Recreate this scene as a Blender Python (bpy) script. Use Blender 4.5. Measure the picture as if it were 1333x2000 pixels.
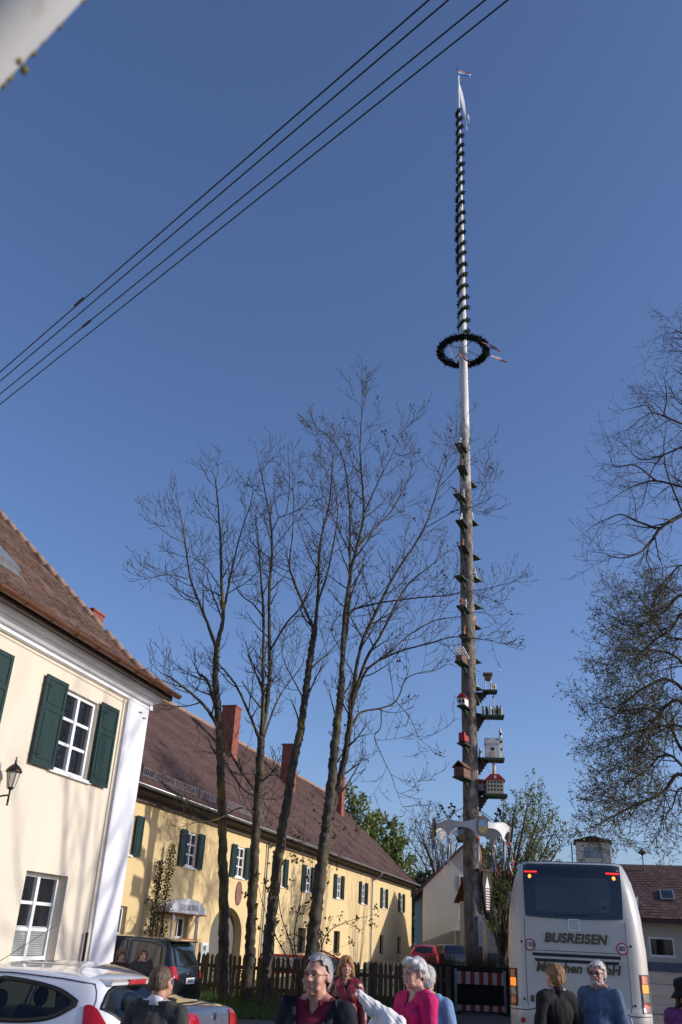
import bpy, bmesh, math, random
import numpy as np
from mathutils import Vector, Matrix
from mathutils.bvhtree import BVHTree

for o in list(bpy.data.objects):
    bpy.data.objects.remove(o)
SC = bpy.context.scene
COL = SC.collection
R = math.radians

# ------------------------------------------------------------------ camera
EYE = 1.8
F_PX = 1690.8                         # focal length in photo pixels (photo 1333 x 2000)
_up = np.array([173.5, -3400.0, F_PX]); _up /= np.linalg.norm(_up)
_fw = np.array([0, 0, 1.0]) - _up * _up[2]; _fw /= np.linalg.norm(_fw)
_rt = np.cross(_fw, _up)
if _rt[0] < 0: _rt = -_rt
BAS = np.stack([_rt, _fw, _up])       # world = BAS @ camera(x right, y down, z forward)

cam_d = bpy.data.cameras.new('camera')
cam = bpy.data.objects.new('camera', cam_d); COL.objects.link(cam)
_cr, _cu, _cb = BAS @ [1, 0, 0], BAS @ [0, -1, 0], BAS @ [0, 0, -1]
cam.matrix_world = Matrix(((_cr[0], _cu[0], _cb[0], 0), (_cr[1], _cu[1], _cb[1], 0),
                           (_cr[2], _cu[2], _cb[2], EYE), (0, 0, 0, 1)))
cam_d.sensor_fit = 'VERTICAL'; cam_d.sensor_height = 36; cam_d.lens = F_PX / 2000 * 36
cam_d.clip_start = 0.05; cam_d.clip_end = 3000
cam_d.dof.use_dof = True; cam_d.dof.focus_distance = 20; cam_d.dof.aperture_fstop = 11
SC.camera = cam

# ------------------------------------------------------------------ light
SUN_AZ, SUN_EL = 100.0, 20.0          # degrees clockwise from the view axis, above the horizon
w = bpy.data.worlds.new('World'); SC.world = w; w.use_nodes = True
nt = w.node_tree; nt.nodes.clear()
sky = nt.nodes.new('ShaderNodeTexSky'); sky.sky_type = 'NISHITA'; sky.sun_disc = False
sky.sun_elevation = R(SUN_EL); sky.sun_rotation = R(SUN_AZ)
sky.altitude = 500; sky.air_density = 1.0; sky.dust_density = 2.0; sky.ozone_density = 4.6
bg = nt.nodes.new('ShaderNodeBackground'); bg.inputs[1].default_value = 0.148
wo = nt.nodes.new('ShaderNodeOutputWorld')
wb = nt.nodes.new('ShaderNodeMix'); wb.data_type = 'RGBA'; wb.blend_type = 'MULTIPLY'; wb.inputs[0].default_value = 1.0
wb.inputs[7].default_value = (1.03, 0.95, 1.03, 1)            # camera white balance, the same over the whole sky
nt.links.new(sky.outputs[0], wb.inputs[6]); nt.links.new(wb.outputs[2], bg.inputs[0]); nt.links.new(bg.outputs[0], wo.inputs[0])
sd = bpy.data.lights.new('sun', 'SUN'); sd.energy = 3.25; sd.angle = R(0.53); sd.color = (1.0, 0.93, 0.84)
sun = bpy.data.objects.new('sun', sd); COL.objects.link(sun)
SDIR = Vector((math.sin(R(SUN_AZ)) * math.cos(R(SUN_EL)), math.cos(R(SUN_AZ)) * math.cos(R(SUN_EL)), math.sin(R(SUN_EL))))
sun.rotation_euler = SDIR.to_track_quat('Z', 'Y').to_euler()
sun.location = (30, -10, 30)
SC.view_settings.view_transform = 'Standard'; SC.view_settings.look = 'None'
SC.view_settings.exposure = 0.16; SC.view_settings.gamma = 1.0
SC.view_settings.use_curve_mapping = False
SC.render.engine = 'CYCLES'

# ------------------------------------------------------------------ helpers
def at(px, py, Y):
    d = BAS @ np.array([px - 666.5, py - 1000.0, F_PX]); k = Y / d[1]
    return Vector((d[0] * k, Y, EYE + d[2] * k))

def smooth(a, b, x):
    t = min(1, max(0, (x - a) / (b - a))); return t * t * (3 - 2 * t)

def gz(x, y):
    """height of the ground"""
    return 0.22 * smooth(19, 26, y) + 0.25 * smooth(34, 66, y) + 0.75 * smooth(34, 56, y) * smooth(7.5, 13, x)

def tag(o, label=None, cat=None, group=None, kind=None):
    if label: o['label'] = label
    if cat: o['category'] = cat
    if group: o['group'] = group
    if kind: o['kind'] = kind
    return o

def empty(name, loc=(0, 0, 0), rz=0.0, parent=None):
    o = bpy.data.objects.new(name, None); COL.objects.link(o)
    o.location = loc; o.rotation_euler = (0, 0, rz); o.empty_display_size = 0.2
    if parent: o.parent = parent
    return o

def link(name, me, parent=None, loc=None, rot=None):
    o = bpy.data.objects.new(name, me); COL.objects.link(o)
    if parent: o.parent = parent
    if loc is not None: o.location = loc
    if rot is not None: o.rotation_euler = rot
    return o

def catmull(pts, n):
    """resample a polyline of vectors (any dimension) with n steps per span"""
    P = [np.array(p, float) for p in pts]
    if len(P) < 3:
        return [P[0] + (P[1] - P[0]) * i / n for i in range(n + 1)]
    P = [2 * P[0] - P[1]] + P + [2 * P[-1] - P[-2]]
    out = []
    for i in range(1, len(P) - 2):
        a, b, c, d = P[i - 1], P[i], P[i + 1], P[i + 2]
        for j in range(n):
            t = j / n
            out.append(0.5 * ((2 * b) + (c - a) * t + (2 * a - 5 * b + 4 * c - d) * t * t + (3 * b - a - 3 * c + d) * t ** 3))
    out.append(P[-2]); return out

class MB:
    def __init__(s): s.v = []; s.f = []; s.t = None
    def add(s, v, f):
        k = len(s.v); s.v.extend(tuple(p) for p in v); s.f.extend(tuple(i + k for i in q) for q in f)
    def box(s, x0, x1, y0, y1, z0, z1, M=None):
        v = [Vector((x, y, z)) for x in (x0, x1) for y in (y0, y1) for z in (z0, z1)]
        if M: v = [M @ p for p in v]
        s.add(v, [(0, 1, 3, 2), (4, 6, 7, 5), (0, 4, 5, 1), (2, 3, 7, 6), (0, 2, 6, 4), (1, 5, 7, 3)]); return s
    def bar(s, a, b, w, h=None, up=(0, 0, 1)):
        a = Vector(a); b = Vector(b); d = b - a; L = d.length
        if L < 1e-6: return s
        d /= L; x = d.cross(Vector(up))
        if x.length < 1e-4: x = d.cross(Vector((1, 0, 0)))
        x.normalize(); z = x.cross(d); h = h or w
        v = []
        for e in (a, b):
            for i, j in ((-1, -1), (1, -1), (1, 1), (-1, 1)): v.append(e + x * (w / 2 * i) + z * (h / 2 * j))
        s.add(v, [(3, 2, 1, 0), (4, 5, 6, 7), (0, 1, 5, 4), (1, 2, 6, 5), (2, 3, 7, 6), (3, 0, 4, 7)]); return s
    def tube(s, pts, rad, n=8, cap=True, rough=0.0):
        pts = [Vector(p) for p in pts]; m = len(pts)
        if not hasattr(rad, '__len__'): rad = [rad] * m
        k = len(s.v); ref = None; rj = random.Random(m * 7 + n) if rough else None
        for i, p in enumerate(pts):
            d = (pts[min(i + 1, m - 1)] - pts[max(i - 1, 0)])
            if d.length < 1e-9: d = Vector((0, 0, 1))
            d.normalize()
            if ref is None:
                ref = Vector((1, 0, 0)) if abs(d.x) < 0.8 else Vector((0, 1, 0))
            x = (ref - d * ref.dot(d)).normalized(); y = d.cross(x); ref = x
            for j in range(n):
                a = 2 * math.pi * j / n
                q = p + (x * math.cos(a) + y * math.sin(a)) * (rad[i] * (1 + rj.uniform(-rough, rough)) if rj else rad[i]); s.v.append((q.x, q.y, q.z))
        for i in range(m - 1):
            for j in range(n):
                a = k + i * n + j; b = k + i * n + (j + 1) % n
                s.f.append((a, b, b + n, a + n))
        if cap:
            s.f.append(tuple(k + j for j in reversed(range(n)))); s.f.append(tuple(k + (m - 1) * n + j for j in range(n)))
        return s
    def lathe(s, prof, n=16, M=None):
        k = len(s.v); M = M or Matrix()
        for r, z in prof:
            for j in range(n):
                a = 2 * math.pi * j / n; q = M @ Vector((r * math.cos(a), r * math.sin(a), z)); s.v.append(tuple(q))
        for i in range(len(prof) - 1):
            for j in range(n):
                a = k + i * n + j; b = k + i * n + (j + 1) % n; s.f.append((a, b, b + n, a + n))
        s.f.append(tuple(k + j for j in reversed(range(n)))); s.f.append(tuple(k + (len(prof) - 1) * n + j for j in range(n)))
        return s
    def prism(s, poly, y0, y1, M=None, axis='y'):
        """poly in (x, z) swept along y, or in (y, z) along x, or (x, y) along z"""
        M = M or Matrix(); n = len(poly); v = []
        for t in (y0, y1):
            for a, b in poly:
                v.append(M @ (Vector((a, t, b)) if axis == 'y' else Vector((t, a, b)) if axis == 'x' else Vector((a, b, t))))
        s.add(v, [tuple(range(n)), tuple(range(2 * n - 1, n - 1, -1))] + [(i, i + n, (i + 1) % n + n, (i + 1) % n) for i in range(n)]); return s
    def sphere(s, c, r, n=10, m=7, M=None):
        if not hasattr(r, '__len__'): r = (r, r, r)
        c = Vector(c); k = len(s.v); M3 = M or Matrix.Identity(3)
        s.v.append(tuple(c + M3 @ Vector((0, 0, -r[2]))))
        for i in range(1, m):
            p = -math.pi / 2 + math.pi * i / m
            for j in range(n):
                a = 2 * math.pi * j / n
                s.v.append(tuple(c + M3 @ Vector((r[0] * math.cos(p) * math.cos(a), r[1] * math.cos(p) * math.sin(a), r[2] * math.sin(p)))))
        s.v.append(tuple(c + M3 @ Vector((0, 0, r[2])))); e = len(s.v) - 1
        for j in range(n):
            s.f.append((k, k + 1 + (j + 1) % n, k + 1 + j)); s.f.append((e, e - n + j, e - n + (j + 1) % n))
        for i in range(m - 2):
            for j in range(n):
                a = k + 1 + i * n + j; b = k + 1 + i * n + (j + 1) % n; s.f.append((a, b, b + n, a + n))
        return s
    def mesh(s, name, mat, smooth=False, fix=True):
        me = bpy.data.meshes.new(name); me.from_pydata(s.v, [], s.f)
        if s.t is not None:
            at_ = me.attributes.new('tint', 'FLOAT', 'FACE'); at_.data.foreach_set('value', np.array(s.t, dtype=np.float32))
        if fix and len(s.f) < 60000:
            bm = bmesh.new(); bm.from_mesh(me); bmesh.ops.recalc_face_normals(bm, faces=bm.faces); bm.to_mesh(me); bm.free()
        me.materials.append(mat)
        if smooth:
            me.polygons.foreach_set('use_smooth', [True] * len(me.polygons))
        me.update(); return me
    def build(s, name, mat, parent=None, smooth=False, fix=True, loc=None, rot=None):
        return link(name, s.mesh(name, mat, smooth, fix), parent, loc, rot)

# ------------------------------------------------------------------ materials
def mat(name, col, rough=0.7, var=0.0, vscale=4.0, bump=0.0, bscale=30.0, metal=0.0, coat=0.0, col2=None, spec=0.5,
        emit=None, estr=0.0, stretch=None, tint=None, detail=6.0, patch=None, coord='Object', trans=0.0, alpha=1.0):
    m = bpy.data.materials.new(name); m.use_nodes = True; t = m.node_tree; p = t.nodes['Principled BSDF']
    p.inputs['Base Color'].default_value = (*col, 1); p.inputs['Roughness'].default_value = rough
    p.inputs['Metallic'].default_value = metal; p.inputs['Specular IOR Level'].default_value = spec
    p.inputs['Coat Weight'].default_value = coat; p.inputs['Coat Roughness'].default_value = 0.04
    if trans: p.inputs['Transmission Weight'].default_value = trans
    if emit: p.inputs['Emission Color'].default_value = (*emit, 1); p.inputs['Emission Strength'].default_value = estr
    def N(k): return t.nodes.new(k)
    tc = N('ShaderNodeTexCoord'); vec = tc.outputs[coord]
    if stretch:
        mp = N('ShaderNodeMapping'); mp.inputs['Scale'].default_value = stretch; t.links.new(vec, mp.inputs[0]); vec = mp.outputs[0]
    cur = None
    if var or col2:
        nz = N('ShaderNodeTexNoise'); nz.inputs['Scale'].default_value = vscale; nz.inputs['Detail'].default_value = detail
        nz.inputs['Roughness'].default_value = 0.62
        t.links.new(vec, nz.inputs['Vector'])
        rp = N('ShaderNodeValToRGB'); rp.color_ramp.elements[0].position = 0.32; rp.color_ramp.elements[1].position = 0.68
        a = tuple(c * (1 - var) for c in col); b = col2 if col2 else tuple(min(1, c * (1 + var)) for c in col)
        rp.color_ramp.elements[0].color = (*a, 1); rp.color_ramp.elements[1].color = (*b, 1)
        t.links.new(nz.outputs[0], rp.inputs[0]); cur = rp.outputs[0]
    if patch:                                # (colour, scale, threshold, softness): stains with their own shape
        pc, ps, th, sf = patch
        n2 = N('ShaderNodeTexNoise'); n2.inputs['Scale'].default_value = ps; n2.inputs['Detail'].default_value = 8
        t.links.new(vec, n2.inputs['Vector'])
        mr = N('ShaderNodeMapRange'); mr.inputs[1].default_value = th; mr.inputs[2].default_value = th + sf
        t.links.new(n2.outputs[0], mr.inputs[0])
        mx = N('ShaderNodeMix'); mx.data_type = 'RGBA'; t.links.new(mr.outputs[0], mx.inputs[0])
        if cur: t.links.new(cur, mx.inputs[6])
        else: mx.inputs[6].default_value = (*col, 1)
        mx.inputs[7].default_value = (*pc, 1); cur = mx.outputs[2]
    if tint:                                 # per-piece variation stored on the mesh
        an = N('ShaderNodeAttribute'); an.attribute_name = 'tint'
        rp = N('ShaderNodeValToRGB'); rp.color_ramp.elements[0].color = (*tint[0], 1); rp.color_ramp.elements[1].color = (*tint[-1], 1)
        for i, c in enumerate(tint[1:-1]):
            e = rp.color_ramp.elements.new((i + 1) / (len(tint) - 1)); e.color = (*c, 1)
        t.links.new(an.outputs['Fac'], rp.inputs[0])
        if cur:
            mx = N('ShaderNodeMix'); mx.data_type = 'RGBA'; mx.blend_type = 'MULTIPLY'; mx.inputs[0].default_value = 1
            t.links.new(cur, mx.inputs[6]); t.links.new(rp.outputs[0], mx.inputs[7]); cur = mx.outputs[2]
        else: cur = rp.outputs[0]
    if cur: t.links.new(cur, p.inputs['Base Color'])
    if bump:
        n3 = N('ShaderNodeTexNoise'); n3.inputs['Scale'].default_value = bscale; n3.inputs['Detail'].default_value = 8
        t.links.new(vec, n3.inputs['Vector'])
        b = N('ShaderNodeBump'); b.inputs['Strength'].default_value = bump; b.inputs['Distance'].default_value = 0.02
        t.links.new(n3.outputs[0], b.inputs['Height']); t.links.new(b.outputs[0], p.inputs['Normal'])
    return m

M = {}
M['cream'] = mat('cream_plaster', (0.68, 0.61, 0.49), 0.9, 0.05, 0.9, 0.25, 60, stretch=(1, 1, 0.4), patch=((0.58, 0.52, 0.41), 1.1, 0.54, 0.22))
M['whitewash'] = mat('white_plaster', (0.70, 0.71, 0.75), 0.85, 0.05, 1.5, 0.2, 50, patch=((0.62, 0.61, 0.6), 1.6, 0.56, 0.3))
M['yellow'] = mat('yellow_plaster', (0.70, 0.53, 0.27), 0.9, 0.08, 0.8, 0.3, 45, stretch=(1, 1, 0.35), patch=((0.54, 0.41, 0.22), 0.8, 0.53, 0.22))
M['greywall'] = mat('grey_plaster', (0.50, 0.48, 0.41), 0.9, 0.06, 0.7, 0.3, 30)
M['paint'] = mat('white_paint', (0.80, 0.80, 0.80), 0.45, 0.03, 3)
M['green'] = mat('green_shutter_paint', (0.005, 0.026, 0.020), 0.45, 0.25, 9, 0.15, 60, stretch=(1, 1, 0.2), patch=((0.025, 0.05, 0.043), 14, 0.68, 0.1))
M['glass'] = mat('window_glass', (0.015, 0.017, 0.02), 0.03, spec=0.8)
M['iron'] = mat('dark_iron', (0.03, 0.024, 0.02), 0.45, 0.2, 20, metal=0.5)
M['copper'] = mat('brown_gutter', (0.20, 0.085, 0.045), 0.4, 0.2, 5, metal=0.55)
M['zinc'] = mat('zinc', (0.36, 0.37, 0.38), 0.42, 0.12, 8, metal=0.7)
M['tileA'] = mat('brown_clay_tile', (0.9, 0.9, 0.9), 0.85, 0.18, 1.2, 0.2, 90, tint=[(0.10, 0.06, 0.046), (0.165, 0.095, 0.07), (0.21, 0.128, 0.094), (0.28, 0.195, 0.15)])
M['tileB'] = mat('red_brown_clay_tile', (0.9, 0.9, 0.9), 0.85, 0.15, 0.35, 0.2, 90, tint=[(0.085, 0.046, 0.038), (0.12, 0.063, 0.05), (0.14, 0.078, 0.062), (0.18, 0.118, 0.10)])
M['verge'] = mat('verge_clay', (0.32, 0.2, 0.14), 0.9, 0.3, 6, 0.3, 40)
M['deck'] = mat('roof_deck', (0.07, 0.04, 0.03), 0.9)
M['soffit'] = mat('soffit_timber', (0.06, 0.045, 0.03), 0.8, 0.2, 6)
M['brick'] = mat('red_brick', (0.27, 0.08, 0.055), 0.85, 0.2, 7, 0.3, 50)
M['bark'] = mat('ash_bark', (0.04, 0.032, 0.024), 0.95, 0.45, 9, 1.0, 26, col2=(0.12, 0.10, 0.072), stretch=(1, 1, 0.35), patch=((0.15, 0.125, 0.03), 2.2, 0.56, 0.1))
M['twig'] = mat('ash_twig', (0.058, 0.046, 0.032), 0.9, 0.3, 3)
M['bud'] = mat('dark_bud', (0.028, 0.018, 0.016), 0.9)
M['bark2'] = mat('linden_bark', (0.05, 0.036, 0.026), 0.95, 0.4, 8, 0.6, 25, patch=((0.08, 0.075, 0.03), 3, 0.58, 0.1))
M['twig2'] = mat('linden_twig', (0.042, 0.030, 0.021), 0.9, 0.2, 3)
M['pole'] = mat('pole_bark', (0.10, 0.08, 0.065), 0.95, 0.4, 7, 1.0, 22, col2=(0.29, 0.25, 0.21), stretch=(1, 1, 0.45))
M['polemid'] = mat('weathered_pole', (0.33, 0.29, 0.25), 0.85, 0.35, 6, 0.6, 25, col2=(0.55, 0.52, 0.48), stretch=(1, 1, 0.3))
M['polewhite'] = mat('peeled_pole', (0.64, 0.63, 0.60), 0.7, 0.12, 6, 0.15, 30, stretch=(1, 1, 0.3), patch=((0.2, 0.17, 0.14), 5, 0.68, 0.05))
M['fir'] = mat('fir_green', (0.010, 0.028, 0.012), 0.85, 0.4, 6)
M['board'] = mat('green_board', (0.012, 0.035, 0.018), 0.6, 0.3, 6)
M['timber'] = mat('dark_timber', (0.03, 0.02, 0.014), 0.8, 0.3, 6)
M['fencewood'] = mat('weathered_picket', (0.10, 0.075, 0.052), 0.9, 0.35, 5, 0.4, 40, stretch=(1, 1, 0.25))
M['asphalt'] = mat('asphalt', (0.105, 0.10, 0.092), 0.92, 0.22, 0.7, 0.5, 120, patch=((0.15, 0.14, 0.125), 0.35, 0.5, 0.2))
M['soil'] = mat('lawn_soil', (0.045, 0.055, 0.018), 0.95, 0.4, 2.5, 0.5, 30)
M['grass'] = mat('grass_blade', (0.06, 0.115, 0.018), 0.7, 0.35, 1.2)
M['gravel'] = mat('pale_gravel', (0.27, 0.245, 0.21), 0.95, 0.2, 3, 0.5, 80)
M['black'] = mat('black_rubber', (0.012, 0.012, 0.013), 0.5)
M['chrome'] = mat('chrome', (0.75, 0.75, 0.76), 0.15, metal=1.0)
M['redlens'] = mat('red_lens', (0.42, 0.006, 0.012), 0.1, 0.3, 35, coat=1.0)
M['rubyred'] = mat('red_paint', (0.45, 0.02, 0.02), 0.4)
M['cloth_w'] = mat('white_cloth', (0.8, 0.8, 0.8), 0.8)
M['bluep'] = mat('blue_cloth', (0.05, 0.2, 0.55), 0.8)
M['pinkp'] = mat('salmon_ribbon', (0.6, 0.2, 0.14), 0.8)
M['gold'] = mat('ochre_paint', (0.5, 0.33, 0.08), 0.5)

def leafmat(name, c1, c2):
    m = mat(name, c1, 0.6, 0.2, 2.0, col2=c2); p = m.node_tree.nodes['Principled BSDF']
    t = m.node_tree; tr = t.nodes.new('ShaderNodeBsdfTranslucent'); mx = t.nodes.new('ShaderNodeMixShader'); mx.inputs[0].default_value = 0.35
    src = p.inputs['Base Color'].links[0].from_socket
    t.links.new(src, tr.inputs[0]); t.links.new(p.outputs[0], mx.inputs[1]); t.links.new(tr.outputs[0], mx.inputs[2])
    t.links.new(mx.outputs[0], t.nodes['Material Output'].inputs[0]); return m
M['leafA'] = leafmat('spring_leaf', (0.13, 0.175, 0.035), (0.21, 0.245, 0.06))
M['leafB'] = leafmat('budding_leaf', (0.11, 0.11, 0.028), (0.19, 0.18, 0.055))
M['leafC'] = leafmat('dark_leaf', (0.022, 0.042, 0.014), (0.05, 0.075, 0.022))
M['leafE'] = leafmat('climber_leaf', (0.045, 0.06, 0.016), (0.085, 0.10, 0.03))
M['leafD'] = leafmat('reddish_leaf', (0.11, 0.10, 0.025), (0.17, 0.10, 0.035))

def set_root(az, s0, o0, z=0.0):
    """local x runs along the street front, local y away from it"""
    a = R(az); return (math.sin(a) * s0 - math.cos(a) * o0, math.cos(a) * s0 + math.sin(a) * o0, z), R(90 - az)

def text_mesh(txt, size, mtl, ext=0.004, bold=0.0, shear=0.0, space=1.0):
    c = bpy.data.curves.new('lettering', 'FONT'); c.body = txt; c.size = size; c.extrude = ext; c.offset = bold; c.shear = shear
    c.space_character = space; c.align_x = 'CENTER'; c.align_y = 'CENTER'; c.resolution_u = 4
    o = bpy.data.objects.new('lettering', c); COL.objects.link(o)
    dg = bpy.context.evaluated_depsgraph_get(); me = bpy.data.meshes.new_from_object(o.evaluated_get(dg))
    bpy.data.objects.remove(o); me.materials.clear(); me.materials.append(mtl); return me
# ------------------------------------------------------------------ ground
def sheet(x0, x1, y0, y1, step, dz, name, mtl, keep=None):
    mb = MB(); nx = max(1, int((x1 - x0) / step)); ny = max(1, int((y1 - y0) / step))
    for j in range(ny + 1):
        for i in range(nx + 1):
            x = x0 + (x1 - x0) * i / nx; y = y0 + (y1 - y0) * j / ny; mb.v.append((x, y, gz(x, y) + dz))
    for j in range(ny):
        for i in range(nx):
            a = j * (nx + 1) + i
            if keep is None or keep((x0 + (i + .5) * (x1 - x0) / nx), (y0 + (j + .5) * (y1 - y0) / ny)):
                mb.f.append((a, a + 1, a + nx + 2, a + nx + 1))
    return mb.build(name, mtl, smooth=True)
g = MB()
xs = [-900, -400, -150, -60] + list(range(-30, 61, 2)) + [90, 200, 500, 900]
ys = [-300, -80, -20, 0, 10] + list(range(16, 81, 2)) + [100, 150, 300, 700, 1500]
for y in ys:
    for x in xs: g.v.append((x, y, gz(x, y)))
for j in range(len(ys) - 1):
    for i in range(len(xs) - 1):
        a = j * len(xs) + i; g.f.append((a, a + 1, a + len(xs) + 1, a + len(xs)))
tag(g.build('ground', M['asphalt'], smooth=True), kind='structure')
def lawn_in(x, y):     # verge with the ash trees, and the garden behind the fence up to the yellow house
    return (y > 22.6 + 0.10 * (x + 4)) and (-0.292 * x * 0 + (-0.956 * x + 0.292 * y) < 14.4) and x < 3.2 + 0.02 * y
tag(sheet(-9, 4, 21.5, 60, 0.5, 0.012, 'lawn', M['soil'], lawn_in), kind='structure')
rg = random.Random(5)
gb = MB()
for i in range(15000):
    y = 22.7 + 9.5 * rg.random() ** 1.4; x = rg.uniform(-6, 3.4)
    if not lawn_in(x, y): continue
    z = gz(x, y) + 0.01; hh = rg.uniform(0.07, 0.2); a = rg.uniform(0, 6.28); wv = 0.012; dx, dy = math.cos(a) * wv, math.sin(a) * wv
    lx, ly = rg.gauss(0, .05), rg.gauss(0, .05)
    gb.add([(x - dx, y - dy, z), (x + dx, y + dy, z), (x + lx, y + ly, z + hh)], [(0, 1, 2)])
tag(gb.build('grass', M['grass'], fix=False), 'rough green grass along the fence under the bare trees', 'grass', kind='stuff')

# ------------------------------------------------------------------ building pieces
def wall_holes(mb, x0, x1, z0, z1, holes, depth):
    """front skin in the plane y = 0 with rectangular openings and their reveals"""
    X = sorted({x0, x1, *[v for h in holes for v in h[:2]]}); Z = sorted({z0, z1, *[v for h in holes for v in h[2:4]]})
    for i in range(len(X) - 1):
        for j in range(len(Z) - 1):
            cx, cz = (X[i] + X[i + 1]) / 2, (Z[j] + Z[j + 1]) / 2
            if any(h[0] < cx < h[1] and h[2] < cz < h[3] for h in holes): continue
            mb.add([(X[i], 0, Z[j]), (X[i + 1], 0, Z[j]), (X[i + 1], 0, Z[j + 1]), (X[i], 0, Z[j + 1])], [(0, 1, 2, 3)])
    for a, b, c, d in holes:
        mb.add([(a, 0, c), (b, 0, c), (b, 0, d), (a, 0, d), (a, depth, c), (b, depth, c), (b, depth, d), (a, depth, d)],
               [(0, 4, 5, 1), (1, 5, 6, 2), (2, 6, 7, 3), (3, 7, 4, 0)])

def window(parent, x0, x1, z0, z1, depth, cols, rows, each=True, fw=0.07, sill=True, blind=False, name='window'):
    """white casement window: the frame is the part, its panes and sill the sub-parts"""
    f = MB(); y0, y1 = depth - 0.06, depth + 0.05
    f.box(x0, x0 + fw, y0, y1, z0, z1).box(x1 - fw, x1, y0, y1, z0, z1)
    f.box(x0 + fw, x1 - fw, y0, y1, z0, z0 + fw).box(x0 + fw, x1 - fw, y0, y1, z1 - fw, z1)
    ix0, ix1, iz0, iz1 = x0 + fw, x1 - fw, z0 + fw, z1 - fw; cw = (ix1 - ix0) / cols; rh = (iz1 - iz0) / rows
    mw = 0.055 if each else 0.05
    for c in range(1, cols): f.box(ix0 + c * cw - mw * .8, ix0 + c * cw + mw * .8, y0 - 0.012, y1 - 0.003, iz0, iz1)
    for c in range(cols):
        for r in range(1, rows):
            f.box(ix0 + c * cw + mw * .7, ix0 + (c + 1) * cw - mw * .7, y0 + 0.005, y1 - 0.006, iz0 + r * rh - mw / 2, iz0 + r * rh + mw / 2)
    o = f.build(name, M['paint'], parent)
    if each:
        for c in range(cols):
            for r in range(rows):
                p = MB(); a0 = ix0 + c * cw + (mw * .8 if c else 0); a1 = ix0 + (c + 1) * cw - (mw * .8 if c < cols - 1 else 0)
                b0 = iz0 + r * rh + (mw / 2 if r else 0); b1 = iz0 + (r + 1) * rh - (mw / 2 if r < rows - 1 else 0)
                p.box(a0, a1, depth - 0.004, depth + 0.008, b0, b1); p.build('pane', M['glass'], o)
    else:
        MB().box(ix0, ix1, depth - 0.004, depth + 0.008, iz0, iz1).build('pane', M['glass'], o)
    if sill:
        MB().box(x0 - 0.1, x1 + 0.1, -0.07, depth - 0.06, z0 - 0.055, z0 - 0.002).build('sill', M['paint'], o)
    if blind:
        b = MB()
        for k in range(13):
            zz = iz0 + 0.02 + k * 0.036
            b.bar((ix0 + 0.02, depth - 0.035, zz), (ix1 - 0.02, depth - 0.035, zz), 0.03, 0.006, up=(0, -0.5, 1))
        for k in range(13):
            zz = iz0 + 0.02 + k * 0.036; b.box(ix0 + .02, ix1 - .02, depth - .022, depth - .018, zz, zz + .028)
        b.build('blind', mat('blind_grey', (.42, .45, .43), .7), o)
    return o

def shutter(parent, x0, x1, z0, z1, y=-0.05, panels=(0.36,), tilt=0.0):
    s = MB(); w = 0.075; t = 0.035; cx = x0 if tilt > 0 else x1
    s.box(x0, x0 + w, -t, 0, z0, z1).box(x1 - w, x1, -t, 0, z0, z1)
    zs = [z0] + [z1 - (z1 - z0) * p for p in panels] + [z1]; zs = sorted(zs)
    for i, z in enumerate(zs):
        a = z if i == 0 else z - w / 2 if i < len(zs) - 1 else z - w
        s.box(x0 + w, x1 - w, -t + 0.001, -0.001, a, a + w)
    s.box(x0 + w, x1 - w, -t + 0.014, -0.006, z0 + .02, z1 - .02)
    for i in range(len(zs) - 1):
        a = zs[i] + (w if i == 0 else w / 2) + 0.05; b = zs[i + 1] - (w if i == len(zs) - 2 else w / 2) - 0.05
        s.box(x0 + w + .05, x1 - w - .05, -t + 0.004, -0.008, a, b)
    o = s.build('shutter', M['green'], parent, loc=(0, y, 0))
    for z in (z0 + .18, z1 - .18):
        hz = MB(); hz.box(x0 + .01, x0 + .22, -t - .008, -t + .001, z - .012, z + .012); hz.box(x0 - .03, x0 + .01, -t - .004, -t + .004, z - .008, z + .008); hz.build('hinge', M['iron'], o)
    return o

def tile_field(prof, x0, x1, expo, wid, seed):
    """overlapping clay tiles on a slope given by (y, z) points; one mesh with a tint per tile"""
    rng = random.Random(seed); mb = MB(); mb.t = []
    seg = []; L = 0
    for (ya, za), (yb, zb) in zip(prof[:-1], prof[1:]):
        l = math.hypot(yb - ya, zb - za); seg.append((L, L + l, ya, za, (yb - ya) / l, (zb - za) / l)); L += l
    def pt(d):
        for a, b, y, z, dy, dz in seg:
            if d <= b or b == seg[-1][1]: return y + dy * (d - a), z + dz * (d - a), dy, dz
    rows = int(L / expo); n = int((x1 - x0) / wid)
    for r in range(rows):
        y, z, dy, dz = pt(r * expo); y2, z2, _, _ = pt(min(L, (r + 1) * expo + 0.02))
        off = (r % 2) * wid / 2
        for c in range(n + 1):
            xa = x0 + c * wid - off; xb = xa + wid - 0.006; xa = max(xa, x0); xb = min(xb, x1)
            if xb - xa < 0.03: continue
            wv = .014 * math.sin(.8 * xa + .5 * r) + .012 * math.sin(2.1 * xa - .23 * r); l0 = 0.030 + rng.uniform(-.005, .008) + wv; l1 = 0.012 + wv; xm = (xa + xb) / 2
            rag = rng.uniform(-.012, .012)
            ya, za = y - dy * (0.0 + rag), z - dz * (0.0 + rag); yc, zc = y - dy * 0.03, z - dz * 0.03
            mb.add([(xa, ya - dz * l0, za + dy * l0), (xm, yc - dz * l0, zc + dy * l0), (xb, ya - dz * l0, za + dy * l0),
                    (xb, y2 - dz * l1, z2 + dy * l1), (xa, y2 - dz * l1, z2 + dy * l1),
                    (xa, ya, za), (xm, yc, zc), (xb, ya, za)], [(0, 1, 2, 3, 4), (0, 5, 6, 1), (1, 6, 7, 2)])
            q = min(1, max(0, rng.gauss(0.5, 0.2))); mb.t += [q, q * .6, q * .6]
    return mb

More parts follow.
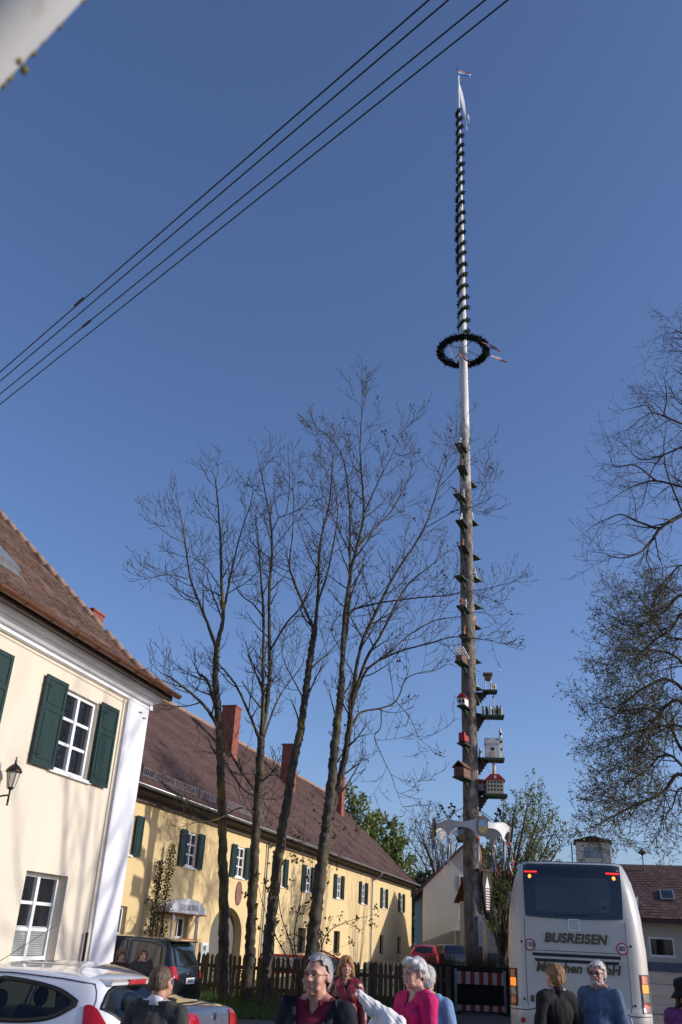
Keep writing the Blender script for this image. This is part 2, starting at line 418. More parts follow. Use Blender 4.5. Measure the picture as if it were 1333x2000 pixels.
def chimney(parent, x0, x1, y0, y1, z0, z1, name='chimney'):
    """brick courses with recessed joints, one shell"""
    c = MB(); ch = 0.085; n = int((z1 - z0) / ch)
    for k in range(n):
        c.box(x0, x1, y0, y1, z0 + k * ch, z0 + k * ch + ch - 0.012)
    c.box(x0 + .012, x1 - .012, y0 + .012, y1 - .012, z0, z1 - .01)
    o = c.build(name, M['brick'], parent)
    MB().box(x0 - .05, x1 + .05, y0 - .05, y1 + .05, z0 + n * ch, z0 + n * ch + .09).build('cap', M['brick'], o)
    fl = MB().box(x0 - .06, x1 + .06, y0 - .16, y0 - .005, z0 + 0.55, z0 + .62)
    return o

# ------------------------------------------------------------------ cream house on the left
loc, rz = set_root(15.9, 17.9, 9.5)
H1 = empty('cream_house', loc, rz)
tag(H1, 'cream plastered house with green shutters and white corner pilaster at the left edge', 'house')
X = lambda s: s - 17.9
up_w = [(14.57, 15.87), (10.68, 11.98)]; lo_w = [(14.45, 15.84), (10.56, 11.95)]
wl = MB()
holes = [(X(a), X(b), 4.44, 5.97) for a, b in up_w] + [(X(a), X(b), 1.26, 2.68) for a, b in lo_w]
wall_holes(wl, -13.5, 0, -0.3, 6.5, holes, 0.30)
wl.add([(0, 0, -.3), (0, 11.4, -.3), (0, 11.4, 6.5), (0, 5.7, 12.0), (0, 0, 6.5)], [(0, 1, 2, 3, 4)])
wl.add([(-13.5, 0, -.3), (-13.5, 11.4, -.3), (-13.5, 11.4, 6.5), (-13.5, 5.7, 12.0), (-13.5, 0, 6.5)], [(4, 3, 2, 1, 0)])
wl.add([(-13.5, 11.4, -.3), (0, 11.4, -.3), (0, 11.4, 6.5), (-13.5, 11.4, 6.5)], [(3, 2, 1, 0)])
wl.build('wall', M['cream'], H1)
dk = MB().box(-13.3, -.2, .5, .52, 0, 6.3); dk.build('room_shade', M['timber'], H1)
for a, b in up_w:
    window(H1, X(a), X(b), 4.44, 5.97, 0.13, 2, 3)
    shutter(H1, X(a) - .76, X(a) - .02, 4.41, 6.02); shutter(H1, X(b) + .02, X(b) + .75, 4.41, 6.02)
for a, b in lo_w: window(H1, X(a), X(b), 1.26, 2.68, 0.24, 2, 3, sill=False, blind=True)
pl = MB().box(-.93, .05, -.07, -.002, -.3, 6.38).box(-.93, .05, -.07 - .03, -.072, -.3, .5).box(.002, .05, -.002, 1.0, -.3, 6.38)
pl.build('pilaster', M['whitewash'], H1)
MB().box(-1.05, -.94, -.03, -.002, -.3, 6.38).build('pilaster_edge', M['cream'], H1)
cor = [(-.002, 6.36), (-.08, 6.36), (-.08, 6.42), (-.14, 6.44), (-.2, 6.5), (-.2, 6.54), (-.28, 6.56), (-.36, 6.62), (-.40, 6.69), (-.40, 6.72), (-.002, 6.72)]
MB().prism(cor, -13.5, .02, axis='x').prism([(-.002, 6.36), (-.10, 6.36), (-.10, 6.5), (-.22, 6.52), (-.42, 6.7), (-.42, 6.73), (-.002, 6.73)], .022, .16, axis='x').build('cornice', M['whitewash'], H1)
MB().tube([(-13.5, -.1, 6.33), (-6, -.1, 6.32), (-1.02, -.11, 6.30), (-.98, -.04, 6.25), (-.96, -.035, 1.9)], .008, 5).build('cable', M['greywall'], H1)
MB().tube([(-.42, -.085, 6.2), (-.42, -.1, 6.2), (-.3, -.1, 6.2)], .01, 5).tube([(-.2, -.085, 6.12), (-.2, -.1, 6.12), (-.1, -.1, 6.12)], .01, 5).build('hook', M['iron'], H1)
prof = [(-.52, 6.74), (.55, 7.46), (1.6, 8.38), (5.7, 12.15)]
rf = MB(); pr2 = [(y, z - .02) for y, z in prof] + [(5.7, 11.9), (1.6, 8.15), (.55, 7.25), (-.45, 6.72)]
rf.prism(pr2, -13.6, .30, axis='x'); rf.prism([(5.7, 12.13), (11.9, 6.7), (11.9, 6.5), (5.7, 11.9)], -13.6, .30, axis='x')
roof = rf.build('roof', M['deck'], H1)
tg = tile_field(prof, -11.5, .30, 0.155, 0.175, 3); tag(tg.build('tile_rows', M['tileA'], roof, fix=False), kind='stuff')
# mortared verge tiles, one after another up the gable edge
vp = catmull([np.array(p) for p in prof], 12); d = 0; last = None
acc = 0; vt = []
for a, b in zip(vp[:-1], vp[1:]):
    l = np.linalg.norm(b - a); acc += l
    if acc >= 0.36: vt.append((b, (b - a) / l)); acc = 0
vme = None
for p, t in vt:
    if vme is None:
        q = MB(); q.lathe([(.075, -.21), (.085, -.2), (.092, .0), (.10, .19), (.085, .2)], 10); vme = q.mesh('verge_tile', M['verge'], True)
    o = link('verge_tile', vme, roof); o.location = (.27, p[0] - .02, p[1] + .02); o.rotation_euler = (math.atan2(t[1], t[0]) - math.pi / 2, 0, 0)
gt = MB(); n = 9
pts = []
for k in range(n + 1):
    a = math.pi + math.pi * k / n; pts.append((-.62 + .085 * math.cos(a), 6.745 + .085 * math.sin(a)))
pts += [(-.62 + .078 * math.cos(math.pi * 2 - math.pi * k / n), 6.747 + .076 * math.sin(math.pi * 2 - math.pi * k / n)) for k in range(n + 1)]
gt.prism(pts, -13.6, .34, axis='x')
gut = gt.build('gutter', M['copper'], H1, True)
for k in range(16):
    x = -.2 - k * .82; b = MB()
    b.tube([(x, -.62 + .092 * math.cos(math.pi + math.pi * i / 8), 6.745 + .092 * math.sin(math.pi + math.pi * i / 8)) for i in range(9)], .009, 4)
    b.build('gutter_bracket', M['copper'], gut)
MB().box(-13.5, .28, -.5, -.41, 6.60, 6.70).build('soffit', M['soffit'], H1)
# roof window
sk = MB(); 
def slope(d):   # point on the upper slope, d metres from its start, and the normal
    t = Vector((0, 4.1, 3.77)).normalized(); return Vector((0, .55, 7.46)) + Vector((0, 1.05, .92)).normalized() * min(d, 1.39) + t * max(0, d - 1.39), t
p0, t0 = slope(1.5); nrm = Vector((0, -t0.z, t0.y))
Mx = Matrix(((1, 0, 0, -3.85), (0, t0.y, nrm.y, p0.y), (0, t0.z, nrm.z, p0.z), (0, 0, 0, 1)))
sk.box(-.5, .5, -.05, 1.25, .01, .12, Mx); so = sk.build('roof_window', M['zinc'], roof)
Mo = Mx @ Matrix.Translation((0, 1.2, .13)) @ Matrix.Rotation(R(22), 4, 'X')
MB().box(-.46, .46, -1.2, 0, 0, .05, Mo).build('sash', M['iron'], so); MB().box(-.38, .38, -1.12, -.08, .051, .056, Mo).build('pane', M['glass'], so)
MB().box(-.5, .5, -.28, -.06, .02, .035, Mx).build('flashing', M['zinc'], so)
MB().tube([(-.62, -.03, -.1), (-.62, -.03, 1.75)], .03, 8).build('ground_pipe', M['iron'], H1).location = (-.55, -.05, 0)

# wall lantern
def lantern():
    lx, lz = X(13.12), 3.70
    r = empty('wall_lantern', (0, 0, 0), 0, None); Mh = Matrix.Translation(loc) @ Matrix.Rotation(rz, 4, 'Z'); r.matrix_world = Mh @ Matrix.Translation((lx, 0, lz)) @ Matrix.Scale(.78, 4)
    y = -.34
    MB().lathe([(.0, 0), (.07, .0), (.075, .02), (.05, .04), (.03, .06)], 12, Matrix.Rotation(R(90), 4, 'X')).box(-.05, .05, -.03, -.001, -.2, .12).build('wall_plate', M['iron'], r)
    MB().tube(catmull([(0, -.02, -.02), (0, -.12, .03), (0, -.24, .05), (0, y, .06)], 6), .02, 8).tube([(0, y, -.1), (0, y, .18)], .022, 8).sphere((0, y, -.13), .028).build('bracket_arm', M['iron'], r, True)
    MB().lathe([(.02, .16), (.07, .19), (.075, .215), (.02, .225)], 6, Matrix.Translation((0, y, 0))).build('base', M['iron'], r)
    gl = MB(); gl.lathe([(.075, .225), (.135, .53)], 6, Matrix.Translation((0, y, 0))); 
    gm = mat('lantern_glass', (0.55, 0.52, 0.45), 0.25, 0.1, 8); gl.build('glass', gm, r)
    fr = MB()
    for k in range(6):
        a = k * math.pi / 3; fr.tube([(.078 * math.cos(a), y + .078 * math.sin(a), .22), (.139 * math.cos(a), y + .139 * math.sin(a), .535)], .008, 5)
    fr.build('cage', M['iron'], r)
    MB().lathe([(.175, .53), (.18, .545), (.15, .6), (.10, .66), (.04, .70), (.02, .74), (.03, .77), (.012, .80), (.02, .83), (.002, .87)], 12, Matrix.Translation((0, y, 0))).build('hood', M['iron'], r, True)
    tag(r, 'black iron carriage lantern on a bracket on the cream wall', 'lantern')
lantern()

# ------------------------------------------------------------------ long yellow house
loc2, rz2 = set_root(17, 20, 14.5)
H2 = empty('yellow_house', loc2, rz2)
tag(H2, 'long yellow house with green shutters and steep red brown roof behind bare trees', 'house')
Y = lambda s: s - 20
wc = [25.98, 30.88, 35.68, 40.65, 44.9, 50.55, 56.05, 61.65, 67.2]
low = [(50.1, 51.3), (60.8, 61.9), (66.2, 67.3), (43.9, 45.1), (38.9, 40.0)]
holes = [(Y(c) - .5, Y(c) + .5, 3.98, 5.15) for c in wc] + [(Y(a), Y(b), 1.25, 2.35) for a, b in low]
holes += [(Y(30.42), Y(31.4), -.25, 2.42), (Y(33.4), Y(36.6), -.25, 2.85), (Y(26.0), Y(26.8), .3, 2.5)]
wl = MB(); wall_holes(wl, 0, 51, -.3, 5.95, holes, .32)
for x, flip in ((0, 1), (51, 0)):
    f = [(x, 0, -.3), (x, 15, -.3), (x, 15, 5.9), (x, 7.5, 12.7), (x, 0, 5.9)]; wl.add(f, [(0, 1, 2, 3, 4) if not flip else (4, 3, 2, 1, 0)])
wl.add([(0, 15, -.3), (51, 15, -.3), (51, 15, 5.9), (0, 15, 5.9)], [(3, 2, 1, 0)])
# arch spandrels of the gateway
ax0, ax1, az = Y(33.4), Y(36.6), 2.85
for sgn in (0, 1):
    P = [(ax0, az)] if not sgn else [(ax1, az)]
    for k in range(9):
        a = (math.pi / 2) * k / 8; r_ = 1.6
        P.append(((ax0 + ax1) / 2 + (-1 if not sgn else 1) * r_ * math.sin(a), az - 1.0 + 1.0 * math.cos(a)))
    wl.prism(P, 0.0, .32)
wl.build('wall', M['yellow'], H2)
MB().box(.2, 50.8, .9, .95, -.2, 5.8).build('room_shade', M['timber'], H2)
MB().box(ax0, ax1, .33, .38, -.25, 2.85).build('gate', mat('old_gate_wood', (0.12, 0.11, 0.095), .8, .2, 4, stretch=(6, 1, .3)), H2)
for i, c in enumerate(wc):
    window(H2, Y(c) - .5, Y(c) + .5, 3.98, 5.15, .10, 2, 3, each=False, fw=.075)
    shutter(H2, Y(c) - 1.02, Y(c) - .51, 3.96, 5.18); shutter(H2, Y(c) + .51, Y(c) + 1.02, 3.96, 5.18)
for a, b in low: window(H2, Y(a), Y(b), 1.25, 2.35, .2, 1, 1, each=False, sill=False, fw=.04).data.materials[0] = M['timber']
window(H2, Y(26.0), Y(26.8), .3, 2.5, .2, 1, 3, each=False, sill=False)
# pharmacy door
d = MB(); dx0, dx1 = Y(30.42), Y(31.4)
d.box(dx0, dx0 + .12, .16, .24, -.2, 2.42).box(dx1 - .12, dx1, .16, .24, -.2, 2.42).box(dx0 + .12, dx1 - .12, .16, .24, 2.28, 2.42).box(dx0 + .12, dx1 - .12, .16, .24, 1.62, 1.74)
d.box(dx0 + .46, dx0 + .52, .17, .23, 1.74, 2.28).box(dx0 + .46, dx0 + .52, .17, .23, .9, 1.62).box(dx0 + .12, dx1 - .12, .16, .24, -.2, .9)
do = d.build('door', M['paint'], H2)
for x0, x1, z0, z1 in ((dx0 + .12, dx0 + .46, 1.74, 2.28), (dx0 + .52, dx1 - .12, 1.74, 2.28), (dx0 + .12, dx0 + .46, .9, 1.62), (dx0 + .52, dx1 - .12, .9, 1.62)):
    MB().box(x0, x1, .195, .205, z0, z1).build('pane', M['glass'], do)
MB().box(dx0 + .6, dx0 + .78, .18, .19, 1.0, 1.3).build('notice', M['paint'], do)
MB().sphere((dx0 + .16, .13, 1.05), .03).build('handle', M['chrome'], do)
# segmental canopy with lettering on white posts
cn = MB(); cx0, cx1, cy = Y(28.75), Y(31.75), -.5
cxm, hw = (cx0 + cx1) / 2, (cx1 - cx0) / 2
arc = [(cxm + hw * math.cos(math.pi - math.pi * k / 20), 2.45 + .46 * math.sin(math.pi * k / 20)) for k in range(21)]
cn.prism(arc, cy, cy + .05)
rim = arc + [(cxm + (hw - .04) * math.cos(math.pi * k / 20), 2.45 + .42 * math.sin(math.pi * k / 20)) for k in range(21)]
cn.prism(rim, cy + .05, -.02)
ca = cn.build('canopy', M['paint'], H2)
MB().box(cx0 - .02, cx1 + .02, cy - .004, -.02, 2.41, 2.448).build('canopy_edge', M['brick'], ca)
tm = text_mesh('SCHLOSSAPOTHEKE', .27, mat('grey_lettering', (.25, .25, .24), .6), .004, -.004, 0, .86)
o = link('lettering', tm, ca, (cxm, cy - .006, 2.62), (R(90), 0, 0)); o.scale = (.66, 1.0, 1)
for px_ in (Y(29.3), Y(31.25)):
    p = MB(); p.lathe([(.045, -.3), (.045, .9), (.075, .93), (.075, 1.0), (.045, 1.03), (.04, 2.2), (.07, 2.25), (.07, 2.33), (.04, 2.36), (.04, 2.62), (.065, 2.66), (.05, 2.74), (.02, 2.8), (.03, 2.84), (.005, 2.9)], 12, Matrix.Translation((px_, cy + .12, 0)))
    p.build('canopy_post', M['paint'], H2, True)
for px_ in (Y(28.9), Y(32.1)):
    MB().tube([(px_, -.05, 0), (px_, -.05, 2.5)], .018, 6).sphere((px_, -.05, .95), .04).build('trellis_rod', M['iron'], H2)
nb = MB().box(Y(32.54), Y(33.2), -.1, -.03, .82, 1.56); no = nb.build('notice_board', M['paint'], H2)
MB().box(Y(32.6), Y(33.14), -.104, -.1005, .88, 1.5).build('poster', mat('poster_paper', (.6, .68, .72), .5, .3, 9, col2=(.75, .76, .74)), no)
MB().box(Y(32.65), Y(32.95), -.107, -.1042, 1.32, 1.46).build('poster_picture', mat('poster_print', (.08, .09, .08), .6, .5, 18, col2=(.3, .3, .26)), no)
md = MB().lathe([(.0, 0), (.30, 0), (.34, .03), (.30, .05), (.0, .05)], 20, Matrix.Translation((Y(35.85), -.002, 3.4)) @ Matrix.Scale(1.35, 4, (0, 0, 1)) @ Matrix.Rotation(R(90), 4, 'X'))
md.build('medallion', mat('faded_relief', (.22, .11, .085), .8, .4, 8), H2)
# roof
pf = [(-.62, 5.98), (.6, 6.85), (1.6, 7.72), (7.5, 12.95)]
rf = MB(); rf.prism([(y, z - .02) for y, z in pf] + [(7.5, 12.7), (1.6, 7.5), (.6, 6.65), (-.55, 5.9)], -.3, 51.5, axis='x')
rf.prism([(7.5, 12.93), (15.6, 5.8), (15.6, 5.6), (7.5, 12.7)], -.3, 51.5, axis='x')
roof2 = rf.build('roof', M['deck'], H2)
tag(tile_field(pf, 1.5, 51.5, .165, .19, 8).build('tile_rows', M['tileB'], roof2, fix=False), kind='stuff')
rd = MB()
for k in range(150): rd.tube([(1.5 + k * .333, 7.5, 12.96), (1.5 + k * .333 + .35, 7.5, 12.975)], [.10, .12], 8)
tag(rd.build('ridge_tiles', M['verge'], roof2), kind='stuff')
vg = MB(); vg.prism([(y, z + .06) for y, z in pf] + [(y, z - .14) for y, z in reversed(pf)], 51.45, 51.56, axis='x'); vg.build('verge', M['verge'], roof2)
MB().prism([(-.1, 5.6), (-.1, 5.75), (-.25, 5.8), (-.5, 5.83), (-.5, 5.93), (-.02, 5.93), (-.02, 5.6)], -.2, 51.2, axis='x').build('eave_cornice', M['soffit'], H2)
gt = MB(); pts = [(-.70 + .08 * math.cos(math.pi + math.pi * k / 8), 5.98 + .08 * math.sin(math.pi + math.pi * k / 8)) for k in range(9)]
pts += [(-.70 + .07 * math.cos(2 * math.pi - math.pi * k / 8), 5.985 + .07 * math.sin(2 * math.pi - math.pi * k / 8)) for k in range(9)]
gt.prism(pts, -.3, 51.4, axis='x'); gt.build('gutter', M['zinc'], H2, True)
for s in (38.75, 58.1):
    MB().tube(catmull([(Y(s), -.68, 5.92), (Y(s), -.6, 5.7), (Y(s), -.15, 5.45), (Y(s), -.1, 5.2), (Y(s), -.1, 0)], 5), .055, 8).build('downpipe', M['zinc'], H2, True)
for s, l in ((23.6, 2.6), (26.4, 1.3), (27.9, 2.9), (31.0, 2.0), (33.6, 2.6), (36.3, 1.6)):
    sg = MB(); y, z = -.10, 6.38; x0 = Y(s)
    for zz in (.06, .3): sg.tube([(x0, y, z + zz), (x0 + l, y, z + zz)], .009, 5)
    for k in range(int(l / .13) + 1): sg.tube([(x0 + k * .13, y, z + .06), (x0 + k * .13, y, z + .3)], .005, 4)
    for k in range(int(l / .85) + 1): sg.bar((x0 + k * .85, y, z + .3), (x0 + k * .85, y + .35, z + .22), .02); sg.bar((x0 + k * .85, y, z - .02), (x0 + k * .85, y, z + .32), .02)
    sg.build('snow_guard', M['zinc'], roof2)
for s in (29.0, 44.4, 54.6, 66.5): chimney(roof2, Y(s), Y(s) + .85, 4.6, 5.4, 9.7, 13.3 if s > 30 else 13.4)
# ------------------------------------------------------------------ trees
def tip_dir(pts):
    d = pts[-1] - pts[-2]; return d / (np.linalg.norm(d) + 1e-9)
class Tree:
    def __init__(s, name, loc, seed, bark, twig):
        s.root = empty(name, loc); s.o = np.array(loc, float); s.rng = random.Random(seed); s.trunk = MB(); s.crown = MB(); s.bud = MB()
        s.bark, s.twig = bark, twig; s.tips = []
    def rv(s):
        r = s.rng
        while True:
            v = np.array([r.uniform(-1, 1), r.uniform(-1, 1), r.uniform(-1, 1)]); n = np.linalg.norm(v)
            if 0.1 < n < 1: return v / n
    def limb(s, pts, r0, r1, spec, steps=6, sides=8):
        """hand-laid limb through world points, then its own branches"""
        P = catmull([np.array(p) - s.o for p in pts], steps); n = len(P); wob = min(.022, r0 * .12)
        P = [p + s.rv() * wob * (0.3 if i in (0, n - 1) else 1) for i, p in enumerate(P)]
        rad = [r0 + (r1 - r0) * (i / (n - 1)) ** 0.85 for i in range(n)]
        rad = [r * s.rng.uniform(.95, 1.06) for r in rad]
        s.trunk.tube(P, rad, sides, rough=.11 if r0 > .05 else .04)
        s.sprout(P, rad, spec, 0)
        return P
    def sprout(s, P, rad, spec, lev):
        if lev >= len(spec['n']): return
        r = s.rng; L = sum(np.linalg.norm(b - a) for a, b in zip(P[:-1], P[1:]))
        n = spec['n'][lev]; cnt = max(1, int(round(n * L))) if lev == 0 else max(1, int(round(n * L + r.random() - .3)))
        t0 = spec['t0'] if lev == 0 else 0.15
        for k in range(cnt):
            t = t0 + (1 - t0) * (k + r.random()) / cnt
            f = t * (len(P) - 1); i = min(int(f), len(P) - 2); p = P[i] + (P[i + 1] - P[i]) * (f - i)
            d = P[i + 1] - P[i]; d = d / (np.linalg.norm(d) + 1e-9)
            sd = s.rv(); sd = sd - d * (sd @ d); sd /= np.linalg.norm(sd) + 1e-9
            ang = R(r.uniform(*spec['ang'])); dr = d * math.cos(ang) + sd * math.sin(ang)
            ln = spec['len'][lev] * r.uniform(.55, 1.25) * (1.15 - .5 * t)
            s.branch(p, dr, ln, rad[i] * (.55 if lev == 0 else .6), spec, lev + 1)
        # leader goes on as a fine branch
        if lev == 0 and spec.get('lead', True):
            s.branch(P[-1], tip_dir(P), spec['len'][0] * .4, rad[-1] * .9, spec, 1)
    def branch(s, p, d, ln, r0, spec, lev):
        r = s.rng; n = 6 if lev == 1 else 5 if lev == 2 else 4
        rmax = spec['rmax'][lev - 1]; r0 = max(spec['rmin'], min(r0, rmax)); P = [p]; up = spec['up'][min(lev - 1, len(spec['up']) - 1)]
        for i in range(n):
            d = d + s.rv() * spec['wig'] + np.array([0, 0, up]) * (0.5 + i / n); d /= np.linalg.norm(d)
            p = p + d * (ln / n); P.append(p)
        rad = [max(spec['rmin'] * .7, r0 * (1 - .75 * i / n)) for i in range(n + 1)]
        (s.crown if lev > 1 or not spec.get('thick') else s.trunk).tube(P, rad, 5 if r0 > .02 else 3, cap=False)
        if lev >= len(spec['n']) or ln < .25: s.tips.append((P[-1], d)); s.tips.append((P[-2], d))
        else: s.tips.append((P[-1], d))
        s.sprout(P, rad, spec, lev)
    def buds(s, prob, size, many=1, spread=.05):
        r = s.rng
        for p, d in s.tips:
            if r.random() > prob: continue
            for k in range(r.randint(1, many)):
                q = p + s.rv() * spread * (1 if many > 1 else 0); z = size * r.uniform(.6, 1.4); a, b = s.rv() * z * .45, s.rv() * z * .45
                s.bud.add([q - d * z * .3, q + a, q + b, q - a, q - b, q + d * z], [(0, 1, 2), (0, 2, 3), (0, 3, 4), (0, 4, 1), (5, 2, 1), (5, 3, 2), (5, 4, 3), (5, 1, 4)])
    def leaves(s, mtl, per, size, spread, prob=1.0, name='leaves'):
        r = s.rng; mb = MB()
        for p, d in s.tips:
            if r.random() > prob: continue
            for k in range(per):
                q = p + s.rv() * spread * r.random(); a = s.rv(); b = np.cross(a, s.rv()); b /= np.linalg.norm(b) + 1e-9; z = size * r.uniform(.6, 1.3)
                mb.add([q, q + a * z * .5 + b * z * .35, q + a * z, q + a * z * .5 - b * z * .35], [(0, 1, 2, 3)])
        tag(mb.build(name, mtl, s.root, fix=False), kind='stuff')
    def done(s, label, cat='tree', group=None, budmat=None):
        s.trunk.build('trunk', s.bark, s.root, True, fix=False)
        tag(s.crown.build('crown', s.twig, s.root, True, fix=False), kind='stuff')
        if s.bud.v: tag(s.bud.build('buds', budmat or M['bud'], s.root, fix=False), kind='stuff')
        tag(s.root, label, cat, group); return s.root

def pxl(lst, Y0, jit=0.0, rng=None):
    """pixel path -> world points; a third value is the depth offset"""
    return [at(p[0], p[1], Y0 + (p[2] if len(p) > 2 else 0)) for p in lst]

ASH = dict(n=[2.3, 3.3, 3.2], t0=.12, ang=(28, 62), len=[1.5, .75, .4], rmax=[.034, .016, .0105], rmin=.0085, up=[.13, .16, .2], wig=.13)
def ash(name, label, Y0, base, limbs, seed, seeds=0.0, fat=.66, spec=ASH):
    b = at(base[0], base[1], Y0); z = gz(b.x, Y0)
    t = Tree(name, (b.x, Y0, z), seed, M['bark'], M['twig'])
    for i, (path, ra, rb) in enumerate(limbs):
        pts = pxl(path, Y0)
        if path[0] == 'g': pass
        if i == 0: pts[0].z = z - .1
        elif len(pts) > 3: pts[-1] = pts[-2].lerp(pts[-1], .45)
        sp = dict(spec)
        if i == 0: sp['t0'] = .55; sp['lead'] = False; sp['n'] = [.35] + sp['n'][1:]
        t.limb(pts, ra * fat, rb * fat, sp, steps=16 if i == 0 else 8, sides=14 if ra > .08 else 7)
    t.buds(.35, .035)
    if seeds: t.buds(seeds, .06, 5, .08)
    return t.done(label, 'tree', 'bare ash trees along the fence')
GA = 26.3
ash('ash_tree', 'leftmost bare ash tree by the fence, trunk forking low with a cut stub', GA, (438, 1952), [
    ([(438, 1952), (437, 1860), (437, 1740), (434, 1600), (430, 1480), (428, 1420), (421, 1320), (425, 1256)], .235, .135),
    ([(425, 1256), (436, 1206, .2), (433, 1140, .3), (432, 1080, .2), (428, 1005, .1), (423, 954), (416, 905, -.2)], .11, .022),
    ([(423, 1266), (405, 1215, -.4), (392, 1182, -.6), (373, 1131, -.8), (363, 1065, -.9), (356, 1020, -1), (342, 962, -1.2)], .085, .018),
    ([(436, 1200, .2), (446, 1150, .8), (454, 1110, 1), (470, 1044, 1.3), (490, 985, 1.5), (500, 920, 1.6)], .075, .016),
    ([(430, 1425), (405, 1385, -.3), (375, 1355, -.7), (335, 1325, -1.1), (300, 1305, -1.3)], .10, .02),
    ([(430, 1420), (410, 1340, .5), (396, 1320, .6), (385, 1318, .7)], .08, .055),
    ([(366, 1131, -.8), (340, 1123, -1.1), (315, 1124, -1.3), (285, 1112, -1.6)], .03, .012),
    ([(432, 1150, .3), (400, 1105, 1.0), (372, 1088, 1.3), (345, 1086, 1.5)], .03, .012),
    ([(434, 1480), (470, 1535, -.5), (487, 1550, -.8)], .05, .03),
    ([(360, 1060, -.9), (330, 1045, -1.4), (300, 1020, -1.8)], .028, .01),
], 11)
ash('ash_tree', 'second ash tree from the left, straight trunk dividing into two upright stems', GA + .5, (490, 1952), [
    ([(478, 1958), (487, 1870), (494, 1740), (500, 1620), (506, 1520), (511, 1440)], .24, .17),
    ([(511, 1440), (514, 1380), (514, 1317), (515, 1200), (510, 1125, -.3), (505, 1060, -.5), (498, 990, -.6)], .11, .02),
    ([(512, 1438), (522, 1370, .3), (527, 1310, .4), (526, 1164, .5), (531, 1100, .5), (531, 1044, .4), (524, 990, .3), (512, 930, .2), (500, 880)], .12, .018),
    ([(531, 1040, .4), (545, 1012, .7), (560, 1000, .9), (566, 945, 1), (563, 895, 1.1)], .045, .014),
    ([(528, 1270, .4), (560, 1218, -.4), (590, 1182, -.8), (615, 1125, -1.1), (632, 1060, -1.3)], .055, .016),
    ([(508, 1445), (490, 1400, -.4), (465, 1345, -.9), (440, 1310, -1.2), (425, 1300, -1.3)], .08, .03),
    ([(500, 1545), (478, 1515, -.4), (452, 1475, -.8), (438, 1450, -1.0)], .06, .05),
    ([(515, 1205), (495, 1180, .7), (470, 1160, 1.2), (450, 1120, 1.5), (440, 1070, 1.7)], .05, .014),
    ([(516, 1440), (535, 1385, .9), (556, 1345, 1.4), (590, 1300, 1.8), (600, 1250, 2)], .06, .018),
    ([(503, 1590), (470, 1578, -.6), (425, 1600, -1.2), (385, 1606, -1.6), (345, 1618, -1.9)], .04, .012),
    ([(499, 1640), (520, 1600, .4), (535, 1545, .8), (540, 1500, 1)], .03, .012),
], 23)
ash('ash_tree', 'third ash tree from the left, trunk leaning right before it forks', GA - .4, (516, 1955), [
    ([(512, 1958), (522, 1870), (536, 1740), (552, 1620), (572, 1500), (588, 1420), (600, 1330), (612, 1250), (616, 1226)], .25, .13),
    ([(616, 1226), (622, 1155), (624, 1080, .3), (632, 1030, .5), (644, 980, .6), (650, 910, .7), (655, 850, .7)], .09, .018),
    ([(614, 1230), (592, 1180, .5), (575, 1135, .8), (566, 1104, 1), (572, 1040, 1.2), (574, 980, 1.3), (570, 920, 1.3)], .075, .016),
    ([(620, 1180), (640, 1120, -.5), (652, 1060, -.8), (660, 1000, -1), (652, 940, -1.1), (640, 880, -1.2)], .06, .014),
    ([(604, 1310), (625, 1290, .6), (648, 1270, 1), (675, 1235, 1.4)], .05, .018),
    ([(596, 1370), (575, 1330, -.8), (555, 1290, -1.3), (545, 1230, -1.6)], .04, .014),
], 37)
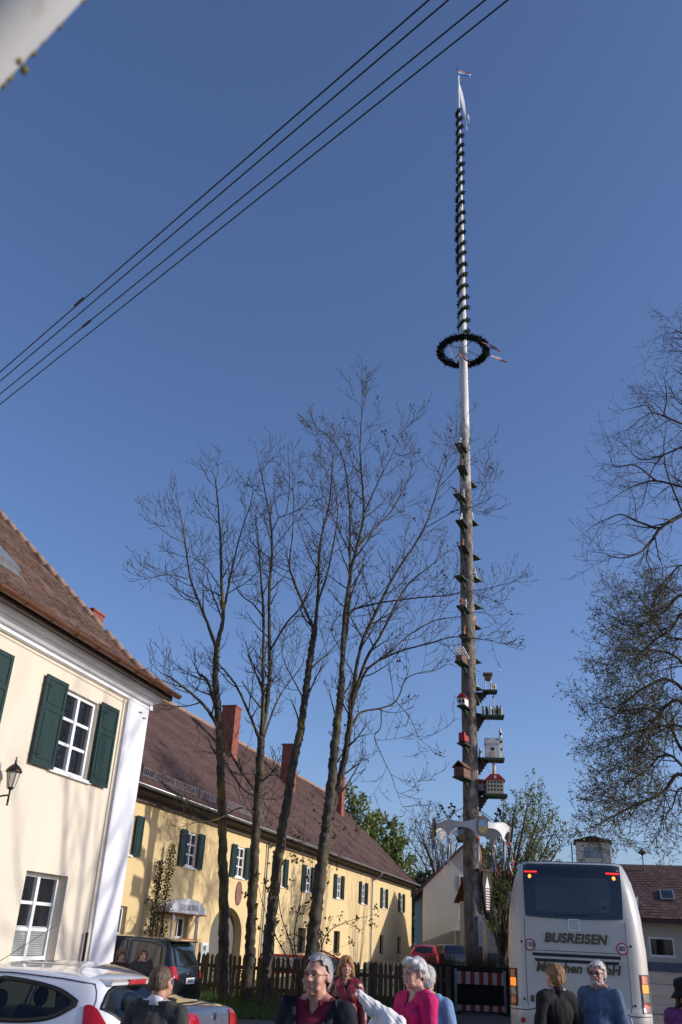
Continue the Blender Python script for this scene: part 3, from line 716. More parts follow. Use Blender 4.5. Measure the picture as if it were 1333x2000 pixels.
ash('ash_tree', 'tallest bare ash tree, twin stems with long limbs reaching across the maypole', GA - .9, (605, 1950), [
    ([(600, 1958), (608, 1870), (620, 1760), (632, 1660), (640, 1600), (648, 1520), (656, 1440), (664, 1370), (668, 1325)], .29, .15),
    ([(646, 1600, .1), (662, 1530, .15), (676, 1470, .2), (684, 1410, .25), (684, 1380, .3)], .16, .12),
    ([(668, 1330), (672, 1224), (686, 1116), (700, 1060), (711, 1005, .2), (708, 940, .3), (704, 880, .3), (707, 800, .3), (708, 745, .3)], .12, .012),
    ([(670, 1290), (682, 1188, .5), (684, 1080, .8), (682, 972, 1), (668, 890, 1.1), (640, 850, 1.2), (612, 828, 1.3)], .085, .012),
    ([(684, 1385, .3), (705, 1265, .2), (733, 1199, .1), (776, 1116), (830, 1030, -.2), (862, 930, -.4), (888, 856, -.5)], .10, .012),
    ([(684, 1380, .3), (715, 1290, -.3), (747, 1235, -.6), (790, 1152, -.9), (835, 1110, -1.1), (877, 1080, -1.2)], .085, .016),
    ([(682, 1400, .3), (700, 1345, .2), (722, 1303), (776, 1274, -.2), (841, 1256, -.4), (884, 1244, -.5), (935, 1248, -.6), (985, 1247, -.7)], .075, .012),
    ([(684, 1425, .3), (705, 1392, .6), (745, 1383, .9), (775, 1368, 1.1), (795, 1325, 1.2), (830, 1312, 1.4), (872, 1306, 1.5)], .06, .014),
    ([(690, 1190, .2), (740, 1178, -.4), (812, 1168, -.7), (870, 1163, -.9), (909, 1156, -1), (960, 1148, -1.1), (992, 1136, -1.1)], .05, .010),
    ([(760, 1276), (800, 1240, .5), (850, 1212, .7), (895, 1205, .7), (930, 1196, .6), (1005, 1208, .6)], .04, .010),
    ([(700, 1066), (735, 1030, .6), (770, 990, 1), (800, 930, 1.3), (812, 860, 1.5)], .05, .012),
    ([(712, 1000, .2), (740, 940, -.5), (770, 880, -.8), (795, 800, -1)], .04, .010),
    ([(684, 1080, .8), (655, 1020, 1.4), (630, 960, 1.8), (620, 890, 2)], .04, .012),
    ([(745, 1383, .9), (744, 1420, .9), (732, 1440, .9), (748, 1480, .9), (765, 1515, .8), (775, 1545, .8), (802, 1560, .8)], .03, .009),
    ([(772, 1368, 1), (800, 1400, 1.2), (818, 1440, 1.3), (826, 1450, 1.3)], .022, .009),
    ([(860, 950, -.4), (900, 900, -.6), (893, 850, -.6)], .022, .009),
    ([(880, 1000, -.6), (935, 985, -.8), (962, 945, -.9)], .022, .009),
    ([(833, 1030, -.2), (880, 1003, -.5), (912, 985, -.6)], .025, .012),
], 53, seeds=.04)

# reddish young maple between the trunks
mt = Tree('maple_sapling', (at(590, 1940, 25.6).x, 25.6, gz(0, 25.6)), 71, M['bark'], M['twig'])
SAP = dict(n=[2.2, 2.5], t0=.2, ang=(35, 70), len=[.75, .35], rmax=[.012, .006], rmin=.004, up=[.05, .05], wig=.16)
for path in ([(590, 1950), (570, 1850), (548, 1780), (545, 1700), (575, 1660)], [(590, 1950), (560, 1870), (540, 1830), (515, 1770), (505, 1730)],
             [(605, 1950), (625, 1880, -.3), (635, 1830, -.3), (665, 1805, -.3), (715, 1790, -.3)], [(605, 1950), (628, 1860, .2), (625, 1790, .2), (640, 1700, .2), (690, 1640, .2)],
             [(600, 1950), (575, 1840, -.2), (590, 1740, -.3), (592, 1650, -.3), (598, 1580, -.3)]):
    mt.limb(pxl(path, 25.6), .022, .006, SAP, sides=5)
mt.leaves(M['leafD'], 4, .09, .12)
mt.done('thin sapling with small yellow and reddish spring leaves between the ash trunks', 'sapling')

# ------------------------------------------------------------------ big trees at the right edge
LIN = dict(n=[2.3, 3.4, 3.4], t0=.1, ang=(30, 68), len=[1.25, .7, .38], rmax=[.024, .010, .006], rmin=.005, up=[.0, .02, .06], wig=.19)
YA = 19.5
c = at(1470, 1500, YA); ta = Tree('linden_tree', (9.6, YA + .5, 0), 91, M['bark2'], M['twig2'])
TP = [(9.6, YA + .5, -.1), (9.65, YA + .5, 2), (9.5, YA + .4, 5), (9.7, YA + .5, 9), (9.6, YA + .6, 13), (9.8, YA + .4, 18)]
ta.limb(TP, .38, .10, dict(LIN, t0=.75))
for path, ra in (([(1400, 975, .3), (1333, 1006), (1285, 1030), (1262, 1055), (1236, 1078, -.2), (1190, 1090, -.3), (1146, 1080, -.3)], .075), ([(1272, 1032), (1222, 1016, .4), (1186, 1005, .6), (1130, 1025, .8)], .035),
                 ([(1400, 960), (1333, 951, .4), (1272, 939, .5), (1224, 948, .5), (1180, 968, .5)], .05), ([(1272, 939, .5), (1224, 909, .2), (1178, 912), (1165, 890)], .025),
                 ([(1400, 850), (1333, 873), (1284, 890, .3), (1236, 897, .5), (1200, 870, .6)], .045), ([(1400, 845), (1333, 828, -.4), (1287, 811, -.5), (1257, 808, -.6), (1209, 837, -.6)], .045),
                 ([(1262, 806, -.6), (1248, 792, -.6), (1212, 798, -.7)], .02), ([(1400, 800, .6), (1333, 790, .6), (1300, 750, .6)], .03), ([(1290, 812, -.5), (1297, 775, -.5), (1292, 742, -.5)], .022),
                 ([(1400, 690), (1333, 650), (1310, 650)], .03), ([(1400, 720), (1340, 690), (1315, 685)], .02), ([(1258, 1058), (1250, 1090, .2), (1262, 1120, .2), (1255, 1150, .2)], .022),
                 ([(1333, 1000, 1), (1300, 930, 1.3), (1290, 880, 1.5), (1297, 830, 1.6)], .03), ([(1287, 890, .3), (1262, 920, .9), (1240, 985, 1.1)], .025)):
    pts = pxl([(p[0] + max(0, (1333 - p[0]) * .16),) + tuple(p[1:]) for p in path], YA); a = pts[0]; pts = [Vector((9.6, YA + .5, max(4, a.z - 1.6)))] + pts if path[0][0] >= 1400 else pts
    ta.limb(pts, ra, .009, dict(LIN, t0=.3 if path[0][0] >= 1400 else .1), sides=6)
ta.buds(.5, .022)
ta.done('bare dark linden tree reaching in from the right edge high above the bus', 'tree')
YB = 31.0
bx = at(1420, 1700, YB).x
tb = Tree('linden_tree', (bx, YB, gz(bx, YB)), 97, M['bark2'], M['twig2'])
tb.limb([(bx, YB, -.1), (bx, YB, 3), (bx - .1, YB, 7), (bx + .1, YB, 11), (bx, YB, 15)], .42, .1, dict(LIN, t0=.5))
LB = dict(LIN, n=[4.2, 4.2, 3.8], len=[1.8, .95, .48], rmin=.0085)
q = lambda X_, Y_, d=0: (1080 + X_ * .3 + 42 * (1 - X_ / 843), 1150 + Y_ * .3, d)
for path, ra in (([q(843, 40), q(700, 150), q(560, 220), q(420, 240), q(330, 200)], .09), ([q(843, 160, 1), q(760, 260, 1), q(640, 330, 1.2), q(520, 420, 1.5), q(380, 520, 1.8)], .08),
                 ([q(843, 650), q(720, 590), q(600, 620), q(450, 700), q(300, 780), q(160, 720)], .09), ([q(843, 740, -1), q(720, 760, -1), q(640, 840, -1), q(520, 960, -1), q(480, 1100, -1), q(380, 1330, -1)], .08),
                 ([q(843, 1210), q(700, 1320), q(530, 1390), q(370, 1450), q(220, 1520), q(120, 1560)], .085), ([q(843, 1300, 1), q(760, 1430, 1), q(640, 1500, 1)], .05),
                 ([q(843, 900, 1.5), q(640, 900, 1.6), q(400, 950, 1.8), q(200, 1000, 2)], .07), ([q(843, 480, -1.5), q(640, 400, -1.6), q(420, 410, -1.8), q(230, 370, -2)], .07),
                 ([q(843, 1050), q(780, 950), q(700, 840), q(560, 780), q(380, 800), q(220, 860)], .08), ([q(843, 330, 2), q(700, 300, 2), q(560, 120, 2), q(480, 20, 2)], .06),
                 ([q(843, 1150, -2), q(700, 1080, -2), q(560, 1180, -2), q(430, 1260, -2), q(300, 1340, -2)], .06),
                 ([q(843, -150, .5), q(760, -100, .5), q(680, -20, .5), q(640, 60, .5)], .05)):
    pts = pxl(path, YB); a = pts[0]
    pts = [Vector((bx, YB, max(2.5, a.z - 1.2)))] + pts
    tb.limb(pts, ra, .012, dict(LB, t0=.22), sides=6)
tb.leaves(M['leafB'], 2, .07, .09, .8)
tb.done('dense budding linden tree at the right edge with low drooping branches behind the bus', 'tree')

# trees across the car park to the right of the picture: their shadows streak the yellow wall
for i, (tx, ty, hh, sd_) in enumerate(((25.0, 44.5, 18, 111), (27.5, 52.5, 19, 113))):
    td = Tree('linden_tree', (tx, ty, gz(tx, ty)), sd_, M['bark2'], M['twig2']); rr2 = random.Random(sd_)
    td.limb([(tx, ty, gz(tx, ty) - .1), (tx, ty, 4), (tx + .1, ty, 8.5)], .26, .2, dict(LIN, t0=.95, lead=False))
    for k in range(9):
        a = k * 2.4; rr_ = rr2.uniform(1.5, 4.2); zt = hh * rr2.uniform(.8, 1.08)
        td.limb([(tx, ty, 8), (tx + .55 * rr_ * math.cos(a), ty + .55 * rr_ * math.sin(a), 8 + (zt - 8) * .4), (tx + rr_ * math.cos(a), ty + rr_ * math.sin(a), zt)], .09, .02, dict(LIN, n=[1.3, 1.6], t0=.2, up=[.08, .08], rmin=.012), sides=6)
    td.done(['bare linden outside the picture across the car park, nearer one', 'bare linden outside the picture across the car park, farther one'][i], 'tree')
# off-frame neighbours whose shadows fall on the cream wall
OFF = dict(n=[1.3, 2.0], t0=.15, ang=(25, 55), len=[1.9, .8], rmax=[.04, .016], rmin=.010, up=[.10, .12], wig=.13)
TX, TY = 19.8, 14.3
tc = Tree('street_tree', (TX, TY, 0), 103, M['bark2'], M['twig2'])
tc.limb([(TX, TY, -.1), (TX, TY, 4), (TX + .1, TY - .1, 8), (TX, TY + .1, 9.6)], .26, .17, dict(OFF, t0=.95, lead=False))
for dx, dy, dz, ra in ((-.6, -1.6, 5.5, .12), (.5, 1.7, 6, .13), (.2, .4, 7.5, .12), (-.4, 2.9, 4.2, .08), (.4, -3.0, 3.6, .08), (.3, -.6, 6.5, .09)):
    tc.limb([(TX, TY, 9.4), (TX + dx * .35, TY + dy * .5, 9.5 + dz * .3), (TX + dx * .8, TY + dy * .85, 9.5 + dz * .7), (TX + dx, TY + dy, 9.5 + dz)], ra, .02, OFF, sides=6)
tc.done('bare street tree across the road outside the picture to the right', 'tree')

# ------------------------------------------------------------------ background trees
FAR = dict(n=[1.0, 1.4, 1.4], t0=.1, ang=(28, 60), len=[3.2, 1.6, .8], rmax=[.06, .03, .02], rmin=.016, up=[.05, .08, .1], wig=.14)
def far_tree(name, label, Y0, base, limbs, seed, leaf=None, spec=FAR, per=3, size=.2, spread=.35, r=.25, prob=1.0):
    b = at(base[0], base[1], Y0); z = gz(b.x, Y0); t = Tree(name, (b.x, Y0, z), seed, M['bark2'], M['twig'])
    tip = at(limbs[0][0], limbs[0][1], Y0)
    top = [pxl([l], Y0)[0] for l in limbs]; zc = z + (min(p.z for p in top) - z) * .45
    t.limb([(b.x, Y0, z - .1), (b.x, Y0, zc * .6 + z * .4), (b.x + .1, Y0, zc)], r, r * .7, dict(spec, t0=.9, lead=False))
    for p in top:
        m = Vector((b.x, Y0, zc)).lerp(p, .5) + Vector((0, 0, .08 * (p.z - zc)))
        t.limb([(b.x, Y0, zc * .92 + z * .08), m, p], r * .5, .03, dict(spec, t0=.2), sides=6)
    if leaf: t.leaves(leaf, per, size, spread, prob)
    return t.done(label, 'tree')
far_tree('bare_tree', 'bare branching tree behind the gable of the grey house', 92, (868, 1800), [(800, 1640), (815, 1615, 2), (838, 1606), (860, 1612, -2), (880, 1622), (790, 1668, 2), (895, 1640, 1), (828, 1640, -3), (850, 1640, 3)], 5, spec=dict(FAR, rmin=.022))
far_tree('leafy_tree', 'bright green leafy tree behind the far end of the yellow roof', 88, (745, 1850), [(700, 1640), (725, 1620, 2), (745, 1612), (765, 1625, -2), (780, 1660), (790, 1690, 2), (735, 1650, 4), (760, 1680, -3), (715, 1680), (788, 1715)], 6, M['leafA'], spec=dict(FAR, len=[1.7, .9, .5], n=[1.6, 1.8, 1.6]), per=7, size=.34, spread=.55)
far_tree('leafy_tree', 'green tree showing beside the last chimney above the yellow roof', 80, (690, 1800), [(672, 1570), (690, 1548), (705, 1580), (684, 1600, 2), (712, 1610, -2), (668, 1610)], 7, M['leafA'], spec=dict(FAR, len=[1.2, .7, .4], n=[1.6, 1.8, 1.6]), per=6, size=.3, spread=.45)
AIRY = dict(n=[1.6, 2.2, 2.2], t0=.12, ang=(22, 48), len=[1.8, .9, .5], rmax=[.03, .015, .01], rmin=.011, up=[.12, .14, .14], wig=.12)
far_tree('airy_tree', 'airy tree with sparse young leaves between the maypole and the bus', 44, (982, 1890), [(960, 1660), (985, 1615, 1), (1005, 1585), (1030, 1580, -1), (1055, 1590), (1080, 1630, 1), (1090, 1660), (1010, 1640, 2), (1045, 1640, -2), (945, 1720), (1075, 1700, 1.5), (955, 1780, -1), (1020, 1760, -1.5), (1050, 1740, 2), (970, 1820, 1)], 8, M['leafA'], AIRY, per=4, size=.12, spread=.2, r=.2, prob=.9)
for i, (px_, py_, Y0, w_) in enumerate(((812, 1760, 100, 30), (824, 1800, 96, 22), (806, 1830, 94, 26))):
    c0 = at(px_, py_, Y0); b0 = at(px_, 1866, Y0)
    far_tree('dark_shrub', ['tall dark green bush in the gap between the yellow and grey houses', 'olive bush lower down in the gap beside the grey house', 'dull green bush at the foot of the yellow house end'][i], Y0, (px_, 1866),
             [(px_ - w_ * .5, py_), (px_ + w_ * .5, py_ - 8, 1), (px_, py_ - 14, -1), (px_ + 3, py_ + 20, 1), (px_ - w_ * .6, py_ + 30), (px_ + w_ * .6, py_ + 35)], 60 + i, M['leafC'] if i != 1 else M['leafB'], per=12, size=.4, spread=.8, r=.12)
# ------------------------------------------------------------------ maypole
PY = 29.0; PX = 4.63
MP = empty('maypole', (PX, PY, gz(PX, PY)))
tag(MP, 'tall maypole of barked trunk with guild figures, garland, wreath, white mast and flag', 'maypole')
z0m = gz(PX, PY)
def pz(py): return at(922, py, PY).z - z0m
def px_at(z): return .12 * z / 38
def prad(z): return float(np.interp(z, [0, 3.7, 11, 16.5, 19.5, 23, 30, 36, 39], [.276, .264, .248, .224, .195, .169, .121, .079, .047]))
rg = random.Random(17)
def pole_part(za, zb, name, mtl, knots):
    n = max(6, int((zb - za) / .35)); ns = 20; mb = MB(); k0 = 0
    for i in range(n + 1):
        z = za + (zb - za) * i / n; r = prad(z)
        for j in range(ns):
            a = 2 * math.pi * j / ns; rr = r * (1 + .035 * math.sin(3 * a + z * 1.3) * knots + rg.uniform(-.02, .02) * knots)
            mb.v.append((px_at(z) + rr * math.cos(a), rr * math.sin(a), z))
    for i in range(n):
        for j in range(ns):
            a = i * ns + j; b = i * ns + (j + 1) % ns; mb.f.append((a, b, b + ns, a + ns))
    mb.f.append(tuple(range(ns))); mb.f.append(tuple(n * ns + j for j in range(ns)))
    if knots:
        for k in range(int((zb - za) * 2.2)):
            z = rg.uniform(za, zb); a = rg.uniform(0, 6.28); r = prad(z); p = Vector((px_at(z) + r * math.cos(a), r * math.sin(a), z))
            mb.sphere(p, (.03, .03, .022), 6, 5)
    return mb.build(name, mtl, MP, True)
ZB, ZW = pz(842), pz(222)
ZM = pz(965); pole_part(-.3, ZM, 'barked_trunk', M['pole'], 1.0); pole_part(ZM, ZB, 'weathered_trunk', M['polemid'], .8)
pole_part(ZB, ZW, 'peeled_trunk', M['polewhite'], .5)
ZT = pz(150); pole_part(ZW, ZT, 'mast', M['paint'], 0)
MB().tube([(.12, 0, ZT), (.10, 0, ZT + .75)], .012, 5).tube([(.11, -.02, ZT + .3), (.05, 0, ZT + .62)], .008, 4).build('tip_rod', M['iron'], MP)
def needles(path, rad, count, size, seed):
    r = random.Random(seed); mb = MB(); n = len(path)
    mb.tube(path, rad * .55, 6)
    for k in range(count):
        f = r.random() * (n - 1); i = min(int(f), n - 2); p = Vector(path[i]).lerp(Vector(path[i + 1]), f - i)
        d = Vector((r.gauss(0, 1), r.gauss(0, 1), r.gauss(0, 1))).normalized(); p = p + d * rad * r.uniform(.35, .8)
        t = Vector((r.gauss(0, 1), r.gauss(0, 1), r.gauss(0, 1))).normalized(); e = d.cross(t).normalized() * size * .28; z = size * r.uniform(.7, 1.5)
        mb.add([p - e, p + e, p + (d + t * .5) * z], [(0, 1, 2)])
    return mb
ZG = pz(655); turns = 22; path = []
for i in range(turns * 18 + 1):
    z = ZG + (ZW + .1 - ZG) * i / (turns * 18); a = 2 * math.pi * i / 18 - 1.2; r = prad(z) + .04
    wv = 1 + .25 * math.sin(i * .37) ; path.append((px_at(z) + r * wv * math.cos(a), r * wv * math.sin(a), z + .07 * math.cos(a) + .03 * math.sin(i * .21)))
needles(path, .080, 11000, .07, 3).build('garland', M['fir'], MP, fix=False)
ZR = pz(687); rr = .95
ring = [(px_at(ZR) + rr * math.cos(a), rr * math.sin(a), ZR) for a in [2 * math.pi * i / 64 for i in range(65)]]
wr = needles(ring, .125, 6000, .095, 4).build('wreath', M['fir'], MP, fix=False)
sp = MB()
for k in range(4):
    a = .4 + k * math.pi / 2; sp.tube([(px_at(ZR), 0, ZR + .15), (px_at(ZR) + rr * math.cos(a), rr * math.sin(a), ZR)], .016, 5)
sp.build('spokes', M['board'], wr)
def ribbon(mb, p, d, L, w, seed, sag=0.15, fl=.06):
    r = random.Random(seed); p = Vector(p); d = Vector(d).normalized(); n = 10; s = Vector((0, 0, 1)).cross(d)
    if s.length < .1: s = Vector((1, 0, 0))
    s.normalize(); ph = r.uniform(0, 6); v = []
    for i in range(n + 1):
        t = i / n; c = p + d * L * t + Vector((0, 0, -sag * t * t)) + s * fl * math.sin(ph + 7 * t) * t; tw = ph + 2.5 * t
        e = (s * math.cos(tw) + d.cross(s) * math.sin(tw)) * w / 2; v += [c - e, c + e]
    mb.add(v, [(2 * i, 2 * i + 1, 2 * i + 3, 2 * i + 2) for i in range(n)])
for k, (a, dd, L) in enumerate(((.0, (1, .1, -.25), .85), (.05, (1, .3, .0), .8), (-1.0, (1, .0, -.35), .9), (-.95, (1, .2, -.2), .75), (-2.4, (.75, .2, -.6), 1.1), (-2.5, (.5, .1, -1), .9), (2.6, (.9, -.3, -.25), 1.2), (2.7, (.9, -.3, -.4), 1.0))):
    b = MB(); p = (px_at(ZR) + rr * math.cos(a), rr * math.sin(a), ZR - .05)
    ribbon(b, p, dd, L, .07, 30 + k); b.build('ribbon', [M['pinkp'], M['cloth_w'], M['pinkp'], M['bluep']][k % 4], wr)
# flag and long streamer
fz = ZT + .10
for k, (m_, o0, o1) in enumerate(((M['pinkp'], .24, .34), (M['cloth_w'], .12, .24), (M['bluep'], -.02, .12))):
    b = MB(); v = []
    for i in range(13):
        t = i / 12; x = .13 + .62 * t; y = .05 * math.sin(5 * t + .6 * k) * t; dz = -.16 * t + .05 * math.sin(6 * t)
        v += [(x, y, fz + o0 + dz), (x, y + .02 * math.sin(4 * t), fz + o1 + dz)]
    b.add(v, [(2 * i, 2 * i + 1, 2 * i + 3, 2 * i + 2) for i in range(12)]); b.build('flag_stripe', m_, MP)
b = MB(); v = []
for i in range(15):
    t = i / 14; z = ZT - .55 - (ZT - ZW + .6) * t; x = .16 + .34 * t ** .8; w_ = .05 + .16 * math.sin(math.pi * min(1, t * 1.35)) * (1 - .4 * t)
    v += [(x - w_ * .5, -.02, z), (x + w_ * .5, .03 * math.sin(6 * t), z - .05)]
b.add(v, [(2 * i, 2 * i + 1, 2 * i + 3, 2 * i + 2) for i in range(14)]); b.build('streamer', M['cloth_w'], MP)
for k in range(3):
    b = MB(); ribbon(b, (.46 + .05 * k, 0, ZW - .05), (.1, .05, -1), .75, .05, 80 + k, .05, .05); b.build('ribbon', M['bluep'] if k % 2 else M['cloth_w'], MP)

# guild boards: each platform with its model
def local_frame(z, ang):
    ca, sa = math.cos(ang), math.sin(ang)
    return Matrix(((ca, -sa, 0, px_at(z)), (sa, ca, 0, 0), (0, 0, 1, z), (0, 0, 0, 1)))   # local x points outwards
PW = mat('model_white', (.7, .7, .68), .6, .08, 8); PR = mat('model_red', (.38, .03, .03), .6, .1, 8); PT = mat('model_cream', (.6, .52, .36), .7, .1, 8); PB = mat('model_brown', (.16, .08, .05), .7, .3, 8)
PO = mat('model_orange', (.5, .2, .06), .6, .2, 8); PK = mat('model_black', (.02, .02, .022), .6)
def figures(par, F, n, cols, x0, x1, y=0.0, h=.34, seed=1):
    r = random.Random(seed)
    for k in range(n):
        b = MB(); x = x0 + (x1 - x0) * (k + .5) / n; yy = y + r.uniform(-.1, .1); hh = h * r.uniform(.9, 1.1); T = F @ Matrix.Translation((x, yy, 0))
        b.lathe([(.045, 0), (.05, .02 * hh), (.04, .5 * hh), (.055, .55 * hh), (.05, .78 * hh), (.02, .82 * hh)], 8, T)
        b.tube([T @ Vector((0, -.05, .76 * hh)), T @ Vector((.02, -.085, .52 * hh))], .016, 5).tube([T @ Vector((0, .05, .76 * hh)), T @ Vector((.03, .085, .55 * hh))], .016, 5)
        b.sphere(T @ Vector((0, 0, .9 * hh)), .035, 8, 6); b.lathe([(.055, .955 * hh), (.03, .965 * hh), (.025, 1.03 * hh), (.0, 1.04 * hh)], 8, T)
        b.build('figure', cols[k % len(cols)], par, True)
def small_board(py, ang, kind, L=.75, W=.30, seed=0):
    z = pz(py); F = local_frame(z, ang); r0 = prad(z) - .03
    bd = MB().box(r0, r0 + L, -W / 2, W / 2, -.045, 0, F).box(r0 + .02, r0 + L - .03, -W / 2 + .03, W / 2 - .03, 0, .012, F)
    bd.prism([(r0, -.05), (r0 + .35, -.05), (r0 + .3, -.1), (r0 + .2, -.12), (r0 + .12, -.22), (r0, -.3)], -.03, .03, F)
    o = bd.build('guild_board', M['board'], MP)
    x0, x1 = r0 + .15, r0 + L - .06; xm = (x0 + x1) / 2
    if kind == 'fig': figures(o, F, 2, [PW, PO, PK], x0, x1, seed=seed)
    elif kind == 'hut':
        MB().box(x0, x1, -W / 2 + .05, W / 2 - .05, .013, .22, F).build('model_house', PB, o)
        for k in range(6):
            yy = -W / 2 + .0 + k * W / 5; MB().bar(F @ Vector((x0 - .05, yy, .24)), F @ Vector((x1 + .05, yy, .48)), .03).build('model_rafter', PW, o)
        for xx in (x0, x1): MB().bar(F @ Vector((xx, -W / 2 + .03, .0)), F @ Vector((xx, -W / 2 + .03, .3)), .035).build('model_post', PT, o)
    elif kind == 'house':
        b = MB().box(x0, x1, -W / 2 + .04, W / 2 - .04, .013, .26, F); b.build('model_house', PW, o)
        MB().prism([(-W / 2 - .02, .26), (0, .42), (W / 2 + .02, .26)], x0 - .04, x1 + .04, F, 'x').build('model_roof', PR, o)
        for k in range(3): MB().box(x0 + .06 + k * .17, x0 + .14 + k * .17, -W / 2 + .033, -W / 2 + .0395, .09, .19, F).build('model_window', PK, o)
        for yy in (-.06, .06): MB().box(x1 + .001, x1 + .007, yy - .035, yy + .035, .09, .19, F).build('model_window', PK, o)
    elif kind == 'truck':
        b = MB().box(x0, x1, -.1, .1, .06, .26, F).box(x1 - .14, x1, -.095, .095, .26, .33, F); b.build('model_truck', PR, o)
        for xx in (x0 + .1, x1 - .1):
            for yy in (-.1, .1): MB().lathe([(.045, -.015), (.045, .015)], 10, F @ Matrix.Translation((xx, yy, .05)) @ Matrix.Rotation(R(90), 4, 'X')).build('model_wheel', PK, o)
        MB().box(x0 + .02, x1 - .16, -.104, -.1005, .15, .2, F).build('model_stripe', PW, o)
    elif kind == 'barn':
        b = MB().box(x0, x1, -W / 2 + .03, W / 2 - .03, .013, .3, F); b.build('model_house', PB, o); MB().box(x0 + .06, x1 - .06, -W / 2 + .022, -W / 2 + .0295, .04, .15, F).build('model_front', PW, o)
        MB().prism([(-W / 2 - .03, .28), (0, .5), (W / 2 + .03, .28), (0, .46)], x0 - .05, x1 + .05, F, 'x').build('model_roof', PB, o)
    elif kind == 'tools':
        MB().bar(F @ Vector((x0 + .1, 0, .01)), F @ Vector((xm, 0, .42)), .035).bar(F @ Vector((x1 - .1, 0, .01)), F @ Vector((xm, 0, .42)), .035).bar(F @ Vector((x0, 0, .1)), F @ Vector((x1, 0, .1)), .04).build('model_tool', [PW, PO, PT][seed % 3], o)
    return o
FL = math.atan2(-.95, -.42)           # towards the camera, a little left
BR = math.atan2(.80, .60)             # the opposite side
for i, (py, kind) in enumerate(((888, 'tools'), (932, 'tools'), (985, 'fig'), (1036, 'tools'), (1086, 'tools'), (1142, 'plain'), (1200, 'fig'), (1256, 'tools'), (1306, 'hut'))):
    small_board(py, FL + .1 * math.sin(i * 2.1), kind, seed=i)
for i, py in enumerate((935, 1010, 1078, 1122, 1175, 1215, 1282, 1336)): small_board(py, BR + .08 * math.cos(i), ['plain', 'tools'][i % 2], L=.62, seed=i + 20)
small_board(1388, math.atan2(-.88, -.48), 'house', L=.58, W=.30); small_board(1460, math.atan2(-.88, -.48), 'truck', L=.62, W=.28); small_board(1526, math.atan2(-.85, -.53), 'barn', L=.76, W=.40)
small_board(1478, math.atan2(.5, .8), 'fig', L=.7, W=.4); small_board(1544, math.atan2(.5, .8), 'house', L=.75, W=.42); small_board(1392, math.atan2(.5, .8), 'plain', L=.65, W=.3)
def platform(py, wx=1.0, wy=.8, x0=.42, ang=-.12):
    z = pz(py); F = local_frame(z, ang); r0 = prad(z) - .03
    bk = MB().box(r0, x0 + .15, -.09, .09, -.07, 0, F)
    st = [(r0, -.07), (x0 + .1, -.07)]; x = x0 + .1; zz = -.07
    for k in range(4): zz -= .09; st.append((x, zz)); x -= (x0 + .1 - r0) / 4.6; st.append((x, zz))
    st.append((r0, zz)); bk.prism(st, -.07, .07, F)
    o = bk.build('bracket', M['timber'], MP)
    MB().prism([(-wy / 2, .0), (wy / 2, .0), (wy / 2 - .06, .08), (-wy / 2 + .06, .08)], x0, x0 + wx, F, 'x').build('guild_platform', M['board'], o)
    return o, F @ Matrix.Translation((x0 + wx / 2, 0, .08)) @ Matrix.Scale(.84, 4)
o, F = platform(1353, .48, .45, .46)
for sx in (-.1, .1):
    for sy in (-.1, .1): MB().bar(F @ Vector((sx * 1.3 - .06, sy * 1.3, 0)), F @ Vector((sx - .06, sy, .42)), .025).build('model_leg', PW, o)
MB().box(-.19, .07, -.13, .13, .42, .62, F).build('model_cabin', PB, o); MB().prism([(-.2, .64), (0, .76), (.2, .64), (0, .72)], -.25, .13, F, 'x').build('model_roof', PB, o)
figures(o, F, 2, [PT, PW], .08, .26, 0, .3, 4)
o, F = platform(1402, .78, .5, .36)
figures(o, F, 6, [PT, PK, PW, PW, PK, PT], -.42, .42, -.08, .36, 6); figures(o, F, 5, [PW, PT, PK], -.4, .4, .15, .34, 7)
MB().tube([F @ Vector((.08, 0, 0)), F @ Vector((.08, 0, .75))], .018, 6).build('model_maypole', PW, o); MB().lathe([(.035, .72), (.03, .78), (0, .86)], 8, F @ Matrix.Translation((.08, 0, 0))).build('model_wreath', PK, o)
o, F = platform(1486, .68, .62, .42)
ch = MB().box(-.3, .22, -.28, .28, 0, .55, F); ch.build('model_church', PW, o)
MB().prism([(-.32, .53), (0, .80), (.32, .53)], -.33, .25, F, 'x').build('model_roof', mat('model_grey', (.34, .35, .36), .6), o)
MB().prism([(-.34, .52), (.26, .52), (-.04, .78)], -.31, -.29, F).build('model_gable', PW, o)
MB().box(.235, .37, -.1, .06, 0, .82, F).build('model_tower', PW, o); MB().lathe([(.075, .82), (.075, .86), (.055, .88), (.055, 1.0), (.07, 1.02), (.04, 1.09), (.045, 1.12), (.0, 1.22)], 10, F @ Matrix.Translation((.30, -.02, 0))).build('model_spire', PW, o)
for zz in (.3, .6, .9): MB().box(.26, .345, -.108, -.101, zz, zz + .1, F).build('model_window', PK, o)
MB().lathe([(.07, -.01), (.07, .0)], 12, F @ Matrix.Translation((-.04, -.284, .33)) @ Matrix.Rotation(R(90), 4, 'X')).build('model_window', PK, o)
MB().box(-.14, .06, -.30, -.283, 0, .2, F).box(-.11, .03, -.305, -.2985, 0, .26, F).build('model_portal', PT, o)
o, F = platform(1556, .74, .72, .40)
MB().box(-.32, .32, -.32, .32, 0, .5, F).build('model_castle', PT, o)
MB().prism([(-.4, .49), (.4, .49), (.16, .72), (-.16, .72)], -.36, .36, F).build('model_roof', PR, o)
MB().lathe([(.07, .7), (.07, .86), (.09, .87), (.06, .9), (.055, 1.1), (.07, 1.12), (.03, 1.2), (.01, 1.36)], 10, F).build('model_turret', PT, o)
MB().box(-.03, .05, -.37, -.3, .56, .66, F).build('model_dormer', PW, o)
for r_ in range(3):
    for k in range(5): MB().box(-.28 + k * .12, -.21 + k * .12, -.327, -.3205, .1 + r_ * .14, .18 + r_ * .14, F).build('model_window', PK, o)
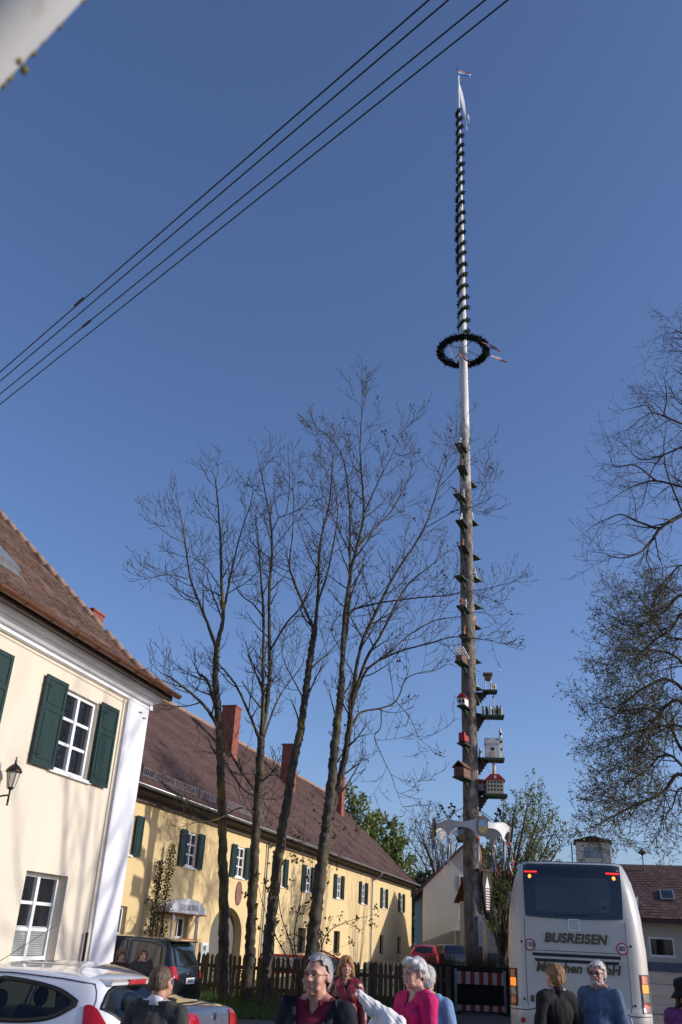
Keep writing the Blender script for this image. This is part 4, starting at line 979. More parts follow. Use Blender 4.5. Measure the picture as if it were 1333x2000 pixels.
for r_ in range(2):
    for k in range(4): MB().box(.3205, .327, -.24 + k * .14, -.17 + k * .14, .22 + r_ * .14, .3 + r_ * .14, F).build('model_window', PK, o)
wrs = MB()
for (za, zb) in ((1330, 1470), (1455, 1545)):
    wrs.tube([(px_at(8), -.2, pz(za)), Vector((1.0, -.3, pz(zb)))], .006, 4)
wrs.build('guy_wire', M['zinc'], MP)
# white sheet-metal crown ring with arches, shields and ribbons
ZC = pz(1612); rc = 1.2; nn = 192; seg8 = 8; top, botm = [], []
def crown_bottom(a):
    u_ = (a / (2 * math.pi) * seg8) % 1.0           # one arch per segment
    t = abs(u_ - .5) * 2                            # 0 mid-arch, 1 at a leg
    tt = min(1, t / .9); return -(.19 + .29 * (1 - math.sqrt(max(0, 1 - tt * tt))) ** 1.0) if t < .9 else -.48
mb = MB()
for i in range(nn):
    a = 2 * math.pi * i / nn; zt = ZC + .03 * math.cos(seg8 * a); zb = ZC + crown_bottom(a)
    for r_ in (rc, rc - .02):
        mb.v += [(px_at(ZC) + r_ * math.cos(a), r_ * math.sin(a), zt), (px_at(ZC) + r_ * math.cos(a), r_ * math.sin(a), zb)]
for i in range(nn):
    a = i * 4; b = ((i + 1) % nn) * 4
    mb.f += [(a, b, b + 1, a + 1), (a + 2, a + 3, b + 3, b + 2), (a, a + 2, b + 2, b), (a + 1, b + 1, b + 3, a + 3)]
crown = mb.build('crown_ring', mat('white_sheet_metal', (.62, .62, .62), .45, .1, 4), MP)
SH = mat('shield_sky', (.10, .22, .34), .5, .3, 9); SG = mat('shield_meadow', (.22, .19, .06), .6, .4, 9)
for k in range(8):
    a = 2 * math.pi * k / 8 + .12; T = Matrix.Translation((px_at(ZC) + (rc + .006) * math.cos(a), (rc + .006) * math.sin(a), ZC - .17)) @ Matrix.Rotation(a - math.pi / 2, 4, 'Z') @ Matrix.Rotation(math.pi, 4, 'Z')
    if k % 2 == 0:
        hexa = [(-.17, .14), (-.1, .25), (.1, .25), (.17, .14), (.17, -.12), (.1, -.24), (-.1, -.24), (-.17, -.12)]
        sh = MB().prism(hexa, -.03, .03, T).box(-.11, .11, -.028, .028, .25, .31, T).build('shield', PK if k in (2,) else mat('shield_rim', (.12, .1, .09), .5), crown)
        MB().prism([(x * .74, z * .74) for x, z in hexa if z > 0] + [(.126, 0), (-.126, 0)], .031, .036, T).prism([(x * .74, z * .74) for x, z in hexa if z > 0] + [(.126, 0), (-.126, 0)], -.036, -.031, T).build('shield_sky', SH, sh)
        MB().prism([(-.126, -.002), (.126, -.002), (.126, -.09), (.074, -.178), (-.074, -.178), (-.126, -.09)], .031, .036, T).prism([(-.126, -.002), (.126, -.002), (.126, -.09), (.074, -.178), (-.074, -.178), (-.126, -.09)], -.036, -.031, T).build('shield_meadow', SG, sh)
    a2 = 2 * math.pi * k / 8; p = (px_at(ZC) + rc * math.cos(a2), rc * math.sin(a2), ZC - .5)
    MB().sphere(p, (.07, .07, .05), 8, 6).build('bow', [M['pinkp'], M['cloth_w']][k % 2], crown)
    for q in range(3):
        b = MB(); ribbon(b, (p[0] + .02 * q, p[1], p[2]), (.05 * (q - 1), .03, -1), .75 + .1 * q, .035, 200 + k * 3 + q, .02, .05); b.build('ribbon', [M['bluep'], M['cloth_w'], M['pinkp']][q], crown)
for k in range(4):
    a = .35 + k * math.pi / 2
    MB().tube([(px_at(8) + prad(6) * math.cos(a), prad(6) * math.sin(a), pz(1578)), (px_at(ZC) + rc * math.cos(a), rc * math.sin(a), ZC)], .012, 5).build('chain', M['iron'], crown)
for a in (math.pi * 1.05, math.pi * 1.25, -.35, .15):
    sc = MB(); T = Matrix.Translation((px_at(ZC), 0, ZC)) @ Matrix.Rotation(a, 4, 'Z')
    P = [T @ Vector((rc - .05 - .38 * t, .16 * math.sin(7 * t), .05 + .42 * math.sin(3.0 * t))) for t in [i / 14 for i in range(15)]]
    sc.tube(P, .012, 5); rl = random.Random(int(a * 10))
    for p in P[2::2]: sc.sphere(p + Vector((rl.uniform(-.05, .05), rl.uniform(-.05, .05), rl.uniform(-.02, .09))), (.045, .045, .035), 6, 5)
    sc.build('iron_scroll', M['iron'], crown)
# shields low on the trunk
T = Matrix.Translation((prad(3) + .14, -.18, pz(1745))) @ Matrix.Rotation(R(35), 4, 'Z')
sh = MB().prism([(-.16, .62), (.16, .62), (.2, .3), (.12, -.35), (0, -.72), (-.12, -.35), (-.2, .3)], -.05, .05, T).box(-.35, .25, -.08, .08, .62, .7, T).build('carved_board', M['timber'], MP)
MB().prism([(-.09, .18), (0, .5), (.09, .18), (.07, -.45), (-.07, -.45)], -.058, -.051, T).build('carved_panel', PW, sh)
for k in range(8): MB().box(-.085, .085, -.064, -.059, -.4 + k * .075, -.365 + k * .075, T).build('carved_stripe', PB, sh)
T = Matrix.Translation((prad(2) * .72, -prad(2) * .70 - .03, pz(1812))) @ Matrix.Rotation(R(28), 4, 'Z')
MB().prism([(-.055, -.5), (.05, -.5), (.065, -.2), (.085, .2), (.07, .31), (.03, .36), (-.03, .36), (-.07, .31), (-.085, .2), (-.065, -.2)], -.025, .025, T).build('name_plaque', PW, MP)
for k in range(9): MB().box(-.04, .04, -.029, -.0255, -.38 + k * .065, -.366 + k * .065, T).build('plaque_line', M['zinc'], MP)

# ------------------------------------------------------------------ overhead wires
for i, (a, b) in enumerate((((0, 727), (838, 0)), ((0, 745), (876, 0)), ((0, 770), (948, 0)), ((0, 790), (992, 0)))):
    zz = 8.6 + .12 * i
    def onz(px_, py_):
        d = BAS @ np.array([px_ - 666.5, py_ - 1000.0, F_PX]); k = (zz - EYE) / d[2]; return Vector((d[0] * k, d[1] * k, zz))
    A, B = onz(*a), onz(*b); d = B - A; A2, B2 = A - d * 1.2, B + d * 1.5
    pts = [A2.lerp(B2, t / 24) for t in range(25)]
    wm = MB().tube(pts, .0085, 6)
    o = wm.build('overhead_wire', M['black'], None, True)
    tag(o, ['uppermost of the four overhead wires crossing the sky', 'second overhead wire from the top crossing the sky', 'third overhead wire from the top crossing the sky', 'lowest of the four overhead wires crossing the sky'][i], 'wire', 'overhead wires crossing the sky')
    if i < 3:
        c = onz(*((155, 590), (0, 0), (170, 632), (0, 0))[i]) if i != 1 else None
        if c: MB().tube([c - d.normalized() * .1, c + d.normalized() * .1], .017, 8).build('sleeve', M['black'], o)

# ------------------------------------------------------------------ roof edge close to the camera
def near_pt(px_, py_, dist):
    d = BAS @ np.array([px_ - 666.5, py_ - 1000.0, F_PX]); d /= np.linalg.norm(d); return Vector(d * dist) + Vector((0, 0, EYE))
A, B = near_pt(-84, 138, .50), near_pt(88, -40, .515); d = (B - A).normalized(); side = (near_pt(-100, -60, .51) - near_pt(20, 85, .505)); side = (side - d * side.dot(d)).normalized(); nrm = d.cross(side)
CE = empty('canopy_edge', A); ex = MB()
prf = [(-.024, -.006), (-.018, -.014), (.0, -.017), (.02, -.012), (.026, .004), (.012, .02), (-.012, .02), (-.024, .01)]
v = []
for e in (-.9, 1.6):
    for s_, n_ in prf: v.append(d * e + side * s_ * .72 + nrm * n_ * .72)
k = len(prf); ex.add(v, [tuple(range(k)), tuple(range(2 * k - 1, k - 1, -1))] + [(i, i + k, (i + 1) % k + k, (i + 1) % k) for i in range(k)])
ex.build('edge_rail', mat('mossy_white_paint', (.85, .86, .86), .5, .06, 9, patch=((.55, .55, .5), 22, .6, .1)), CE, True)
pn = MB(); v = [d * e + side * s_ + nrm * n_ for e in (-.9, 1.6) for s_, n_ in ((.020, .004), (.3, .02), (.3, .03), (.020, .012))]
pn.add(v, [(0, 1, 2, 3), (7, 6, 5, 4), (0, 4, 5, 1), (1, 5, 6, 2), (2, 6, 7, 3), (3, 7, 4, 0)]); pn.build('roof_sheet', M['timber'], CE)
ms = MB(); rg = random.Random(2)
for c0 in (.06, .085, .115, .2, .27):
    for q in range(26): ms.sphere(d * (c0 - .1 + rg.gauss(0, .022)) + side * (-.016 + rg.gauss(0, .0015)) + nrm * rg.gauss(-.002, .004), rg.uniform(.001, .0028), 5, 4)
tag(ms.build('moss', mat('moss', (.14, .12, .02), .95, .4, 60), CE, fix=False), kind='stuff')
tag(CE, 'blurred mossy white roof edge close overhead in the top left corner', 'roof edge')
# ------------------------------------------------------------------ picket fence
FN = empty('picket_fence', (-4.6, 29.6, gz(-4, 29)))
tag(FN, 'weathered wooden picket fence behind the ash trees and the walkers', 'fence')
fa, fb = Vector((-4.6, 29.6, 0)), Vector((3.5, 26.4, 0)); fd = (fb - fa); fl = fd.length; fd.normalize(); fs = Vector((-fd.y, fd.x, 0)); rg = random.Random(9)
pm = []
for v_ in range(5):
    w_ = .042 + .006 * v_; q = MB().prism([(-w_, 0), (w_, 0), (w_, 1.0), (w_ * .3, 1.08), (-w_ * .3, 1.08), (-w_, 1.0)], -.011, .011); pm.append(q.mesh('picket', M['fencewood']))
n = int(fl / .155)
ang = math.atan2(fd.y, fd.x)
for k in range(n):
    p = fd * (k * .155); g0 = gz(fa.x + p.x, fa.y + p.y) - gz(-4, 29)
    o = link('picket', pm[k % 5], FN, (p.x, p.y, g0 + rg.uniform(.02, .07))); o.rotation_euler = (rg.gauss(0, .02), rg.gauss(0, .022), ang)
for z in (.28, .80):
    MB().bar(fs * .035 + Vector((0, 0, z)), fd * fl + fs * .035 + Vector((0, 0, z)), .04, .09).build('rail', M['fencewood'], FN)
for k in range(5):
    p = fd * (fl * k / 4) + fs * .1; MB().box(p.x - .06, p.x + .06, p.y - .06, p.y + .06, -.1, 1.12).build('post', M['fencewood'], FN)
# second fence farther back towards the yellow house
F2 = empty('garden_fence', (2.2, 40.0, gz(2.2, 40)))
tag(F2, 'pale topped garden fence farther back in front of the yellow house', 'fence')
for k in range(38):
    o = link('picket', pm[k % 5], F2, (k * .16, k * .05, -.1)); o.rotation_euler = (0, rg.gauss(0, .02), math.atan2(.05, .16))
for z in (.2, .75): MB().bar((0, .04, z - .1), (6.1, 1.94, z - .1), .04, .08).build('rail', M['fencewood'], F2)

# pharmacy sign board behind the fence
c = at(552, 1882, 31.5)
SG_ = empty('pharmacy_sign', (c.x, 31.5, gz(c.x, 31.5))); zz = c.z - gz(c.x, 31.5)
rd_ = mat('sign_red', (.5, .04, .03), .5)
fr = MB(); 
for a, b in (((-.72, -.25), (.72, -.25)), ((-.72, .24), (.72, .24))): fr.box(a[0], b[0], -.03, .03, zz + a[1] - .03, zz + a[1] + .03)
fr.box(-.75, -.69, -.03, .03, -.05, zz + .27).box(.69, .75, -.03, .03, -.05, zz + .27); fr.build('frame', rd_, SG_)
MB().box(-.69, .69, -.012, .012, zz - .22, zz + .21).build('panel', mat('sign_cream', (.62, .6, .54), .5, .06, 3), SG_)
gl_ = mat('sign_grey', (.16, .14, .13), .6)
link('lettering', text_mesh('SCHLOSS', .20, gl_, .003), SG_, (.2, -.018, zz + .07), (R(90), 0, 0)); link('lettering', text_mesh('APOTHEKE', .125, gl_, .003), SG_, (.2, -.018, zz - .09), (R(90), 0, 0))
MB().prism([(-.6, zz - .13), (-.5, zz + .05), (-.42, zz + .0), (-.36, zz + .13), (-.28, zz - .0), (-.26, zz - .13)], -.019, -.013).build('logo', gl_, SG_)
tag(SG_, 'cream pharmacy sign with red frame standing behind the picket fence', 'sign')
# sheltered notice panel with a red gable frame (right of the sign, half hidden)
c = at(640, 1878, 33.0); NB = empty('map_board', (c.x, 33, gz(c.x, 33))); zz = c.z - gz(c.x, 33)
MB().box(-.85, -.78, -.04, .04, -.1, zz).box(.78, .85, -.04, .04, -.1, zz).build('post', rd_, NB)
MB().bar((-1.25, 0, zz - .12), (-.2, 0, zz + .32), .06).bar((.9, 0, zz - .1), (-.2, 0, zz + .32), .06).build('gable_frame', rd_, NB)
MB().prism([(-.78, zz - .3), (.78, zz - .3), (.78, zz - .06), (-.2, zz + .26), (-.78, zz + .02)], -.02, .02).build('map_panel', mat('map_print', (.10, .17, .06), .5, .5, 2.2, col2=(.12, .16, .3)), NB)
tag(NB, 'colourful map panel under a red gable frame behind the woman in maroon', 'notice board')

# shrubs on the yellow wall and box balls
def leaf_column(name, label, p, h, r0, n, seed, leaf, stem=True, ball=False, group=None):
    rt = empty(name, p); r = random.Random(seed); mb = MB(); st = MB()
    if stem:
        for k in range(3):
            P = [Vector((r.gauss(0, .04), r.gauss(0, .03), h * t / 8)) + Vector((.05 * math.sin(t + k * 2), 0, 0)) for t in range(9)]; st.tube(P, [.022 * (1 - t / 11) for t in range(9)], 5)
    else: st.tube([(0, 0, 0), (0, 0, h * .5)], .03, 5)
    st.build('stem', M['bark'], rt)
    for k in range(n):
        if ball:
            d = Vector((r.gauss(0, 1), r.gauss(0, 1), r.gauss(0, 1))).normalized() * r0 * r.uniform(.75, 1.05); q = Vector((0, 0, r0)) + d; sz = .07
        else:
            t = r.random() ** .8; rr_ = r0 * (1 - .75 * t) * (0.5 + .5 * math.sin(9 * t + seed) ** 2) + .05; a = r.uniform(0, 6.28); q = Vector((math.cos(a) * rr_ * r.random() ** .6 * 1.2, math.sin(a) * rr_ * .5, .15 + (h - .1) * t)); sz = .055
        a = Vector((r.gauss(0, 1), r.gauss(0, 1), r.gauss(0, 1))).normalized(); b = a.cross(Vector((r.gauss(0, 1), r.gauss(0, 1), r.gauss(0, 1)))).normalized(); z = sz * r.uniform(.6, 1.3)
        mb.add([q, q + a * z * .5 + b * z * .4, q + a * z, q + a * z * .5 - b * z * .4], [(0, 1, 2, 3)])
    tag(mb.build('foliage', leaf, rt, fix=False), kind='stuff'); tag(rt, label, 'shrub', group)
Mh2 = Matrix.Translation(loc2) @ Matrix.Rotation(rz2, 4, 'Z')
leaf_column('climbing_shrub', 'taller of two slim climbing shrubs on the yellow wall left of the pharmacy door', Mh2 @ Vector((Y(28.75), -.3, 0)), 4.5, .34, 2200, 3, M['leafE'])
leaf_column('climbing_shrub', 'shorter bushier climbing shrub on the yellow wall, left one of the pair', Mh2 @ Vector((Y(27.95), -.35, 0)), 3.9, .45, 2300, 8, M['leafE'])
leaf_column('box_ball', 'round clipped box bush beside the gateway of the yellow house', Mh2 @ Vector((Y(34.0), -.9, 0)), .9, .42, 900, 5, M['leafC'], False, True)
leaf_column('box_cone', 'small dark conical bush below the notice board', Mh2 @ Vector((Y(32.3), -.9, 0)), 1.15, .3, 900, 6, M['leafC'])

# ------------------------------------------------------------------ raised bed round the maypole, barrier
BD = empty('raised_bed', (4.68, 29.1, gz(4.6, 29.0)))
bk = mat('dark_sleeper', (.022, .018, .015), .9, .3, 6, .4, 30)
for k in range(5):
    for (x0, x1, y0, y1) in ((-1.75, 1.75, -1.2, -1.05), (-1.75, 1.75, 1.05, 1.2), (-1.75, -1.6, -1.049, 1.049), (1.6, 1.75, -1.049, 1.049)):
        MB().box(x0, x1, y0, y1, k * .25 - .1, k * .25 + .14).build('sleeper', bk, BD)
MB().box(-1.59, 1.59, -1.04, 1.04, 0, 1.1).build('soil', M['timber'], BD)
tag(BD, 'dark timber raised bed around the foot of the maypole', 'planter')
rg = random.Random(4); gm = mat('dry_grass', (.2, .14, .07), .9, .4, 5, col2=(.09, .09, .035))
for i, (x, y, n_, hh, lb) in enumerate(((.1, -.6, 240, .5, 'tuft of dry ornamental grass at the front of the maypole bed'), (-1.1, -.5, 200, .45, 'dry lavender clump on the left side of the maypole bed'), (1.1, -.4, 200, .4, 'low dry clump on the right side of the maypole bed'))):
    b = MB()
    for k in range(n_):
        a = rg.uniform(0, 6.28); r_ = rg.random() ** .5 * .45; p = Vector((math.cos(a) * r_, math.sin(a) * r_ * .7, 0)); d = Vector((rg.gauss(0, .25), rg.gauss(0, .25), 1)).normalized() * hh * rg.uniform(.5, 1.2)
        e = Vector((math.cos(a), math.sin(a), 0)) * .008; b.add([p - e, p + e, p + d], [(0, 1, 2)])
    tag(b.build('dry_clump', gm, fix=False, loc=(4.68 + x, 29.1 + y, gz(4.6, 29.0) + 1.1)), lb, 'plant', 'dry plants in the maypole bed')
BR_ = empty('road_barrier', (at(940, 1980, 27.0).x, 27.0, gz(4.5, 27.0))); wm_ = mat('barrier_white', (.45, .43, .41), .5, .1, 6); rm_ = mat('barrier_red', (.28, .025, .025), .5, .15, 6)
for z0_, z1_ in ((.72, 1.02), (.08, .22)):
    x = -.66; k = 0
    while x < .66:
        x1 = min(.66, x + .125); MB().prism([(x, z0_), (x1, z0_), (x1, z1_), (x, z1_)], -.012, .012).build('stripe', rm_ if k % 2 else wm_, BR_); x = x1; k += 1
for x in (-.69, .69): MB().box(x - .03, x + .03, -.02, .02, 0, 1.08).build('leg', M['zinc'], BR_); MB().box(x - .05, x + .05, -.3, .3, -.01, .05).build('foot', M['black'], BR_)
BR_.rotation_euler = (0, 0, R(5))
tag(BR_, 'red and white striped road barrier standing left of the bus', 'barrier')

# ------------------------------------------------------------------ grey gable house and its annexe
gA = at(827, 1735, 72); gz0 = gz(8, 72)
GH = empty('grey_house', (gA.x, 72, gz0), R(-2)); tag(GH, 'plain grey gabled house behind the maypole', 'house')
e = gA.z - gz0; W_ = 7.6; pk = e + 3.75
gw = MB(); hs = [(2.75, 3.85, e + .05, e + 1.05), (2.72, 3.82, e - 2.0, e - .95)]
wall_holes(gw, 0, W_, -.5, e, [(a, b, c_, d_) for a, b, c_, d_ in hs if d_ < e], .2)
gw.add([(0, 0, e), (W_, 0, e), (W_ / 2, 0, pk)], [(0, 1, 2)]); gw.add([(0, 0, -.5), (0, 10, -.5), (0, 10, e), (0, 0, e)], [(0, 1, 2, 3)]); gw.add([(W_, 0, -.5), (W_, 10, -.5), (W_, 10, e), (W_, 0, e)], [(3, 2, 1, 0)])
gw.build('wall', M['greywall'], GH)
window(GH, *hs[1], .12, 1, 1, each=False, fw=.09, sill=False)
o = MB().box(hs[0][0], hs[0][1], -.05, .02, hs[0][2], hs[0][3]).build('window', M['paint'], GH); MB().box(hs[0][0] + .1, hs[0][1] - .1, -.06, -.051, hs[0][2] + .1, hs[0][3] - .1).build('pane', M['glass'], o)
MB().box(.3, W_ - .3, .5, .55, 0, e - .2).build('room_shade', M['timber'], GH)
rf = MB(); sl = (pk - e) / (W_ / 2)
rf.prism([(-.55, e - .55 * sl), (W_ / 2, pk), (W_ + .55, e - .55 * sl), (W_ + .55, e - .55 * sl + .16), (W_ / 2, pk + .17), (-.55, e - .55 * sl + .16)], -.35, 10.4); rf.build('roof', mat('maroon_roof', (.10, .035, .03), .8, .2, 2), GH)
MB().box(2.3, 4.3, -1.5, -.002, .0, 2.5).build('porch', M['greywall'], GH)
rl = MB()
for k in range(24): rl.tube([(1.0 + k * .17, -2.4, 0), (1.0 + k * .17, -2.4, 1.0)], .012, 4)
rl.tube([(1.0, -2.4, 1.0), (5.0, -2.4, 1.0)], .025, 5); rl.build('railing', M['iron'], GH)
aA = at(948, 1699, 62); AN = empty('annexe', (aA.x, 62, gz(aA.x, 62)), R(6)); tag(AN, 'low annexe with red brown roof half hidden behind the airy tree', 'building')
ez = aA.z - gz(aA.x, 62) - 1.7
MB().box(0, 9, 0, 7, -.4, ez).build('wall', M['greywall'], AN); MB().box(-.001, 9.001, -.02, -.002, -.4, .7).build('plinth', mat('blue_grey_plinth', (.17, .19, .23), .8, .1, 2), AN)
MB().prism([(-.4, ez), (3.5, ez + 2.2), (7.4, ez), (7.4, ez - .1), (3.5, ez + 2.0), (-.4, ez - .1)], -.3, 9.4, axis='x').build('roof', mat('annexe_tile', (.17, .075, .05), .85, .25, 3), AN)

# ------------------------------------------------------------------ fire station on the right with hose tower and siren
fA = at(1246, 1896, 57); fg = gz(18, 57)
FS = empty('fire_station', (fA.x - 6.0, 57 + 2.0, fg), R(-17)); tag(FS, 'long pale building with dark brown roof and skylight beyond the car park at the right', 'building')
LF = 26; hs = [(5.5, 6.7, .75, 1.75), (7.1, 8.55, .72, 1.78), (1.5, 2.8, .75, 1.75), (12, 13.4, .75, 1.75)]
fw_ = MB(); wall_holes(fw_, 0, LF, -.6, 2.75, hs, .22); fw_.box(0, LF, 8.9, 9, -.6, 2.75).box(-.02, -.001, 0, 9, -.6, 2.75); fw_.build('wall', M['greywall'], FS)
for h_ in hs: window(FS, *h_, .10, 1 if h_[0] == 7.1 else 2, 1 if h_[0] == 7.1 else 2, each=False, fw=.11, sill=False)
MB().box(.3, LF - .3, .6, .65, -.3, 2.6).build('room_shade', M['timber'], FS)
MB().box(-.001, LF, -.05, -.002, -.6, .45).build('plinth', mat('slate_plinth', (.13, .145, .18), .8, .15, 2), FS)
rpf = [(-.9, 2.72), (4.6, 6.15)]
rf = MB(); rf.prism([(-.9, 2.72), (4.6, 6.15), (10, 2.7), (10, 2.5), (4.6, 5.9), (-.9, 2.5)], -.6, LF + .5, axis='x'); ro = rf.build('roof', M['deck'], FS)
tag(tile_field([(y, z + .03) for y, z in rpf], -.6, LF + .5, .3, .34, 21).build('tile_rows', M['tileB'], ro, fix=False), kind='stuff')
t0 = Vector((0, 5.5, 3.43)).normalized(); nn_ = Vector((0, -t0.z, t0.y)); p0 = Vector((8.5, -.9, 2.72)) + t0 * 2.0
Mx = Matrix(((1, 0, 0, p0.x), (0, t0.y, nn_.y, p0.y), (0, t0.z, nn_.z, p0.z), (0, 0, 0, 1)))
so = MB().box(-.42, .42, 0, 1.1, .05, .16, Mx).build('roof_window', M['zinc'], ro); MB().box(-.32, .32, .1, 1.0, .161, .166, Mx).build('pane', M['glass'], so)
MB().box(10.6, 10.8, -.12, -.051, 2.0, 2.25).build('wall_lamp', M['iron'], FS)
leaf_column('potted_conifer', 'dark conifer against the pale wall at the right edge', FS.matrix_basis @ Vector((9.7, -.8, 0)), 1.9, .5, 900, 15, M['leafC'])
tA = at(1160, 1690, 74); tg_ = gz(tA.x, 74)
HT = empty('hose_tower', (tA.x, 74, tg_), R(-14)); tag(HT, 'white louvred tower with a flat dark cap rising behind the bus', 'tower')
zt_ = at(1160, 1648, 74).z - tg_; hw_ = 1.28
MB().box(-hw_, hw_, -hw_, hw_, -.3, zt_).build('shaft', M['cream'], HT)
MB().prism([(-hw_ - .18, zt_), (hw_ + .18, zt_), (hw_ + .15, zt_ + .12), (.2, zt_ + .42), (-.2, zt_ + .42), (-hw_ - .15, zt_ + .12)], -hw_ - .18, hw_ + .18).build('cap', M['timber'], HT)
lo = MB()
for k in range(14): lo.box(-.62 + k * .1, -.58 + k * .1, -hw_ - .03, -hw_ - .002, zt_ - 1.15, zt_ - .4)
lo.box(-.7, .75, -hw_ - .012, -hw_ - .001, zt_ - 1.2, zt_ - .35); lo.build('louvre', M['zinc'], HT)
MB().tube([(-hw_ - .35, -.4, -.2), (-hw_ - .35, -.4, zt_ + .1)], .05, 6).build('mast_pipe', M['zinc'], HT)
sA = at(1257, 1690, 60.5); SI = empty('roof_siren', (sA.x, 60.5, sA.z - .2))
SI.scale = (.5, .5, .85)
MB().tube([(0, 0, -.8), (0, 0, 1.0)], .07, 8).build('mast', M['iron'], SI); MB().lathe([(.1, .95), (.3, 1.05), (.62, 1.1), (.62, 1.14), (.3, 1.28), (.12, 1.34), (.1, 1.45)], 14).build('horn', M['iron'], SI)
tag(SI, 'dark mushroom shaped siren on a mast above the brown roof', 'siren')
# ------------------------------------------------------------------ coach
bc = at(1131, 1950, 18.0)
BUS = empty('coach', (bc.x, bc.y, 0), R(-15.9)); tag(BUS, 'white touring coach seen from behind with dark rear window', 'bus')
BW = mat('coach_white', (.47, .455, .425), .28, .02, 2, coat=.6, patch=((.38, .365, .33), 1.6, .56, .25)); BD_ = mat('coach_glass', (.012, .013, .016), .04, spec=.7, coat=1.0)
def bw(z):  return float(np.interp(z, [.25, .6, 1.2, 1.9, 2.45, 2.8, 3.1, 3.3, 3.42, 3.46], [1.22, 1.265, 1.275, 1.27, 1.235, 1.19, 1.12, 1.04, .985, .95]))
def by(z):  return float(np.interp(z, [.25, .6, .9, 1.0, 1.9, 2.42, 3.0, 3.3, 3.42, 3.46], [.06, 0, 0, .05, .09, .13, .26, .36, .48, .62]))
def rear_y(x, z):       # rear face, gently convex, rounded into the sides
    w_ = bw(z); t = min(1, abs(x) / w_); return by(z) + .10 * t ** 2 + .22 * max(0, (t - .80) / .20) ** 2.2
zs = [.25, .4, .6, .75, .9, .93, 1.0, 1.2, 1.45, 1.7, 1.9, 2.1, 2.3, 2.45, 2.6, 2.8, 2.95, 3.1, 3.2, 3.3, 3.37, 3.42, 3.46]
ring = [-1, -.985, -.95, -.9, -.84, -.78, -.65, -.5, -.3, -.1, .1, .3, .5, .65, .78, .84, .9, .95, .985, 1]
mb = MB(); nr = len(ring) + 2
for z in zs:
    w_ = bw(z); mb.v.append((-w_, 11.8, z))
    for t in ring: mb.v.append((t * w_, rear_y(t * w_, z), z))
    mb.v.append((w_, 11.8, z))
for i in range(len(zs) - 1):
    for j in range(nr - 1):
        a = i * nr + j; mb.f.append((a, a + 1, a + nr + 1, a + nr))
    mb.f.append((i * nr + nr - 1, i * nr, (i + 1) * nr, (i + 1) * nr + nr - 1))
mb.f.append(tuple((len(zs) - 1) * nr + j for j in range(nr))); mb.f.append(tuple(reversed(range(nr))))
mb.build('body', BW, BUS, True)
def rear_patch(name, mtl, x0, x1, z0, z1, off=.006, nx=14, nz=10, shape=None, parent=None, thick=.0):
    """panel that follows the rear of the coach"""
    p = MB()
    for k in range(nz + 1):
        z = z0 + (z1 - z0) * k / nz
        for i in range(nx + 1):
            x = x0 + (x1 - x0) * i / nx
            if shape: xx, zz_ = shape(i / nx, k / nz)
            else: xx, zz_ = x, z
            p.v.append((xx, rear_y(xx, zz_) - off, zz_))
    for k in range(nz):
        for i in range(nx):
            a = k * (nx + 1) + i; p.f.append((a, a + 1, a + nx + 2, a + nx + 1))
    nf = len(p.v); p.v += list(p.v); n0 = nf; p.v += [(x, y + off + .012, z) for x, y, z in p.v[:nf]]
    rim = [i for i in range(nx + 1)] + [k * (nx + 1) + nx for k in range(1, nz + 1)] + [nz * (nx + 1) + i for i in range(nx - 1, -1, -1)] + [k * (nx + 1) for k in range(nz - 1, 0, -1)]
    for a, b in zip(rim, rim[1:] + rim[:1]): p.f.append((b + n0, a + n0, a + 2 * n0, b + 2 * n0))
    return p.build(name, mtl, parent or BUS, True, fix=False)
def win_shape(u_, v_):
    zb, zt = 2.40 + .03 * (abs(u_ - .5) * 2) ** 2, 3.458
    z = zb + (zt - zb) * v_; half = min(.93 - .03 * (1 - v_) ** 3, bw(z) * .968); return ((u_ * 2 - 1) * half, z)
rw = rear_patch('rear_window', BD_, 0, 0, 0, 0, .020, 22, 16, win_shape)
rear_patch('inner_pane', mat('coach_inner_glass', (.035, .038, .045), .05, .3, 2.5, spec=.7, coat=1.0), -.70, .70, 2.52, 3.14, .0215, 14, 8, parent=rw)
MB().tube([(-.35, rear_y(-.35, 2.47) - .02, 2.46), (.3, rear_y(.3, 2.47) - .02, 2.47)], .012, 6).build('wiper', M['black'], rw)
# sticker in the window
def on_rear(name, me, x, z, parent, off=.012, sc=(1, 1, 1)):
    dz = .05; tl = math.atan2(rear_y(x, z + dz) - rear_y(x, z - dz), 2 * dz); yw = math.atan2(rear_y(x + .1, z) - rear_y(x - .1, z), .2)
    o = link(name, me, parent, (x, rear_y(x, z) - off, z)); o.rotation_euler = (R(90) - tl, 0, yw); o.scale = sc; return o
def disc(r, mtl, h=.002, n=28): return MB().lathe([(r, 0), (r, h)], n).mesh('disc', mtl)
rdm = mat('sticker_red', (.35, .015, .03), .5); whm = mat('sticker_white', (.6, .58, .55), .5); bkm = mat('sticker_black', (.02, .02, .02), .5); ghost = mat('faint_sticker', (.075, .08, .085), .3)
on_rear('window_sticker', disc(.1, ghost), .55, 2.62, rw, .0245); on_rear('sticker_digits', text_mesh('100', .11, BD_, .001, .003), .55, 2.62, rw, .0272)
GOLD = mat('bronze_lettering', (.095, .065, .02), .5, .1, 8)
on_rear('lettering', text_mesh('BUSREISEN', .225, GOLD, .003, .009, .22, 1.06), 0, 2.06, BUS, .010, (1.0, 1, 1))
on_rear('lettering', text_mesh('München GmbH', .215, GOLD, .003, .009, .22, 1.06), .01, 1.56, BUS, .010, (1.0, 1, 1))
for x, tx in ((-.84, '100'), (.84, '80')):
    o = on_rear('speed_sticker', disc(.105, rdm), x, 1.93, BUS, .006); on_rear('sticker_face', disc(.082, whm), x, 1.93, o.parent, .0085); on_rear('sticker_digits', text_mesh(tx, .115, bkm, .001, .003), x, 1.93, BUS, .0115)
